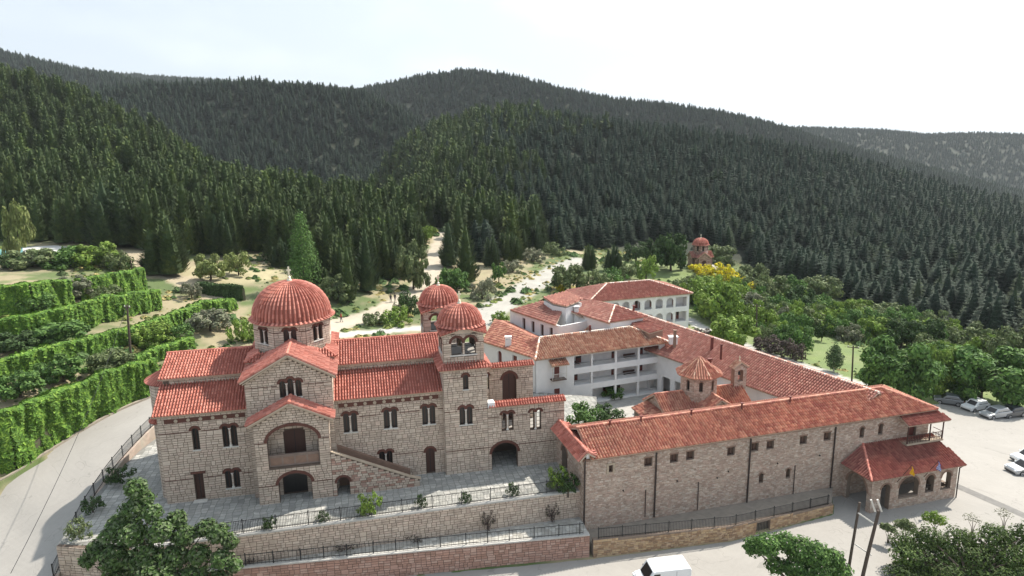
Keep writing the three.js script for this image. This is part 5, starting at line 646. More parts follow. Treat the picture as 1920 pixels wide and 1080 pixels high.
{ // long right wing towards the entrance building
  const r0 = atY(1153, 573, 5.7), r1 = atY(1648, 737, 4.95), o = [(r0[0] + r1[0]) / 2, -2.5, (r0[2] + r1[2]) / 2], B = thing('long_wing', 'long white wing with pink tiled roof running down to the entrance building', 'building', o), S = p => sub(p, o), d = lineFrame(r0, r1), cs = [-d.s[2], 0, d.s[0]], n = cs[0] < 0 ? cs : [-cs[0], 0, -cs[2]];
  const hw = 3.3, hwc = 4.7, a0 = add3(r0, n, 6.0, -2.7), a1 = add3(r1, n, hwc, -2.0), b0 = add3(r0, n, -hw, -1.55), b1 = add3(r1, n, -hw, -1.45); quadRoof(B, [S(r0), S(r1), S(a1), S(a0)], {}); quadRoof(B, [S(r0), S(r1), S(b1), S(b0)], {}); ridge(B, S(r0), S(r1), 0.17, 'cap');
  const mk = (p, q, ops) => { let ff = lineFrame([S(p)[0], 0, S(p)[2]], [S(q)[0], 0, S(q)[2]]); return wall(B, { fr: ff, outline: [[0.05, -0.5], [ff.L - 0.05, -0.5], [ff.L - 0.05, S(q)[1] - 0.12], [0.05, S(p)[1] - 0.12]], ops, thick: 0.3 }); };
  const i0 = add3(a0, n, -0.5), i1 = add3(a1, n, -0.5), j0 = add3(b0, n, 0.5), j1 = add3(b1, n, 0.5), arc = []; const LL = Math.hypot(i1[0] - i0[0], i1[2] - i0[2]); for (let x = 3; x < LL - 3; x += 2.3) arc.push(opn(x, 1.5, 0.3, 2.6, 0.1)); mk(i0, i1, arc); mk(j1, j0, []); mk(j0, i0, []); mk(i1, j1, []); const fr = lineFrame([S(i0)[0], 0, S(i0)[2]], [S(i1)[0], 0, S(i1)[2]]), g = new G(); slab(g, fr, 0.3, LL - 0.3, -0.4, 3.8, -2.2, -2.0); g.build('rear_wall', M.plaster, B);
  // dormer-like outhouse with open porch at the courtyard corner
  const c0 = atY(1262, 652, 3.2), c1 = atY(1310, 668, 3.2), k = [c0, c1, add3(c1, n, -3, 0.9), add3(c0, n, -3, 0.9)].map(S); quadRoof(B, k, {});
  for (const [px, py, h, w] of [[1188, 590, 1.3, 0.14], [1265, 640, 1.4, 0.16], [1145, 616, 1.2, 0.14], [1335, 647, 0.9, 0.14], [1352, 662, 1.0, 0.1], [1330, 688, 0.9, 0.16]]) { const p = S(atY(px, py, 5.2)), q = new G(); q.box(p[0] - w, p[0] + w, p[1] - 0.8, p[1] + h, p[2] - w, p[2] + w); q.box(p[0] - w * 1.5, p[0] + w * 1.5, p[1] + h + 0.002, p[1] + h + 0.1, p[2] - w * 1.5, p[2] + w * 1.5); q.build('chimney', px === 1265 ? M.brickPale : M.redwood, B); }
  { const p = S(atY(1262, 636, 5.0)), q = new G(); q.box(p[0] - 0.5, p[0] + 0.5, p[1] - 0.6, p[1] + 0.3, p[2] - 0.4, p[2] + 0.4); q.box(p[0] - 0.6, p[0] + 0.6, p[1] + 0.302, p[1] + 0.42, p[2] - 0.5, p[2] + 0.5); q.build('chimney', M.plaster, B); }
  { const u = [atY(1218, 625, 5.7), atY(1243, 618, 5.7), atY(1213, 602, 6.05), atY(1180, 607, 6.05)].map(S); quadRoof(B, u, {}); prism('wall', u.map(p => [p[0], p[2]]), 7.0, 8.05, M.brickPale, B); }
}
{ // far block with arches
  const E0 = atY(1106, 565.5, 4.6), E1 = atY(1293, 549.5, 4.6), fr = lineFrame(E0, E1), o = [(E0[0] + E1[0]) / 2, -4, (E0[2] + E1[2]) / 2], B = thing('arcaded_block', 'white two-storey block with rows of arches at the far end', 'building', o), fo = FR([fr.o[0], 0, fr.o[2]], fr.s, fr.n), Z = (x, y) => onPlane(fo, 1080 + x / 7.714, 520 + y / 7.714), ops = [];
  const y1 = [6.35, 8.05], y2 = [3.75, 5.5]; for (const x of [575, 722, 880, 1045, 1205, 1360]) { const [s] = Z(x, 380); ops.push(opn(s, 1.38, y1[0], y1[1], 0.69)); } for (const x of [760, 915, 1065, 1205, 1355]) { const [s] = Z(x, 580); ops.push(opn(s, 1.38, y2[0], y2[1], 0.69)); } const a = Z(1445, 300)[0], b = Z(1605, 300)[0]; ops.push(opn((a + b) / 2, b - a, y1[0], y1[1])); ops.push(opn((a + b) / 2, b - a, y2[0], y2[1])); ops.push(opn((a + b) / 2 - 1, b - a, 0.9, 2.8));
  const L = fr.L, f = loggia(B, [o[0], 0, o[2]], fo, ops, -0.5, 8.5, L, 1.7, [[a + 0.6, y1[0] - 0.02, 0.7, 1.5], [a + 0.5, y2[0], 0.6, 1.5], [a + 1.4, y2[0], 0.5, 1.5], [Z(700, 0)[0], y1[0], 0.6, 1.5], [Z(1010, 0)[0], y1[0], 0.6, 1.5], [Z(1170, 0)[0], y1[0], 0.6, 1.5], [Z(950, 0)[0], y1[0], 0.5, 1.5]]);
  const nb = [-fr.n[0], 0, -fr.n[2]], c2 = add3(E1, nb, 9), c3 = add3(E0, nb, 9); for (const [p, q] of [[E1, c2], [c2, c3], [c3, E0]]) { const ff = lineFrame(sub(p, o), sub(q, o)); wall(B, { fr: FR([ff.o[0], 0, ff.o[2]], ff.s, ff.n), outline: rectO(0.02, ff.L - 0.02, -0.5, 8.5), ops: [], thick: 0.25 }); }
  const A = (p, k, e, h) => sub([p[0] + fr.n[0] * k + fr.s[0] * e, h, p[2] + fr.n[2] * k + fr.s[2] * e], o), e0 = A(E0, 0.4, -0.4, 4.58), e1 = A(E1, 0.4, 0.4, 4.58), r0 = A(E0, -4.7, 5.2, 6.3), r1 = A(E1, -4.7, -5.2, 6.3), b1 = A(E1, -9.4, 0.4, 4.58), b0 = A(E0, -9.4, -0.4, 4.58); quadRoof(B, [e0, e1, r1, r0], {}); quadRoof(B, [e1, b1, r1], {}); quadRoof(B, [b0, b1, r1, r0], {}); quadRoof(B, [e0, r0, b0], {}); ridge(B, r0, r1, 0.17, 'cap'); ridge(B, r1, e1, 0.15, 'cap'); ridge(B, e0, r0, 0.15, 'cap');
}
{ // courtyard chapel
  const K = thing('courtyard_chapel', 'small stone chapel with octagonal drum and pointed tiled roof in the courtyard', 'chapel', [20.0, -1.7, -70], 15.6 * Math.PI / 180), y = v => v + 2.5;
  const gable = (fr, hw, e, r, name = 'wall', ops = []) => wall(K, { name, fr, outline: [[-hw, 0], [hw, 0], [hw, y(e)], [0, y(r)], [-hw, y(e)]], ops, style: RUBBLE, thick: 0.35 });
  gable(FR([-5, 0, 0], [0, 0, 1], [-1, 0, 0]), 2.3, 1.35, 2.75); gable(FR([5, 0, 0], [0, 0, -1], [1, 0, 0]), 2.3, 1.35, 2.75); gable(FR([0.6, 0, 3.4], [1, 0, 0], [0, 0, 1]), 1.6, 1.6, 2.75);
  wall(K, { fr: FR([-5, 0, 2.3], [1, 0, 0], [0, 0, 1]), outline: rectO(0, 10, 0, y(1.3)), ops: [], style: RUBBLE }); wall(K, { fr: FR([5, 0, -2.3], [-1, 0, 0], [0, 0, -1]), outline: rectO(0, 10, 0, y(1.3)), ops: [] }); for (const s of [-1, 1]) wall(K, { fr: s < 0 ? FR([-1.0, 0, 2.3], [0, 0, 1], [-1, 0, 0]) : FR([2.2, 0, 3.4], [0, 0, -1], [1, 0, 0]), outline: rectO(0, 1.1, 0, y(1.6)), ops: [], style: RUBBLE });
  const T = (p) => p.map(q => [q[0], y(q[1]), q[2]]), o = { pal: 'old', w: 0.27 }; tileRoof(K, 'roof', T([[-5.3, 1.3, 2.65], [5.3, 1.3, 2.65], [5.3, 2.95, 0], [-5.3, 2.95, 0]]), o); tileRoof(K, 'roof', T([[-5.3, 1.3, -2.65], [5.3, 1.3, -2.65], [5.3, 2.95, 0], [-5.3, 2.95, 0]]), o); tileRoof(K, 'roof', T([[-1.35, 1.62, 3.7], [0.6, 2.95, 3.7], [0.6, 2.95, 0.2], [-1.35, 1.62, 2.2]]), o); tileRoof(K, 'roof', T([[0.6, 2.95, 3.7], [2.55, 1.62, 3.7], [2.55, 1.62, 2.2], [0.6, 2.95, 0.2]]), o); ridge(K, [0.6, y(2.97), 3.7], [0.6, y(2.97), 1.5], 0.13, 'old'); ridge(K, [-5.3, y(2.97), 0], [-1.6, y(2.97), 0], 0.13, 'old'); ridge(K, [1.6, y(2.97), 0], [5.3, y(2.97), 0], 0.13, 'old');
  tileRoof(K, 'roof', T([[-6.9, 0.9, 1.9], [-5.02, 1.5, 1.9], [-5.02, 1.5, -1.9], [-6.9, 0.9, -1.9]]), o); { const g = new G(); g.box(-6.7, -5.02, 0, y(0.85), -1.7, 1.7); g.build('apse', M.rubbleBack, K); }
  const ap = 1.78, hw = ap * Math.tan(Math.PI / 8); for (let k = 0; k < 8; k++) { const t = k * Math.PI / 4 + 0.39, n = [Math.sin(t), 0, Math.cos(t)], s = [Math.cos(t), 0, -Math.sin(t)], fr = FR([n[0] * ap - s[0] * hw, 0, n[2] * ap - s[2] * hw], s, n), L = k % 2 === 0 || k === 7 ? [opn(hw, 0.36, y(3.3), y(4.35), 0.18)] : []; wall(K, { name: 'drum_wall', fr, outline: rectO(0, 2 * hw, y(1.5), y(4.85)), ops: L, style: RUBBLE, thick: 0.3 }); L.forEach(q => { const p = extr(K, 'window', fr, archPath(new THREE.Shape(), q.x, q.y0, q.w - 0.004, q.top - 0.002, q.rise), -0.2, 0.03, M.glass); archRing(p, fr, q, 0.1, 0, 0.05, M.brickPale); });
    const R = (ap + 0.45) / Math.cos(Math.PI / 8), a = t - Math.PI / 8, b = t + Math.PI / 8; tileRoof(K, 'drum_roof', [[Math.sin(a) * R, y(4.82), Math.cos(a) * R], [Math.sin(b) * R, y(4.82), Math.cos(b) * R], [0, y(6.55), 0]], { pal: 'old', w: 0.28 }); ridge(K, [Math.sin(a) * R, y(4.82), Math.cos(a) * R], [0, y(6.55), 0], 0.1, 'ochre', 0.04); }
  { const f = front(0.3, 4.2), bo = opn(0.75, 0.62, y(3.4), y(4.7), 0.31), W = wall(K, { name: 'bell_gable', fr: f, outline: [[0, y(2.2)], [1.5, y(2.2)], [1.5, y(4.95)], [0.75, y(5.4)], [0, y(4.95)]], ops: [bo], thick: 0.6, mat: M.brickPale, style: RUBBLE }); tileRoof(K, 'gable_roof', [[4.0, y(4.95), 0.45], [4.95, y(5.6), 0.45], [4.95, y(5.6), -0.5], [4.0, y(4.95), -0.5]], { pal: 'ochre', w: 0.2 }); tileRoof(K, 'gable_roof', [[4.95, y(5.6), 0.45], [5.9, y(4.95), 0.45], [5.9, y(4.95), -0.5], [4.95, y(5.6), -0.5]], { pal: 'ochre', w: 0.2 }); const b = new G(); b.lathe(4.95, y(4.1), 0, [[0, 0.4], [0.1, 0.36], [0.14, 0.15], [0.22, 0], [0, 0.05]], 12); b.build('bell', M.iron, K); cross(K, [4.95, y(5.6), 0], 0.6); }
}
{ // chapel on the knoll
  const c = atY(1312, 500, -1.9), K = thing('hill_chapel', 'small domed brick and stone chapel on the knoll by the broom', 'chapel', c, 0.12), st = { ...ASHLAR, cols: [[0.50, 0.35, 0.30], [0.44, 0.29, 0.245], [0.54, 0.40, 0.345], [0.38, 0.23, 0.19]] };
  for (const [fr, ops] of [[front(2.7), [opn(0, 0.9, 0, 1.9, 0.45)]], [FR([-2.7, 0, 0], [0, 0, 1], [-1, 0, 0]), []], [FR([2.7, 0, 0], [0, 0, -1], [1, 0, 0]), [opn(0, 0.5, 0.9, 2, 0.25)]], [FR([0, 0, -2.7], [-1, 0, 0], [0, 0, -1]), []]]) { wall(K, { fr, outline: [[-1.5, -0.5], [1.5, -0.5], [1.5, 2.7], [0, 3.9], [-1.5, 2.7]], ops, style: st }); ops.forEach(q => { extr(K, 'door', fr, archPath(new THREE.Shape(), q.x, q.y0, q.w - 0.01, q.top, q.rise), -0.3, 0.05, M.wood); archRing(K, fr, q, 0.18, 0, 0.07); }); }
  for (const fr of [FR([0, 0, 2.2], [1, 0, 0], [0, 0, 1]), FR([-2.2, 0, 0], [0, 0, 1], [-1, 0, 0]), FR([2.2, 0, 0], [0, 0, -1], [1, 0, 0]), FR([0, 0, -2.2], [-1, 0, 0], [0, 0, -1])]) wall(K, { fr, outline: rectO(-2.2, 2.2, -0.5, 2.55), ops: [], style: st });
  const o = { pal: 'pink', w: 0.3 }; for (const [a, b] of [[1, 0], [0, 1]]) for (const s of [-1, 1]) { const P = (u, v, h) => a ? [u, h, v] : [v, h, u]; tileRoof(K, 'roof', [P(-3, s * 1.8, 2.7), P(3, s * 1.8, 2.7), P(3, 0, 4.05), P(-3, 0, 4.05)], o); }
  for (let k = 0; k < 8; k++) { const ap = 1.75, hw = ap * Math.tan(Math.PI / 8), t = k * Math.PI / 4, n = [Math.sin(t), 0, Math.cos(t)], s = [Math.cos(t), 0, -Math.sin(t)], fr = FR([n[0] * ap - s[0] * hw, 0, n[2] * ap - s[2] * hw], s, n), L = opn(hw, 0.42, 4.4, 5.5, 0.21); wall(K, { name: 'drum_wall', fr, outline: rectO(0, 2 * hw, 3.2, 5.9), ops: [L], style: st, thick: 0.3 }); const p = extr(K, 'window', fr, archPath(new THREE.Shape(), L.x, L.y0, L.w - 0.004, L.top, L.rise), -0.2, 0.03, M.glass); archRing(p, fr, L, 0.14, 0, 0.06); }
  tileDome(K, 'dome', [0, 6.0, 0], 1.85, 1.55, 32, 6, 0, 'church', 0.3); cross(K, [0, 7.5, 0], 1.0); structure(prism('chapel_forecourt', [[c[0] - 9, c[2] + 0.5], [c[0] - 2, c[2] - 3], [c[0] + 4, c[2] - 4], [c[0] + 5, c[2] + 4.2], [c[0] - 3, c[2] + 5], [c[0] - 8.5, c[2] + 4]], -3.4, -1.85, M.concrete));
}
// ---------- vegetation ----------
function hit(px, py, d0 = 40) { const d = ray(px, py); let t = d0 / -d.z, prev = t; for (let i = 0; i < 900; i++) { const x = d.x * t, y = CAM_Y + d.y * t, z = d.z * t; if (y < ground(x, z)) { let a = prev, b = t; for (let k = 0; k < 14; k++) { const m = (a + b) / 2; if (CAM_Y + d.y * m < ground(d.x * m, d.z * m)) b = m; else a = m; } return [d.x * b, ground(d.x * b, d.z * b), d.z * b]; } prev = t; t += Math.max(0.8, t * 0.008); } return [d.x * t, ground(d.x * t, d.z * t), d.z * t]; }
const pxm = (p, px) => px * Math.hypot(p[2], (CAM_Y - p[1])) * 0.985 / FOCAL;
function leaf(g, p, n, size, k, r, el = 1) { // a small folded leaf
  let ux = r() - 0.5, uy = r() - 0.5, uz = r() - 0.5; const dn = ux * n[0] + uy * n[1] + uz * n[2]; ux -= dn * n[0]; uy -= dn * n[1]; uz -= dn * n[2]; const l = Math.hypot(ux, uy, uz) || 1; ux /= l; uy /= l; uz /= l; const vx = n[1] * uz - n[2] * uy, vy = n[2] * ux - n[0] * uz, vz = n[0] * uy - n[1] * ux, a = size * el, b = size * 0.55;
  const A = [p[0] - ux * a, p[1] - uy * a, p[2] - uz * a], B = [p[0] + vx * b + n[0] * b * 0.3, p[1] + vy * b + n[1] * b * 0.3, p[2] + vz * b + n[2] * b * 0.3], C = [p[0] + ux * a, p[1] + uy * a, p[2] + uz * a], D = [p[0] - vx * b + n[0] * b * 0.3, p[1] - vy * b + n[1] * b * 0.3, p[2] - vz * b + n[2] * b * 0.3]; g.tri(A, B, C, k); g.tri(A, C, D, k);
}
const PAL = {
  mulberry: [[0.075, 0.132, 0.035], [0.053, 0.101, 0.026], [0.106, 0.167, 0.048], [0.150, 0.194, 0.097]],
  pale: [[0.232, 0.271, 0.087], [0.184, 0.232, 0.068], [0.281, 0.310, 0.116], [0.155, 0.194, 0.058]],
  hedge: [[0.066, 0.110, 0.025], [0.048, 0.084, 0.021], [0.097, 0.145, 0.031], [0.079, 0.123, 0.026]],
  mid: [[0.106, 0.200, 0.043], [0.078, 0.158, 0.036], [0.143, 0.249, 0.057], [0.064, 0.128, 0.032]], lime: [[0.200, 0.293, 0.047], [0.159, 0.253, 0.040], [0.253, 0.346, 0.067], [0.133, 0.213, 0.040]], olive: [[0.153, 0.194, 0.080], [0.120, 0.159, 0.060], [0.194, 0.227, 0.099], [0.099, 0.133, 0.053]],
  dark: [[0.048, 0.089, 0.024], [0.036, 0.071, 0.020], [0.062, 0.113, 0.031], [0.071, 0.119, 0.036]], plum: [[0.089, 0.060, 0.057], [0.071, 0.048, 0.048], [0.119, 0.089, 0.077], [0.101, 0.095, 0.060]], broom: [[0.62, 0.567, 0.014], [0.675, 0.486, 0.020], [0.7, 0.675, 0.027], [0.270, 0.270, 0.054]], vine: [[0.145, 0.276, 0.036], [0.108, 0.218, 0.033], [0.210, 0.341, 0.050], [0.087, 0.174, 0.029]], grey: [[0.190, 0.208, 0.131], [0.155, 0.172, 0.101], [0.226, 0.238, 0.155], [0.238, 0.226, 0.155]],
};
function lobesGeo(lobes, n, size, pal, seed) { // leaves over the skins of many lobes
  const g = new G(), r = rng(seed), P = PAL[pal], tot = lobes.reduce((s, l) => s + l[3] * l[3], 0);
  for (const [x, y, z, R, sy] of lobes) { const m = Math.round(n * R * R / tot), ys = sy || 0.85, tw = 0.8 + 0.4 * r(); for (let i = 0; i < m; i++) { const u = r() * 2 - 1, a = r() * 6.2832, q = Math.sqrt(1 - u * u); let d = [q * Math.cos(a), u, q * Math.sin(a)]; const bump = 0.8 + 0.34 * nz(d[0] * 2.3 + x, d[1] * 2.3 + y * 1.7, d[2] * 2.3 + seed) + 0.2 * nz(d[0] * 6 + z, d[1] * 6, d[2] * 6 + seed), rr = R * bump * (0.62 + 0.42 * Math.sqrt(r())); const p = [x + d[0] * rr, y + d[1] * rr * ys, z + d[2] * rr]; const nn = [d[0] + (r() - 0.5) * 1.3, d[1] + 0.35 + (r() - 0.5) * 1.3, d[2] + (r() - 0.5) * 1.3], L = Math.hypot(...nn); const c = P[Math.floor(r() * P.length)], v = (0.8 + 0.4 * r()) * tw; leaf(g, p, nn.map(e => e / L), size * (0.7 + 0.6 * r()), [c[0] * v, c[1] * v, c[2] * v], r); } }
  return g.geometry();
}
function crownLobes(seed, k) { const r = rng(seed), L = [[0, 0.48, 0, 0.5]]; for (let i = 0; i < k; i++) { const a = i * 2.4 + r() * 1.2, h = 0.1 + 0.82 * r(), q = (0.5 + 0.3 * r()) * Math.sqrt(Math.max(0.05, 1 - Math.pow((h - 0.42) / 0.64, 2))); L.push([Math.cos(a) * q, h, Math.sin(a) * q, 0.13 + 0.15 * r(), 0.7 + 0.3 * r()]); } return L; }
const crowns = {}; function crown(pal, v, n = 2400) { const k = pal + v + n; return crowns[k] || (crowns[k] = lobesGeo(crownLobes(v * 13 + 7, n > 4000 ? 46 : n > 1500 ? 30 : 18), n, n > 4000 ? 0.05 : 0.07, pal, v * 31 + pal.length)); }
const trunkGeo = (() => { const g = new G(), r = rng(4); g.tube([[0, -0.25, 0], [0.03, 0.2, 0.02], [-0.02, 0.55, 0], [0.02, 0.9, 0.03]], [0.075, 0.06, 0.045, 0.02], 7); for (let i = 0; i < 4; i++) { const a = i * 1.7; g.tube([[0, 0.28 + 0.06 * i, 0], [Math.cos(a) * 0.25, 0.5 + 0.06 * i, Math.sin(a) * 0.25], [Math.cos(a) * 0.45, 0.68 + 0.05 * i, Math.sin(a) * 0.45]], [0.035, 0.025, 0.01], 5); } return g.geometry(); })();
function tree(name, label, category, p, w, h, pal, v, group, o = {}) {
  const t = thing(name, label, category, [p[0], p[1], p[2]], v * 1.3, group), lift = o.lift ?? 0.12; const tk = mesh('trunk', trunkGeo, M.bark, t); tk.scale.set(w * 0.55, h * 0.8, w * 0.55); const c = mesh('crown', crown(pal, v % 4, o.n), M.leaf, t); c.position.y = h * lift; c.scale.set(w / 1.62, h * (1 - lift) * 0.95, w / 1.62); return t;
}
// --- broadleaf trees and shrubs: foot in the picture, width, height, foliage, label ---
const TR = [
  [1680, 748, 128, 112, 'mid', 'big round leafy tree behind the roof corner by the yard', 'leafy_tree'], [1748, 736, 80, 92, 'lime', 'bright green tree between the two big yard trees', 'leafy_tree'], [1838, 750, 150, 100, 'mid', 'wide leafy tree shading the parked cars', 'leafy_tree'], [1906, 715, 95, 100, 'olive', 'greyish leafy tree at the right picture edge', 'leafy_tree'], [1826, 665, 84, 58, 'olive', 'rounded olive-green tree above the parking trees', 'leafy_tree'],
  [1640, 642, 62, 48, 'lime', 'yellow-green tree at the right end of the meadow', 'leafy_tree'], [1690, 652, 62, 56, 'dark', 'dark green tree behind the meadow corner', 'leafy_tree'], [1735, 655, 62, 56, 'dark', 'dark bushy tree left of the olive-green tree', 'leafy_tree'], [1605, 605, 66, 44, 'lime', 'yellow-green crown above the meadow edge', 'leafy_tree'], [1662, 612, 76, 44, 'olive', 'pale olive crown at the foot of the fir slope', 'leafy_tree'], [1545, 606, 60, 46, 'mid', 'green tree at the upper meadow edge', 'leafy_tree'], [1500, 596, 64, 56, 'dark', 'dark green tree above the round bush', 'leafy_tree'], [1540, 640, 26, 36, 'dark', 'small dark tree standing on the meadow', 'leafy_tree'],
  [1488, 636, 58, 52, 'mid', 'round green bush left of the meadow', 'leafy_bush'], [1370, 652, 84, 62, 'lime', 'drooping bright green tree beside the back road', 'leafy_tree'], [1346, 606, 86, 72, 'lime', 'tall bright green thicket behind the arcaded block', 'leafy_tree'], [1310, 560, 60, 40, 'lime', 'light green shrub behind the arcaded roof', 'leafy_bush'], [1258, 508, 60, 72, 'dark', 'tall dark tree left of the knoll chapel', 'leafy_tree'], [1230, 500, 45, 55, 'dark', 'dark tree behind the bright knoll tree', 'leafy_tree'], [1212, 526, 42, 48, 'lime', 'bright young tree on the knoll slope', 'leafy_tree'], [1192, 492, 50, 40, 'dark', 'dark low tree at the forest foot', 'leafy_tree'],
  [1068, 546, 62, 52, 'olive', 'silver-green tree by the valley track', 'leafy_tree'], [1118, 546, 52, 40, 'olive', 'olive shrub behind the pink roofs', 'leafy_bush'], [1155, 538, 52, 36, 'mid', 'green shrub behind the arcaded block ridge', 'leafy_bush'], [1180, 522, 40, 30, 'olive', 'low olive shrub on the knoll flank', 'leafy_bush'],
  [1345, 500, 62, 42, 'olive', 'olive-green tree right of the knoll chapel', 'leafy_tree'], [1440, 566, 62, 50, 'olive', 'olive crown below the broom', 'leafy_tree'], [1412, 540, 60, 42, 'olive', 'olive bush right of the yellow broom', 'leafy_bush'], [1480, 566, 62, 48, 'mid', 'green tree down the slope from the broom', 'leafy_tree'], [1540, 562, 72, 44, 'olive', 'wide olive tree at the fir slope foot', 'leafy_tree'], [1400, 590, 60, 44, 'grey', 'grey-green scrub below the broom', 'leafy_bush'], [1450, 610, 60, 40, 'grey', 'pale scrub beside the utility pole', 'leafy_bush'], [1590, 640, 50, 34, 'grey', 'grey shrub on the far meadow border', 'leafy_bush'],
  [1322, 517, 38, 22, 'broom', 'yellow flowering broom just below the chapel', 'broom_bush'], [1352, 522, 44, 30, 'broom', 'largest yellow broom, in the middle of the broom slope', 'broom_bush'], [1378, 536, 40, 28, 'broom', 'yellow broom right of the largest one', 'broom_bush'], [1340, 540, 36, 16, 'broom', 'low yellow broom under the largest one', 'broom_bush'], [1392, 553, 52, 26, 'broom', 'smaller yellow broom right of the large one', 'broom_bush'], [1304, 508, 32, 14, 'broom', 'low yellow broom at the chapel foot', 'broom_bush'], [1052, 546, 20, 16, 'broom', 'small round yellow broom by the valley track', 'broom_bush'],
  [1445, 662, 62, 34, 'plum', 'purple-brown shrub along the back road', 'leafy_bush'], [1486, 673, 46, 38, 'plum', 'brownish shrub at the meadow corner', 'leafy_bush'], [1322, 640, 56, 24, 'plum', 'dark purple shrub in front of the arcaded block', 'leafy_bush'],
  [40, 488, 50, 104, 'pale', 'slender yellow-green tree beside the pool', 'leafy_tree'], [395, 526, 58, 50, 'pale', 'round yellow-green tree left of the dome', 'leafy_tree'], [447, 516, 46, 46, 'pale', 'loose light green tree next to the round one', 'leafy_tree'], [635, 562, 62, 46, 'olive', 'yellowish shrub right of the main dome', 'leafy_bush'], [775, 542, 60, 84, 'olive', 'pale airy tree beside the earth track', 'leafy_tree'], [716, 482, 36, 72, 'lime', 'yellow-green slender tree among the conifers', 'leafy_tree'], [800, 452, 36, 30, 'lime', 'small yellow-green bush at the track top', 'leafy_bush'], [885, 440, 22, 16, 'lime', 'tiny yellow bush beyond the track', 'leafy_bush'],
  [745, 608, 56, 34, 'lime', 'leafy shrub left of the rear bell tower', 'leafy_bush'], [700, 610, 40, 26, 'olive', 'greyish shrub behind the nave roof', 'leafy_bush'], [765, 590, 46, 46, 'dark', 'dark shrub beside the rear bell tower', 'leafy_bush'], [850, 545, 60, 44, 'mid', 'green bush above the rear bell tower', 'leafy_bush'], [905, 560, 50, 40, 'grey', 'grey scrub above the near bell tower', 'leafy_bush'], [935, 530, 30, 40, 'mid', 'small green tree on the dry slope', 'leafy_tree'], [960, 510, 40, 24, 'grey', 'pale scrub on the dry slope', 'leafy_bush'], [1000, 490, 44, 26, 'grey', 'dry yellowish scrub below the conifers', 'leafy_bush'], [1040, 478, 40, 24, 'olive', 'olive scrub at the conifer edge', 'leafy_bush'],
  [938, 606, 32, 24, 'lime', 'leafy creeper bush at the white cell row corner', 'leafy_bush'], [1000, 578, 30, 10, 'lime', 'low green hedge behind the cell row roof', 'leafy_bush'],
  [60, 500, 90, 34, 'olive', 'broad shrub below the pool', 'leafy_bush'], [120, 500, 80, 36, 'mid', 'green shrub in the row below the pool', 'leafy_bush'], [185, 500, 80, 44, 'lime', 'light shrub at the right end of the pool row', 'leafy_bush'], [225, 505, 50, 36, 'olive', 'olive shrub beside the wooden gate', 'leafy_bush'], [15, 505, 50, 30, 'dark', 'dark shrub at the left edge below the pool', 'leafy_bush'],
  [110, 650, 96, 46, 'mid', 'small spreading orchard tree between the vine rows', 'orchard_tree'], [35, 662, 80, 40, 'dark', 'dark orchard tree at the left edge between rows', 'orchard_tree'], [70, 590, 60, 40, 'mid', 'orchard tree in front of the upper vine row', 'orchard_tree'], [145, 560, 60, 44, 'grey', 'greyish orchard tree among upper vines', 'orchard_tree'], [210, 575, 60, 40, 'olive', 'olive-toned orchard tree near the vine row end', 'orchard_tree'], [120, 715, 80, 48, 'mid', 'orchard tree behind the tall roadside vines', 'orchard_tree'], [210, 705, 80, 50, 'olive', 'orchard tree right of the dark pole foot', 'orchard_tree'], [40, 745, 80, 50, 'mid', 'leftmost orchard tree behind the roadside vines', 'orchard_tree'], [290, 650, 70, 44, 'lime', 'bright orchard tree above the left roof', 'orchard_tree'], [360, 560, 40, 32, 'grey', 'sparse small tree on the dry slope left of the dome', 'orchard_tree'], [395, 620, 70, 40, 'grey', 'grey orchard shrub behind the aisle roof', 'orchard_tree'], [455, 640, 50, 44, 'lime', 'bright shrub just left of the drum', 'leafy_bush'], [330, 640, 60, 34, 'mid', 'green shrub in the lower vine terraces', 'leafy_bush'],
];
let ti = 0; for (const [px, py, w, h, pal, label, nm] of TR) { const p = hit(px, py), W = pxm(p, w), H = pxm(p, h) * 1.03; ti++; tree(nm, label, nm === 'leafy_bush' || nm === 'broom_bush' ? 'bush' : 'tree', p, W, H, pal, ti % 4 + (ti % 3) * 4, null, { lift: nm === 'leafy_bush' || nm === 'broom_bush' ? -0.05 : 0.1, n: w * h > 7000 ? 9000 : w * h > 2400 ? 3200 : 1400 }); }
// big trees at the front of the picture, lobe by lobe
function lobedTree(name, label, cat, lobes, n, size, pal, seed, base, ts = 1) { const t = thing(name, label, cat, base), L = lobes.map(([px, py, rp, d]) => { const q = atD(px, py, d); return [q[0] - base[0], q[1] - base[1], q[2] - base[2], rp * d / FOCAL, 0.9]; }); mesh('crown', lobesGeo(L, n, size, pal, seed), M.leaf, t); const g = new G(); for (const l of L) g.tube([[0, -0.5, 0], [l[0] * 0.25, l[1] * 0.45, l[2] * 0.25], [l[0] * 0.9, l[1] * 0.92, l[2] * 0.9]], [0.2 * ts, 0.12 * ts, 0.03 * ts], 6); g.build('trunk', M.bark, t); return t; }
{ const b = atD(285, 1120, 43.5); b[1] = ground(b[0], b[2]); lobedTree('mulberry_tree', 'large leafy tree in front of the church terrace corner', 'tree', [[256, 915, 26, 44], [272, 935, 22, 44.5], [250, 955, 30, 44], [285, 962, 24, 43.5], [222, 985, 30, 44], [205, 1005, 24, 43], [250, 1000, 34, 43], [300, 995, 30, 43], [332, 975, 24, 44], [345, 1005, 28, 43.5], [385, 990, 24, 44], [410, 1000, 26, 43.5], [432, 1015, 20, 43.5], [180, 1030, 26, 43], [165, 1050, 20, 43], [215, 1045, 36, 42.5], [270, 1045, 40, 42.5], [325, 1045, 36, 43], [372, 1040, 28, 43], [415, 1048, 28, 43], [440, 1060, 18, 43], [290, 1085, 50, 42], [220, 1085, 40, 42.5], [360, 1090, 44, 42.5], [410, 1092, 34, 42.5]], 19000, 0.145, 'mulberry', 5, b); }
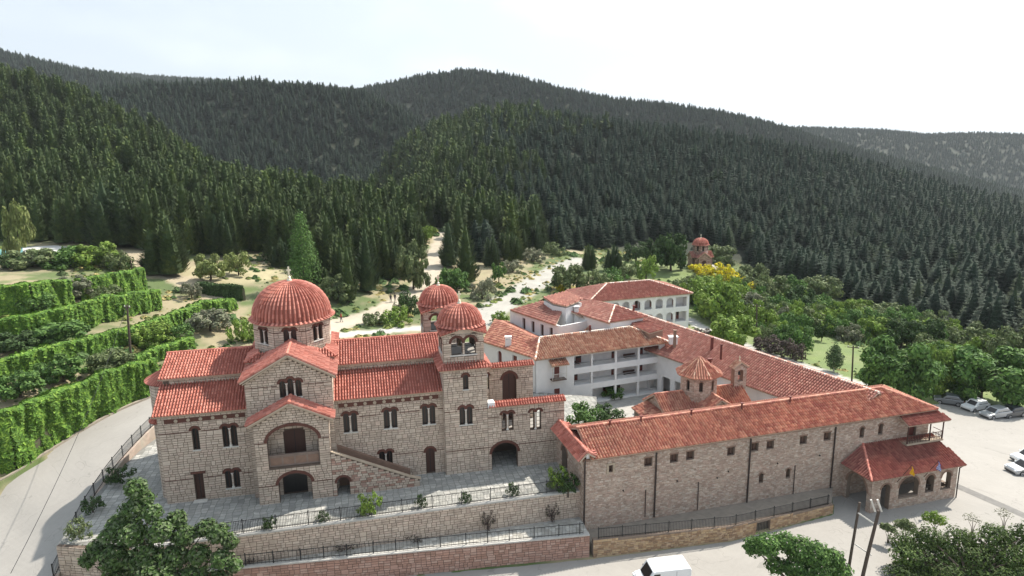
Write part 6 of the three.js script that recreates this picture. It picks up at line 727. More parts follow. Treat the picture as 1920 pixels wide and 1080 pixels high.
{ const b = atD(1490, 1110, 46); b[1] = -4.42; lobedTree('acacia_tree', 'spreading green tree beside the road at the bottom', 'tree', [[1412, 1025, 24, 46.5], [1440, 1022, 30, 46], [1470, 1015, 28, 46.5], [1500, 1030, 34, 46], [1530, 1040, 34, 45.5], [1560, 1050, 30, 46], [1575, 1072, 28, 46], [1535, 1075, 34, 45], [1490, 1065, 32, 45.5], [1455, 1060, 24, 46]], 9000, 0.13, 'mid', 8, b); }
{ const L = []; const r = rng(21); for (let i = 0; i < 15; i++) L.push([1690 + i * 17, 1015 + 10 * Math.sin(i * 1.7) + (i > 9 ? -6 : 0), 24 + r() * 10, 50 + r()]); for (let i = 0; i < 14; i++) L.push([1692 + i * 18, 1042 + 8 * r(), 30, 48.9 + r()]); for (let i = 0; i < 14; i++) L.push([1686 + i * 18, 1078 + 8 * r(), 36, 48.0 + r()]); const b = atD(1810, 1100, 48); b[1] = -4.6; lobedTree('clipped_hedge', 'thick green hedge along the yard at the bottom right', 'hedge', L, 22000, 0.12, 'hedge', 12, b); }
for (const [px, py, r, pal, label] of [[1752, 972, 22, 'lime', 'small umbrella-shaped tree in front of the porch corner'], [1697, 985, 20, 'olive', 'small round tree behind the hedge left end'], [1665, 990, 14, 'olive', 'thin sapling beside the poles'], [1823, 972, 17, 'grey', 'sparse leafless shrub behind the hedge'], [1882, 962, 18, 'grey', 'taller sparse shrub right of the leafless one']]) { const b = atY(px, py + 30, -4.5), d = -b[2]; lobedTree('yard_shrub', label, 'shrub', [[px, py, r * 0.7, d], [px - r * 0.6, py - 3, r * 0.6, d + 0.3], [px + r * 0.6, py + 3, r * 0.6, d - 0.3], [px, py - r * 0.3, r * 0.5, d]], pal === 'grey' ? 150 : 900, pal === 'grey' ? 0.07 : 0.1, pal, px, b, 0.22); }
{ const r = rng(404), boxes = [[1290, 1420, 520, 600, 26], [1400, 1560, 560, 612, 26], [1560, 1780, 590, 640, 24], [1740, 1910, 640, 690, 14], [1430, 1520, 600, 650, 8]]; for (const [x0, x1, y0, y1, n] of boxes) for (let i = 0; i < n; i++) { const f = i / n, px = x0 + (x1 - x0) * ((i * 0.618) % 1), py = y0 + (y1 - y0) * (0.3 + 0.7 * r()) + (px - x0) / (x1 - x0) * 14, p = hit(px, py), w = pxm(p, 34 + 30 * r()), h = w * (0.65 + 0.3 * r()); tree('thicket_shrub', 'green shrub in the thicket between the back road and the fir slope', 'shrub', p, w, h, ['mid', 'olive', 'lime', 'mid', 'mid', 'lime', 'olive'][Math.floor(r() * 7)], i % 4, 'thicket behind the monastery', { lift: -0.04, n: 1400 }); } }
// --- vines: leafy walls along the terraces ---
function vineRow(label, pts, th, n, pal, seed) { // pts: foot x,y,z + height
  const r = rng(seed), P = PAL[pal], base = pts[0].slice(0, 3), t = thing('vine_row', label, 'vines', base), g = new G(), seg = []; let tot = 0; for (let i = 0; i + 1 < pts.length; i++) { const L = Math.hypot(pts[i + 1][0] - pts[i][0], pts[i + 1][2] - pts[i][2]); seg.push([tot, L, i]); tot += L; }
  for (let k = 0; k < n; k++) { const s = r() * tot, q = seg.find(e => s <= e[0] + e[1]) || seg[seg.length - 1], f = (s - q[0]) / q[1], a = pts[q[2]], b = pts[q[2] + 1], m = [0, 1, 2, 3].map(i => a[i] + (b[i] - a[i]) * f), dx = (b[0] - a[0]) / q[1], dz = (b[2] - a[2]) / q[1], nx = -dz, nzz = dx; const top = r() < 0.3; let hh = top ? 1 : Math.pow(r(), 0.8), off = top ? (r() * 2 - 1) : (r() < 0.72 ? 1 : -1); const lump = 0.85 + 0.9 * nz(s * 0.5, hh * m[3] * 0.22, seed) + 0.6 * nz(s * 1.6, hh * m[3] * 0.35, seed + 4), o = off * th * lump * (top ? 1 : 0.8 + 0.25 * r()); const y = m[1] + m[3] * hh * (0.93 + 0.12 * nz(s * 0.4, 3, seed)) + (top ? (r() - 0.3) * 0.4 : 0); const nn = [nx * off + (r() - 0.5) * 0.9, (top ? 1 : 0.35) + (r() - 0.5) * 0.7, nzz * off + (r() - 0.5) * 0.9], L = Math.hypot(...nn), c = P[Math.floor(r() * P.length)], v = 0.75 + 0.5 * r(); leaf(g, [m[0] + nx * o - base[0], y - base[1], m[2] + nzz * o - base[2]], nn.map(e => e / L), 0.2 + 0.14 * r(), [c[0] * v, c[1] * v, c[2] * v], r, 1.1); }
  mesh('foliage', g.geometry(), M.leaf, t); const c = new G(); for (let i = 0; i + 1 < pts.length; i++) { const a = pts[i], b = pts[i + 1]; c.hexa([[a[0], a[1] - 0.6, a[2]], [b[0], b[1] - 0.6, b[2]], [b[0] + 0.35, b[1] - 0.6, b[2] - 0.35], [a[0] + 0.35, a[1] - 0.6, a[2] - 0.35], [a[0], a[1] + a[3] * 0.8, a[2]], [b[0], b[1] + b[3] * 0.8, b[2]], [b[0] + 0.3, b[1] + b[3] * 0.8, b[2] - 0.3], [a[0] + 0.3, a[1] + a[3] * 0.8, a[2] - 0.3]].map(q => sub(q, base))); } c.build('bank', mat([0.09, 0.085, 0.05], 0.97), t); return t;
}
const vr = a => a.map(([px, py, top]) => { const p = hit(px, py); return [...p, pxm(p, py - top) * 1.05]; });
{ const E = roadEdge, pick = [6, 14, 22, 30, 38, 46, 54, 62].filter(i => i < E.length).map(i => { const p = E[i][0]; return [p[0] - 0.75, p[1] + 0.05, p[2] - 0.6]; }); const proj = p => { const v = new THREE.Vector3(p[0], p[1] - CAM_Y, p[2]), w = v.dot(cF); return [960 + FOCAL * v.dot(cR) / w, 540 - FOCAL * v.dot(cU) / w]; }; const topT = [[-300, 860], [0, 770], [100, 737], [200, 697], [300, 664], [400, 640]]; vineRow('tall vine-covered bank along the left road', pick.map(p => { const [x, y] = proj(p); return [...p, pxm(p, y - lerpTab(topT, x)) * 1.02]; }), 0.7, 26000, 'vine', 3); }
vineRow('second vine row up from the road, behind the dark pole', vr([[-40, 718, 690], [74, 690, 655], [148, 668, 638], [243, 645, 615], [296, 628, 599], [345, 605, 580], [385, 592, 564], [440, 578, 562]]), 0.8, 12000, 'vine', 5);
vineRow('third vine row up, ending by the dry slope', vr([[-40, 645, 608], [60, 635, 590], [118, 624, 578], [207, 600, 555], [299, 578, 543]]), 0.8, 11000, 'vine', 7);
vineRow('fourth vine row below the pool shrubs', vr([[-30, 597, 540], [60, 588, 530], [133, 572, 525]]), 0.7, 7000, 'vine', 9);
vineRow('short vine row right of the orchard trees', vr([[150, 562, 524], [207, 556, 514], [272, 544, 504]]), 0.7, 5000, 'vine', 11);
vineRow('small isolated hedge on the dry slope left of the dome', vr([[372, 548, 531], [415, 555, 534], [456, 564, 537]]), 0.5, 3000, 'dark', 13);
vineRow('vine strip just behind the left roof', vr([[250, 692, 672], [300, 672, 652], [360, 655, 632]]), 0.7, 4000, 'vine', 15);
// planting on the church terrace, creepers on its wall, courtyard shrubs
{ const T = terrFr; for (const [px, py, w, h, pal, label] of [[505, 992, 26, 26, 'dark', 'low shrub at the terrace fence, far left'], [606, 976, 24, 18, 'dark', 'small dark shrub at the terrace fence below the porch'], [693, 965, 44, 46, 'lime', 'tallest small tree at the terrace fence'], [790, 950, 22, 24, 'dark', 'shrub at the fence below the stairs'], [874, 942, 22, 20, 'dark', 'shrub at the fence left of the gateway'], [962, 928, 24, 24, 'dark', 'shrub at the fence right of the gateway'], [1045, 917, 40, 48, 'lime', 'bushy light shrub in the terrace corner'], [1065, 925, 40, 40, 'dark', 'dark shrub against the entrance building corner'], [175, 960, 40, 30, 'dark', 'dark shrub inside the curving road fence'], [225, 905, 50, 34, 'dark', 'dark shrub in the left terrace corner'], [150, 1010, 40, 40, 'olive', 'olive shrub by the fence curve']]) { const p = atY(px, py, 0.05); tree('terrace_shrub', label, 'shrub', p, pxm(p, w), pxm(p, h), pal, px % 4, null, { lift: 0.02, n: 900 }); }
  for (const [px, py, w, h] of [[868, 985, 16, 26], [915, 985, 26, 40], [1035, 968, 28, 36], [650, 1010, 60, 16], [480, 1030, 60, 14], [780, 1000, 40, 14]]) { const p = atY(px, py + 9, -2.42); tree('wall_creeper', 'dark weedy creeper against the foot of the terrace wall', 'creeper', p, pxm(p, w), pxm(p, h), 'plum', px % 4, 'creepers along the terrace wall foot', { lift: 0, n: 420 }); }
  for (const [px, py, w, h, pal, label] of [[1098, 800, 64, 46, 'mid', 'left courtyard hedge block behind the entrance roof'], [1142, 800, 64, 42, 'dark', 'right courtyard hedge block behind the entrance roof'], [1258, 722, 44, 40, 'olive', 'small tree in the courtyard beside the chapel drum'], [1150, 745, 40, 24, 'mid', 'shrub in front of the loggia ground floor'], [1095, 765, 50, 20, 'dark', 'low shrub below the white loggias']]) { const p = atY(px, py, py > 785 ? 0.0 : -2.5); tree('courtyard_shrub', label, 'shrub', p, pxm(p, w), pxm(p, h), pal, px % 4, null, { lift: 0, n: 1500 }); } const p = atY(915, 660, 1.6); tree('courtyard_shrub', 'green bush beside the low orange-roofed wing', 'shrub', p, 2.4, 2.4, 'mid', 2, null, { lift: 0, n: 900 }); }
// --- conifers ---
function coniferGeo(seed, n, R, kind, size) {
  const g = new G(), r = rng(seed), C = kind === 'cypress' ? [[0.05, 0.085, 0.026], [0.065, 0.1, 0.03], [0.04, 0.068, 0.022], [0.085, 0.115, 0.035]] : [[0.030, 0.054, 0.030], [0.037, 0.064, 0.034], [0.024, 0.044, 0.025], [0.044, 0.071, 0.037]];
  const core = []; for (let i = 0; i <= 6; i++) { const h = 0.04 + 0.9 * i / 6; core.push([R * 0.62 * Math.pow(1 - h, 0.8) + 0.004, h]); } g.lathe(0, 0, 0, core, 7, C[2]);
  const lay = 9 + Math.floor(r() * 4);
  for (let i = 0; i < n; i++) {
    let h = 0.03 + 0.95 * (1 - Math.sqrt(r())), a = r() * 6.2832; if (kind === 'fir') { const k = Math.floor(h * lay) / lay; h = k + (h - k) * 0.45; }
    const bulge = kind === 'cypress' ? Math.pow(1 - h, 0.62) * Math.min(1, 0.55 + h * 3) : Math.pow(1 - h, 0.78) * Math.min(1, 0.7 + h * 3), lump = 0.78 + 0.5 * nz(Math.cos(a) * 1.6 + seed, h * 5, Math.sin(a) * 1.6) , rr = R * bulge * lump * (0.62 + 0.42 * Math.sqrt(r())), p = [Math.cos(a) * rr, h, Math.sin(a) * rr];
    const up = kind === 'cypress' ? 0.95 : 0.05 + (r() - 0.6) * 0.5, D = [Math.cos(a) * 0.7 + (r() - 0.5) * 0.5, up, Math.sin(a) * 0.7 + (r() - 0.5) * 0.5], L = Math.hypot(...D), s = size * (0.6 + 0.8 * r()) * (0.55 + 0.45 * (1 - h)), t = D.map(e => e / L * s), side = [-Math.sin(a) * s * 0.32, 0.1 * s, Math.cos(a) * s * 0.32], c = C[Math.floor(r() * 4)], v = 0.75 + 0.5 * r(), k = [c[0] * v, c[1] * v, c[2] * v], m = [p[0] + t[0] * 0.4, p[1] + t[1] * 0.4 + s * 0.08, p[2] + t[2] * 0.4], e = [p[0] + t[0], p[1] + t[1], p[2] + t[2]];
    g.tri([p[0] + side[0] * 0.4, p[1], p[2] + side[2] * 0.4], [m[0] + side[0], m[1], m[2] + side[2]], e, k); g.tri([p[0] - side[0] * 0.4, p[1], p[2] - side[2] * 0.4], e, [m[0] - side[0], m[1], m[2] - side[2]], k);
  }
  return g.geometry();
}
const conTrunk = (() => { const g = new G(); g.tube([[0, -0.12, 0], [0, 0.3, 0], [0, 0.8, 0]], [0.022, 0.017, 0.006], 6); return g.geometry(); })();
const CY = [1, 2, 3].map(s => coniferGeo(s * 7, 900, 0.27 - 0.02 * s, 'cypress', 0.085)), FI = [1, 2, 3].map(s => coniferGeo(s * 11, 900, 0.25, 'fir', 0.085)), FAR = [coniferGeo(51, 170, 0.24, 'fir', 0.17), coniferGeo(52, 170, 0.22, 'fir', 0.17), coniferGeo(53, 170, 0.28, 'cypress', 0.16)];
function conifer(name, label, p, h, w, kind, v, group, m = M.needle) { const t = thing(name, label, 'tree', p, v * 2.1, group); const k = mesh('trunk', conTrunk, M.bark, t); k.scale.set(h, h, h); const n = w > h * 0.62 && kind !== 'fir' ? 4 : 1; for (let i = 0; i < n; i++) { const c = mesh('crown', (kind === 'fir' ? FI : CY)[(v + i) % 3], m, t), a = i * 2.4 + v, q = i ? w * 0.24 : 0, k2 = n > 1 ? (i ? 0.62 + 0.09 * i : 1) : 1, ww = n > 1 ? w * 0.62 : w; c.position.set(Math.cos(a) * q, 0, Math.sin(a) * q); c.rotation.y = i; c.scale.set(ww / 0.5, h * k2, ww / 0.5); } return t; }
M.needleA = mat([0.84, 0.86, 0.54], 0.85, { vertexColors: true }); M.needleB = mat([0.6, 0.7, 0.63], 0.85, { vertexColors: true }); M.needleC = mat([1.2, 1.1, 0.65], 0.85, { vertexColors: true });
const CON = [[318, 512, 108, 128, 'leaning dark cypress clump above the dry path'], [205, 462, 110, 130, 'broad cypress left of the leaning clump'], [140, 455, 80, 110, 'cypress behind the slender yellow-green tree'], [690, 548, 50, 130, 'tall dark cypress right of the poplar'], [655, 566, 46, 112, 'narrow cypress right of the yellowish shrub'], [745, 522, 52, 72, 'short conical cypress left of the pale airy tree'], [875, 532, 56, 118, 'dark cypress right of the earth track'], [842, 500, 50, 90, 'cypress at the bend of the earth track'], [905, 455, 40, 60, 'cypress beyond the track bend'], [925, 500, 44, 64, 'cypress on the dry slope edge'], [960, 490, 46, 60, 'conical cypress in the row above the dry slope'], [1005, 470, 50, 62, 'cypress near the scrubby slope top'], [1103, 505, 34, 52, 'small dark cypress left of the knoll'], [1150, 508, 42, 54, 'cypress on the knoll path'], [600, 548, 50, 70, 'cypress hidden beside the poplar'], [425, 480, 70, 90, 'cypress above the light green trees'], [500, 470, 80, 100, 'cypress left of the poplar'], [530, 500, 50, 60, 'short cypress at the poplar foot'], [780, 480, 44, 70, 'cypress left of the earth track top']];
CON.forEach(([px, py, w, h, label], i) => { const p = hit(px, py); conifer('cypress_tree', label, p, pxm(p, h), pxm(p, w), 'cypress', i, null, i % 2 ? M.needleB : M.needleA); });
{ const p = hit(573, 548); const t = thing('poplar_tree', 'tall bright green poplar rising right of the main dome', 'tree', p); const k = mesh('trunk', conTrunk, M.bark, t), h = pxm(p, 160); k.scale.set(h, h, h); const L = []; const r = rng(8); for (let i = 0; i < 26; i++) { const f = i / 26; L.push([(r() - 0.5) * 0.9 * (1 - f), 0.5 + f * (h - 1), (r() - 0.5) * 0.9 * (1 - f), (0.25 + 1.55 * Math.pow(1 - f, 0.7) * Math.min(1, 0.5 + f * 3)) * pxm(p, 75) / 3.0, 1.2]); } mesh('crown', lobesGeo(L, 7000, 0.19, 'mid', 17), M.leaf, t); }
{ const p = hit(1563, 697); const t = thing('clipped_conifer', 'dark teardrop-shaped conifer standing alone on the meadow', 'tree', p); const h = pxm(p, 58); const k = mesh('trunk', conTrunk, M.marble, t); k.scale.set(h * 1.5, h * 0.7, h * 1.5); const L = [[0, h * 0.5, 0, h * 0.33, 1], [0, h * 0.35, 0, h * 0.3, 1], [0, h * 0.72, 0, h * 0.2, 1.1], [0, h * 0.9, 0, h * 0.09, 1.6]]; mesh('crown', lobesGeo(L, 2200, 0.14, 'dark', 23), M.needle, t); }
{
  const r = rng(99), list = []; const T0 = -0.9, T1 = 0.9;
  const zones = [[100, 300, 1 / 17], [300, 600, 1 / 17], [600, 1150, 1 / 23], [1150, 1850, 1 / 60]];
  const profs = []; for (let i = 0; i <= 360; i++) profs.push(profile(-1.0 + 2 * i / 360)); const gy = (t, d, x, z) => d > D0 ? (() => { const u = (t + 1) * 180, i = Math.max(0, Math.min(359, Math.floor(u))), f = u - i; return pchip(profs[i], d) * (1 - f) + pchip(profs[i + 1], d) * f; })() : ground(x, z);
  for (const [da, db, rho] of zones) { const N = Math.round((T1 - T0) * (db * db - da * da) / 2 * rho); for (let i = 0; i < N; i++) { const t = T0 + (T1 - T0) * r(), d = Math.sqrt(da * da + (db * db - da * da) * r()), hh = r(), cc = r(), e = lerpTab(dE, t); if (d < e) continue; const x = t * d, z = -d; if (d < 250 && tracks.slice(0, 3).some(k => nearPoly(k.P.map(p => [p[0], p[1], 0, 0]), x, z)[0] < k.w + 2.2)) continue; const dens = fbm(x * 0.02, z * 0.02, 9, 3); if (d < 300 && t < 0.1 && cc < 0.2 && dens > 0.14) continue; list.push([x, gy(t, d, x, z) - 0.3, z, d, t, hh, cc]); } }
  // what stands in plain sight: keep those not hidden by the ridge in front
  list.sort((a, b) => a[3] - b[3]);
  let n = 0; const groupA = 'conifers on the near forest edge', far = [[], [], []], near = [[], [], [], [], [], []];
  for (const [x, y, z, d, t, hh, cc] of list) {
    const left = d < 470 && ((hh * 13.7) % 1) < 1 - sm(-0.2, 0.1, t + 0.35 * fbm(x * 0.012, z * 0.012, 5.1, 3)), h = left ? 7 + 8 * hh * hh + 1.5 * cc : d < 330 ? 6 + 6 * hh : 5.5 + 6.5 * hh * hh + 1.5 * cc, w = (3 + 0.22 * h) * (left ? 0.95 + 0.7 * cc : 1.0 + 0.5 * cc);
    if (n < 281 && Math.abs(t) < 0.78 && d < 240) { conifer('conifer_tree', left ? 'dark green cypress in the dense forest above the vineyards' : 'dark green fir in the dense forest beyond the monastery', [x, y, z], h, w, left ? 'cypress' : 'fir', n + Math.floor(cc * 5), left ? groupA : 'firs at the foot of the forest slope', cc < 0.15 ? M.needleC : left ? M.needleA : M.needleB); n++; }
    else if (d < 340) near[(left ? 0 : 3) + Math.floor(cc * 2.99)].push([x, y, z, h, w, left, hh, d]); else far[left ? 2 : Math.floor(cc * 1.99)].push([x, y, z, h, w, left, hh, d]);
  }
  const m4 = new THREE.Matrix4(), q = new THREE.Quaternion(), s = new THREE.Vector3(), p = new THREE.Vector3(), ax = new THREE.Vector3(0, 1, 0), c = new THREE.Color();
  const forest = new THREE.Group(); forest.name = 'conifer_forest'; forest.userData = { kind: 'stuff', label: 'dense dark conifer forest covering the hills behind the monastery' }; scene.add(forest);
  const inst = (geo, L, nm) => { if (!L.length) return; const im = new THREE.InstancedMesh(geo, mat(WHITE, 0.88, { vertexColors: true }), L.length); im.name = nm; im.userData.kind = 'stuff'; im.castShadow = im.receiveShadow = true; L.forEach(([x, y, z, h, w, left, hh, d], i) => { q.setFromAxisAngle(ax, hh * 50); m4.compose(p.set(x, y, z), q, s.set(w / 0.5, h, w / 0.5)); im.setMatrixAt(i, m4); const v = 0.8 + 0.4 * ((hh * 17) % 1), warm = (hh * 31) % 1; if (left) c.setRGB(0.84 * v + 0.45 * (warm > 0.85), 0.86 * v + 0.35 * (warm > 0.85), 0.52 * v); else c.setRGB(0.58 * v + (warm > 0.95 ? 0.4 : 0), 0.72 * v + (warm > 0.95 ? 0.32 : 0), 0.64 * v); im.setColorAt(i, c); }); forest.add(im); };
  near.forEach((L, i) => inst((i < 3 ? CY : FI)[i % 3], L, 'near_wood')); far.forEach((L, i) => inst(FAR[i], L, 'far_wood'));
  // scrub and dry tufts between the buildings and the forest
  const sg = new G(), r2 = rng(7); for (let i = 0; i < 46; i++) { const a = r2() * 6.28, u = r2(), rr = Math.sqrt(r2()), v = 0.7 + 0.6 * r2(); leaf(sg, [Math.cos(a) * rr * 0.8, u * 0.75 * (1.1 - rr * 0.6), Math.sin(a) * rr * 0.8], [Math.cos(a) * 0.6, 0.7, Math.sin(a) * 0.6], 0.3 + 0.15 * r2(), [v, v, v], r2, 1.2); } const scrubGeo = sg.geometry(), S = [];
  for (let i = 0; i < 26000; i++) { const t = -0.85 + 1.7 * r2(), d = Math.sqrt(58 * 58 + (235 * 235 - 58 * 58) * r2()), k = r2(), cc = r2(), x = t * d, z = -d; if (d > lerpTab(dE, t) + 6) continue; if (fbm(x * 0.09, z * 0.09, 6.6, 3) + (x > 18 ? -0.12 : 0) < -0.02 + 0.25 * k - 0.1) continue; if (inside(lotPoly, x, z) || inside(terrPoly, x, z) || (x > -8 && x < 46 && z < -50 && z > -124 && z > -135 + Math.abs(x - 18) * 0.9) || nearPoly(roadMid, x, z)[0] < 4.4) continue; if (tracks.some(q2 => nearPoly(q2.P.map(p2 => [p2[0], p2[1], 0, 0]), x, z)[0] < q2.w * (q2.c[0] > 0.41 ? 0.9 : 0.4))) continue; S.push([x, ground(x, z) - 0.05, z, k, cc, d]); }
  const im = new THREE.InstancedMesh(scrubGeo, mat(WHITE, 0.95, { vertexColors: true }), S.length); im.name = 'scrub'; im.userData = { kind: 'stuff', label: 'low scrub and dry grass tufts scattered over the slopes' }; im.castShadow = im.receiveShadow = true; S.forEach(([x, y, z, k, cc], i) => { const sz = 0.25 + 0.75 * k * k + (cc > 0.97 ? 0.8 : 0); q.setFromAxisAngle(ax, k * 40); m4.compose(p.set(x, y, z), q, s.set(sz, sz * (0.6 + 0.5 * cc), sz)); im.setMatrixAt(i, m4); const n2 = fbm(x * 0.05, z * 0.05, 3.3, 3) + (x > 15 ? 0.15 : 0) + (z > -100 ? 0.06 : 0); if (cc < 0.35 - n2) c.setRGB(0.27 + 0.1 * k, 0.23 + 0.08 * k, 0.11); else if (cc < 0.75) c.setRGB(0.10 + 0.06 * k, 0.135 + 0.06 * k, 0.045); else c.setRGB(0.06, 0.09 + 0.03 * k, 0.03); im.setColorAt(i, c); }); scene.add(im);
}
// ---------- vehicles, poles, people and small things ----------
function onYard(px, py) { let p = atY(px, py, -5); for (let i = 0; i < 8; i++) p = atY(px, py, lotY(p[0], p[2])); return p; }
const paint = { white: [0.72, 0.72, 0.71], silver: [0.42, 0.43, 0.44], dark: [0.035, 0.04, 0.05], grey: [0.2, 0.21, 0.22] };
function carShape(prof, W, bev = 0.09) { const s = new THREE.Shape(prof.map(p => new THREE.Vector2(...p))); const g = new THREE.ExtrudeGeometry(s, { depth: W - 2 * bev, bevelEnabled: true, bevelThickness: bev, bevelSize: bev * 0.8, bevelOffset: -bev * 0.8, bevelSegments: 3, curveSegments: 6 }); g.translate(0, 0, -(W - 2 * bev) / 2); return g; }
function wheels(t, xs, W, r = 0.31) { for (const x of xs) for (const s of [-1, 1]) { const ty = new THREE.CylinderGeometry(r, r, 0.2, 18); ty.rotateX(Math.PI / 2); const w = mesh('wheel', ty, mat([0.018, 0.018, 0.018], 0.9), t); w.position.set(x, r, s * (W / 2 - 0.1)); const rm = new THREE.CylinderGeometry(r * 0.6, r * 0.6, 0.03, 12); rm.rotateX(Math.PI / 2); const q = mesh('rim', rm, mat([0.5, 0.5, 0.52], 0.35, { metalness: 0.7 }), w); q.position.z = s * 0.105; const hb = new THREE.CylinderGeometry(r * 0.2, r * 0.2, 0.02, 10); hb.rotateX(Math.PI / 2); const h2 = mesh('hub', hb, M.iron, w); h2.position.z = s * 0.128; } }
function car(label, p, turn, c, L = 3.9, group = 'cars parked at the right of the yard') {
  const t = thing('parked_car', label, 'car', p, turn, group), k = L / 3.9, W = 1.62, pm = new THREE.MeshPhysicalMaterial({ color: col(...paint[c]), roughness: 0.35, clearcoat: 0.8, clearcoatRoughness: 0.12, metalness: c === 'silver' || c === 'grey' ? 0.4 : 0 });
  const P = [[-1.93, 0.28], [-1.95, 0.62], [-1.82, 0.78], [-1.0, 0.9], [-0.96, 0.92], [1.55, 0.94], [1.9, 0.88], [1.95, 0.6], [1.92, 0.28], [1.5, 0.24], [1.44, 0.48], [1.2, 0.62], [0.95, 0.48], [0.88, 0.24], [-0.92, 0.24], [-0.98, 0.48], [-1.22, 0.62], [-1.46, 0.48], [-1.52, 0.24]].map(q => [q[0] * k, q[1]]); mesh('body', carShape(P, W), pm, t);
  const C = [[-0.98, 0.9], [-0.35, 1.4], [1.2, 1.42], [1.68, 0.92]].map(q => [q[0] * k, q[1]]); const cab = mesh('cabin', carShape(C, W - 0.16, 0.1), pm, t);
  const gl = new G(), z = (W - 0.16) / 2 + 0.004; for (const s of [-1, 1]) { gl.quad([-0.68 * k, 0.96, s * z], [0.2 * k, 0.96, s * z], [0.2 * k, 1.33, s * (z - 0.02)], [-0.28 * k, 1.33, s * (z - 0.02)]); } gl.build('side_window', M.glass, cab); const g2 = new G(); for (const s of [-1, 1]) g2.quad([0.28 * k, 0.96, s * z], [1.45 * k, 0.97, s * z], [1.12 * k, 1.34, s * (z - 0.02)], [0.28 * k, 1.33, s * (z - 0.02)]); g2.build('side_window', M.glass, cab);
  const w1 = new G(); w1.quad([-1.0 * k, 0.93, -0.6], [-1.0 * k, 0.93, 0.6], [-0.44 * k, 1.36, 0.52], [-0.44 * k, 1.36, -0.52]); w1.build('windscreen', M.glass, cab); const w2 = new G(); w2.quad([1.7 * k, 0.96, -0.58], [1.7 * k, 0.96, 0.58], [1.28 * k, 1.37, 0.5], [1.28 * k, 1.37, -0.5]); w2.build('rear_window', M.glass, cab);
  for (const s of [-1, 1]) { const h = new G(); h.box(-1.97 * k, -1.86 * k, 0.56, 0.72, s * 0.62 - 0.14, s * 0.62 + 0.14); h.build('headlight', mat([0.7, 0.72, 0.75], 0.15), t); const l = new G(); l.box(1.88 * k, 1.975 * k, 0.62, 0.82, s * 0.66 - 0.1, s * 0.66 + 0.1); l.build('tail_light', mat([0.35, 0.02, 0.02], 0.25), t); const m = new G(); m.box(-0.72 * k, -0.58 * k, 0.94, 1.06, s * 0.86 - 0.08, s * 0.86 + 0.08); m.build('mirror', pm, t); } const b = new G(); b.box(-1.99 * k, -1.9 * k, 0.28, 0.42, -0.66, 0.66); b.box(1.9 * k, 1.99 * k, 0.28, 0.42, -0.66, 0.66); b.build('bumper', mat([0.05, 0.05, 0.05], 0.7), t); wheels(t, [-1.22 * k, 1.2 * k], W); return t;
}
car('white hatchback parked under the wide tree', onYard(1828, 768), 0.35, 'white', 3.7); car('silver car with dark windows right of the white hatchback', onYard(1866, 782), 0.25, 'silver', 3.9); car('dark car in the tree shade at the end of the parked row', onYard(1895, 780), 0.3, 'dark', 3.8); car('grey car parked leftmost under the trees', onYard(1778, 757), -0.5, 'grey', 3.5); car('silver saloon at the right picture edge on the yard', onYard(1925, 886), 0.12, 'silver', 4.1); car('white car half hidden behind the silver saloon at the edge', onYard(1932, 866), 0.12, 'white', 3.9);
{ // delivery van
  const p = atY(1240, 1100, -4.42), t = thing('delivery_van', 'white delivery van on the road below the rose wall', 'van', p, 0.13), pm = new THREE.MeshPhysicalMaterial({ color: col(0.74, 0.74, 0.73), roughness: 0.35, clearcoat: 0.6 }), W = 1.85;
  const P = [[-2.05, 0.3], [-2.1, 0.85], [-1.95, 1.0], [-1.5, 1.12], [-0.98, 1.92], [-0.75, 2.02], [1.95, 2.05], [2.08, 1.9], [2.1, 0.3], [1.65, 0.26], [1.58, 0.55], [1.3, 0.7], [1.02, 0.55], [0.95, 0.26], [-0.95, 0.26], [-1.02, 0.55], [-1.3, 0.7], [-1.58, 0.55], [-1.65, 0.26]]; mesh('body', carShape(P, W), pm, t);
  const w = new G(); w.quad([-1.5, 1.16, -0.74], [-1.5, 1.16, 0.74], [-1.02, 1.88, 0.68], [-1.02, 1.88, -0.68]); w.build('windscreen', M.glass, t); for (const s of [-1, 1]) { const g = new G(), z = s * (W / 2 + 0.003); g.quad([-1.3, 1.2, z], [-0.45, 1.2, z], [-0.45, 1.78, z], [-0.92, 1.78, z]); g.build('side_window', M.glass, t); const d = new G(); d.box(-0.3, 1.9, 1.0, 1.06, z - 0.006, z + 0.006); d.box(0.85, 0.88, 0.45, 1.9, z - 0.006, z + 0.006); d.build('side_trim', mat([0.25, 0.26, 0.28], 0.6), t); const h = new G(); h.box(-2.12, -1.95, 0.72, 0.92, s * 0.68 - 0.15, s * 0.68 + 0.15); h.build('headlight', mat([0.7, 0.72, 0.75], 0.15), t); const l = new G(); l.box(2.06, 2.12, 0.7, 1.2, s * 0.82 - 0.07, s * 0.82 + 0.07); l.build('tail_light', mat([0.35, 0.02, 0.02], 0.25), t); const m = new G(); m.box(-1.2, -1.1, 1.15, 1.4, s * 1.05 - 0.1, s * 1.05 + 0.1); m.build('mirror', M.iron, t); } const r = new G(); r.quad([2.105, 1.25, -0.7], [2.105, 1.25, 0.7], [2.1, 1.8, 0.68], [2.1, 1.8, -0.68]); r.build('rear_window', M.glass, t); const rf = new G(); for (let i = 0; i < 5; i++) rf.box(-0.6 + i * 0.55, -0.54 + i * 0.55, 2.04, 2.075, -0.7, 0.7); rf.build('roof_rib', pm, t).userData.kind = 'stuff'; wheels(t, [-1.3, 1.3], W, 0.33);
}
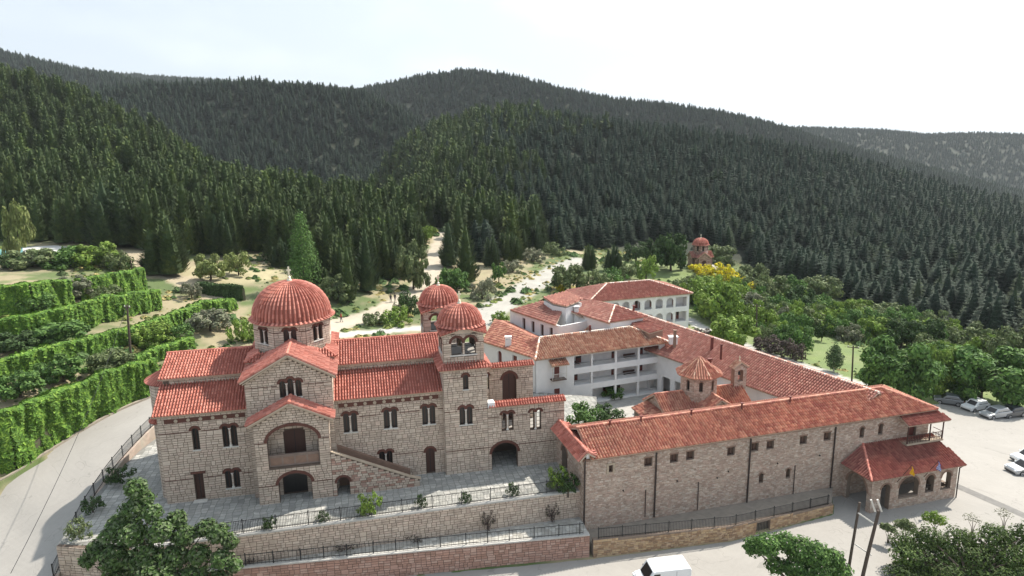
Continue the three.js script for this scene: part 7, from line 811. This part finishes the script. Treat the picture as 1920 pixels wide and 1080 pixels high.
function pole(label, foot, top, r = 0.12, arms = []) { const t = thing('utility_pole', label, 'pole', foot), g = new G(), h = top[1] - foot[1], dx = top[0] - foot[0], dz = top[2] - foot[2]; g.tube([[0, -0.6, 0], [dx * 0.5, h * 0.5, dz * 0.5], [dx, h, dz]], [r, r * 0.9, r * 0.75], 9); g.build('shaft', M.pole, t); for (const [y, l, ang] of arms) { const a = new G(), f = (h - y) / h, c = Math.cos(ang) * l / 2, s = Math.sin(ang) * l / 2; a.bar([dx * f - c, h - y, dz * f - s], [dx * f + c, h - y, dz * f + s], 0.09, 0.1); const arm = a.build('crossarm', M.pole, t); for (const k of [-0.85, 0.85]) { const n = new G(); n.lathe(dx * f + c * k, h - y + 0.05, dz * f + s * k, [[0.05, 0], [0.07, 0.08], [0.05, 0.12], [0.07, 0.18], [0, 0.22]], 8); n.build('insulator', M.marble, arm); } } return t; }
{ const A = atD(1612, 942, 46.5), fa = [A[0] - 0.5, -4.5, -46.5], B = atD(1648, 958, 46.2), fb = [B[0] - 1.0, -4.5, -46.2]; pole('left wooden pole of the pair by the hedge', fa, A, 0.12, []); const b = pole('right wooden pole of the pair, carrying white insulator tubes', fb, B, 0.15, []); const h = B[1] + 4.5; for (const k of [-0.28, 0.2]) { const g = new G(); g.tube([[1.0 + k, h - 0.05, 0], [1.0 + k - 0.42, h + 0.95, 0.05]], 0.075, 8); g.build('insulator_tube', M.marble, b); }
  const t = thing('pole_brace', 'grey diagonal braces linking the two wooden poles', 'brace', [A[0], A[1], -46.4]); for (const [y0, y1] of [[-0.8, -1.7], [-3.4, -4.3]]) { const g = new G(); g.bar([-0.1, y0, 0], [B[0] - A[0] - 0.15, y1, 0.1], 0.07, 0.09); g.build('brace', M.marble, t); }
  const P1 = hit(246, 682), T1 = atD(238, 572, -P1[2]); pole('thin dark pole standing among the vine rows', P1, T1, 0.16, [[0.3, 0.9, 0.3]]); const P2 = hit(1597, 722), T2 = atD(1600, 648, -P2[2]); pole('wooden pole with crossarm beside the meadow', P2, T2, 0.13, [[0.3, 1.6, 0.5]]); const P3 = hit(1418, 648), T3 = atD(1419, 570, -P3[2]); pole('dark pole below the broom slope', P3, T3, 0.13, [[0.4, 1.4, 0.5]]);
  const wire = (label, a, b, sag) => { const t2 = thing('power_cable', label, 'cable', a), pts = []; for (let i = 0; i <= 14; i++) { const f = i / 14; pts.push([(b[0] - a[0]) * f, (b[1] - a[1]) * f - sag * 4 * f * (1 - f), (b[2] - a[2]) * f]); } const g = new G(); g.tube(pts, 0.02, 5); g.build('wire', M.iron, t2); }; wire('thin power cable above the left road to the bottom edge', T1, atD(20, 1075, 40), 1.2); }
{ // flags on the porch
  for (const [x, cols, label] of [[30.2, [[0.75, 0.45, 0.02], [0.75, 0.45, 0.02]], 'yellow flag on the arcaded porch'], [33.3, [[0.03, 0.12, 0.5], [0.75, 0.75, 0.78]], 'blue and white striped flag on the arcaded porch']]) { const b = porchPt(x, -1.6, 3.6), t = thing('flag', label, 'flag', b), g = new G(), a = porchPt(x + 0.55, 0.45, 4.5).map((v, i) => v - b[i]); g.tube([[0, 0, 0], a], 0.03, 6); g.build('flagpole', M.wood, t); const c = new G(), N = 9; for (let i = 0; i < N; i++) for (let j = 0; j < 6; j++) { const q = (u, v) => [a[0] - 0.05 + u * 0.22 + 0.06 * Math.sin(v * 5 + u * 3), a[1] - 0.08 - v * 0.85 * (1 - 0.25 * u) - u * 0.35, a[2] + 0.08 * Math.sin(u * 7 + v * 3) - v * 0.1]; c.quad(q(j / 6 * 1.6, i / N), q((j + 1) / 6 * 1.6, i / N), q((j + 1) / 6 * 1.6, (i + 1) / N), q(j / 6 * 1.6, (i + 1) / N), cols[i % 2]); } c.build('cloth', mat(WHITE, 0.9, { vertexColors: true }), t); }
}
{ // swimming pool at the far left
  const a = hit(-60, 492), b = hit(142, 486), c = hit(142, 466), d = hit(40, 438), y = Math.max(a[1], b[1], c[1]) + 0.35, cx = (a[0] + b[0]) / 2, cz = (a[2] + c[2]) / 2, t = thing('swimming_pool', 'pale turquoise pool with white concrete deck at the left edge', 'pool', [cx, y, cz]); const A = atY(-120, 492, y), B = atY(138, 484, y), C = atY(140, 464, y), D = atY(-120, 436, y), L = p => [p[0] - cx, p[2] - cz]; prism('deck', [L(A), L(B), L(C), L(D)], -1.6, 0, mat([0.6, 0.59, 0.56], 0.9, { map: concreteTex }), t); const W = [atY(-110, 482, y), atY(44, 478, y), atY(40, 452, y), atY(-110, 446, y)].map(L); prism('water', W, 0.004, 0.03, new THREE.MeshPhysicalMaterial({ color: col(0.22, 0.48, 0.5), roughness: 0.08 }), t); const k = new G(); const cr = atY(-60, 441, y), e2 = atY(60, 440, y); k.bar([cr[0] - cx, 0.35, cr[2] - cz], [e2[0] - cx, 0.35, e2[2] - cz], 0.3, 0.7); k.build('rear_wall', M.plaster, t);
}
{ // wooden gate frame at the vineyard corner
  const p = hit(258, 512), t = thing('wooden_gate', 'small rustic wooden gate at the vineyard corner', 'gate', p, 0.2), h = pxm(p, 26); for (const x of [-0.9, 0.9]) { const g = new G(); g.bar([x, -0.3, 0], [x, h, 0], 0.14); g.build('post', M.bark, t); } for (const f of [0.35, 0.65, 0.9]) { const g = new G(); g.bar([-0.9, h * f, 0.08], [0.9, h * f, 0.08], 0.05, 0.1); g.build('board', M.pole, t); }
}
// people: one continuous skin each, from joined capsules
function personGeo(bones, cols) {
  const N = 46, lo = [-0.5, -0.05, -0.5], size = 1.9, F = (x, y, z) => { let d = 9; for (const [a, b, ra, rb] of bones) { const bx = b[0] - a[0], by = b[1] - a[1], bz = b[2] - a[2], t = Math.max(0, Math.min(1, ((x - a[0]) * bx + (y - a[1]) * by + (z - a[2]) * bz) / (bx * bx + by * by + bz * bz))), e = Math.hypot(x - a[0] - bx * t, y - a[1] - by * t, z - a[2] - bz * t) - (ra + (rb - ra) * t), k = 0.035, h = Math.max(0, Math.min(1, 0.5 + 0.5 * (d - e) / k)); d = d + (e - d) * h - k * h * (1 - h); } return d; };
  // surface nets over the grid
  const nx = 30, ny = 56, nzn = 24, s = 1.72 / 52, ox = -nx * s / 2, oy = -0.06, oz = -nzn * s / 2, V = new Float32Array((nx + 1) * (ny + 1) * (nzn + 1)), id = (i, j, k) => (k * (ny + 1) + j) * (nx + 1) + i; for (let k = 0; k <= nzn; k++) for (let j = 0; j <= ny; j++) for (let i = 0; i <= nx; i++) V[id(i, j, k)] = F(ox + i * s, oy + j * s, oz + k * s);
  const cell = new Map(), P = []; for (let k = 0; k < nzn; k++) for (let j = 0; j < ny; j++) for (let i = 0; i < nx; i++) { const c = []; let m = 0; for (let q = 0; q < 8; q++) { const v = V[id(i + (q & 1), j + (q >> 1 & 1), k + (q >> 2))]; c.push(v); if (v < 0) m |= 1 << q; } if (m === 0 || m === 255) continue; let sx = 0, sy = 0, sz = 0, n = 0; for (const [a, b] of [[0, 1], [2, 3], [4, 5], [6, 7], [0, 2], [1, 3], [4, 6], [5, 7], [0, 4], [1, 5], [2, 6], [3, 7]]) if ((c[a] < 0) !== (c[b] < 0)) { const t = c[a] / (c[a] - c[b]); sx += (a & 1) + t * ((b & 1) - (a & 1)); sy += (a >> 1 & 1) + t * ((b >> 1 & 1) - (a >> 1 & 1)); sz += (a >> 2) + t * ((b >> 2) - (a >> 2)); n++; } cell.set(id(i, j, k), P.length); P.push([ox + (i + sx / n) * s, oy + (j + sy / n) * s, oz + (k + sz / n) * s]); }
  const g = new G(), kc = p => cols.find(c => p[1] < c[0])[1]; const Q = (a, b, c, d, flip) => { const q = [a, b, c, d].map(e => cell.get(e)); if (q.some(e => e === undefined)) return; const p = q.map(e => P[e]); if (flip) p.reverse(); g.quad(p[0], p[1], p[2], p[3], kc(p[0])); };
  for (let k = 1; k < nzn; k++) for (let j = 1; j < ny; j++) for (let i = 1; i < nx; i++) { const v = V[id(i, j, k)]; if ((v < 0) !== (V[id(i + 1, j, k)] < 0)) Q(id(i, j - 1, k - 1), id(i, j, k - 1), id(i, j, k), id(i, j - 1, k), v >= 0); if ((v < 0) !== (V[id(i, j + 1, k)] < 0)) Q(id(i - 1, j, k - 1), id(i - 1, j, k), id(i, j, k), id(i, j, k - 1), v >= 0); if ((v < 0) !== (V[id(i, j, k + 1)] < 0)) Q(id(i - 1, j - 1, k), id(i, j - 1, k), id(i, j, k), id(i - 1, j, k), v >= 0); }
  return g.geometry();
}
function person(label, p, turn, top, legs, stride) {
  const st = stride, B = [[[-0.09, 0.88, 0], [-0.1, 0.48, st * 0.5], 0.085, 0.06], [[-0.1, 0.48, st * 0.5], [-0.1, 0.07, st * 0.9], 0.058, 0.042], [[-0.1, 0.05, st * 0.9], [-0.1, 0.04, st * 0.9 + 0.16], 0.045, 0.035], [[0.09, 0.88, 0], [0.1, 0.48, -st * 0.35], 0.085, 0.06], [[0.1, 0.48, -st * 0.35], [0.1, 0.07, -st], 0.058, 0.042], [[0.1, 0.05, -st], [0.1, 0.04, -st + 0.16], 0.045, 0.035], [[0, 0.9, 0], [0, 1.12, 0], 0.125, 0.12], [[-0.07, 1.1, 0], [-0.1, 1.34, 0], 0.11, 0.08], [[0.07, 1.1, 0], [0.1, 1.34, 0], 0.11, 0.08], [[-0.18, 1.34, 0], [-0.25, 1.08, -st * 0.2], 0.055, 0.042], [[-0.25, 1.08, -st * 0.2], [-0.24, 0.86, st * 0.2 + 0.05], 0.04, 0.032], [[0.18, 1.34, 0], [0.25, 1.08, st * 0.2], 0.055, 0.042], [[0.25, 1.08, st * 0.2], [0.24, 0.86, st * 0.5 + 0.05], 0.04, 0.032], [[-0.24, 0.85, st * 0.2 + 0.05], [-0.24, 0.77, st * 0.2 + 0.08], 0.034, 0.02], [[0.24, 0.85, st * 0.5 + 0.05], [0.24, 0.77, st * 0.5 + 0.08], 0.034, 0.02], [[0, 1.36, 0], [0, 1.48, 0.01], 0.055, 0.05], [[0, 1.53, 0.015], [0, 1.6, 0.01], 0.078, 0.085], [[0, 1.53, 0.085], [0, 1.55, 0.09], 0.018, 0.014]];
  const t = thing('person', label, 'person', p, turn, 'people walking on the earth track'); mesh('body', personGeo(B, [[0.07, [0.03, 0.03, 0.03]], [0.9, legs], [1.42, top], [9, [0.42, 0.27, 0.2]]]), mat(WHITE, 0.9, { vertexColors: true }), t); const h = new G(); h.lathe(0, 1.58, -0.012, [[0.09, -0.03], [0.098, 0.02], [0.085, 0.08], [0.05, 0.115], [0, 0.125]], 14); h.build('hair', mat([0.03, 0.022, 0.018], 0.9), t);
}
person('person in a red top walking at the foot of the earth track', hit(640, 604), 2.2, [0.35, 0.03, 0.03], [0.05, 0.05, 0.07], 0.16); person('person in dark clothes walking uphill on the earth track, left of a pair', hit(733, 567), 2.8, [0.03, 0.03, 0.035], [0.04, 0.04, 0.05], 0.14); person('person in dark clothes and light trousers, right of a pair on the track', hit(741, 566), 2.9, [0.05, 0.045, 0.05], [0.12, 0.11, 0.1], 0.12);
renderer.render(scene, camera);
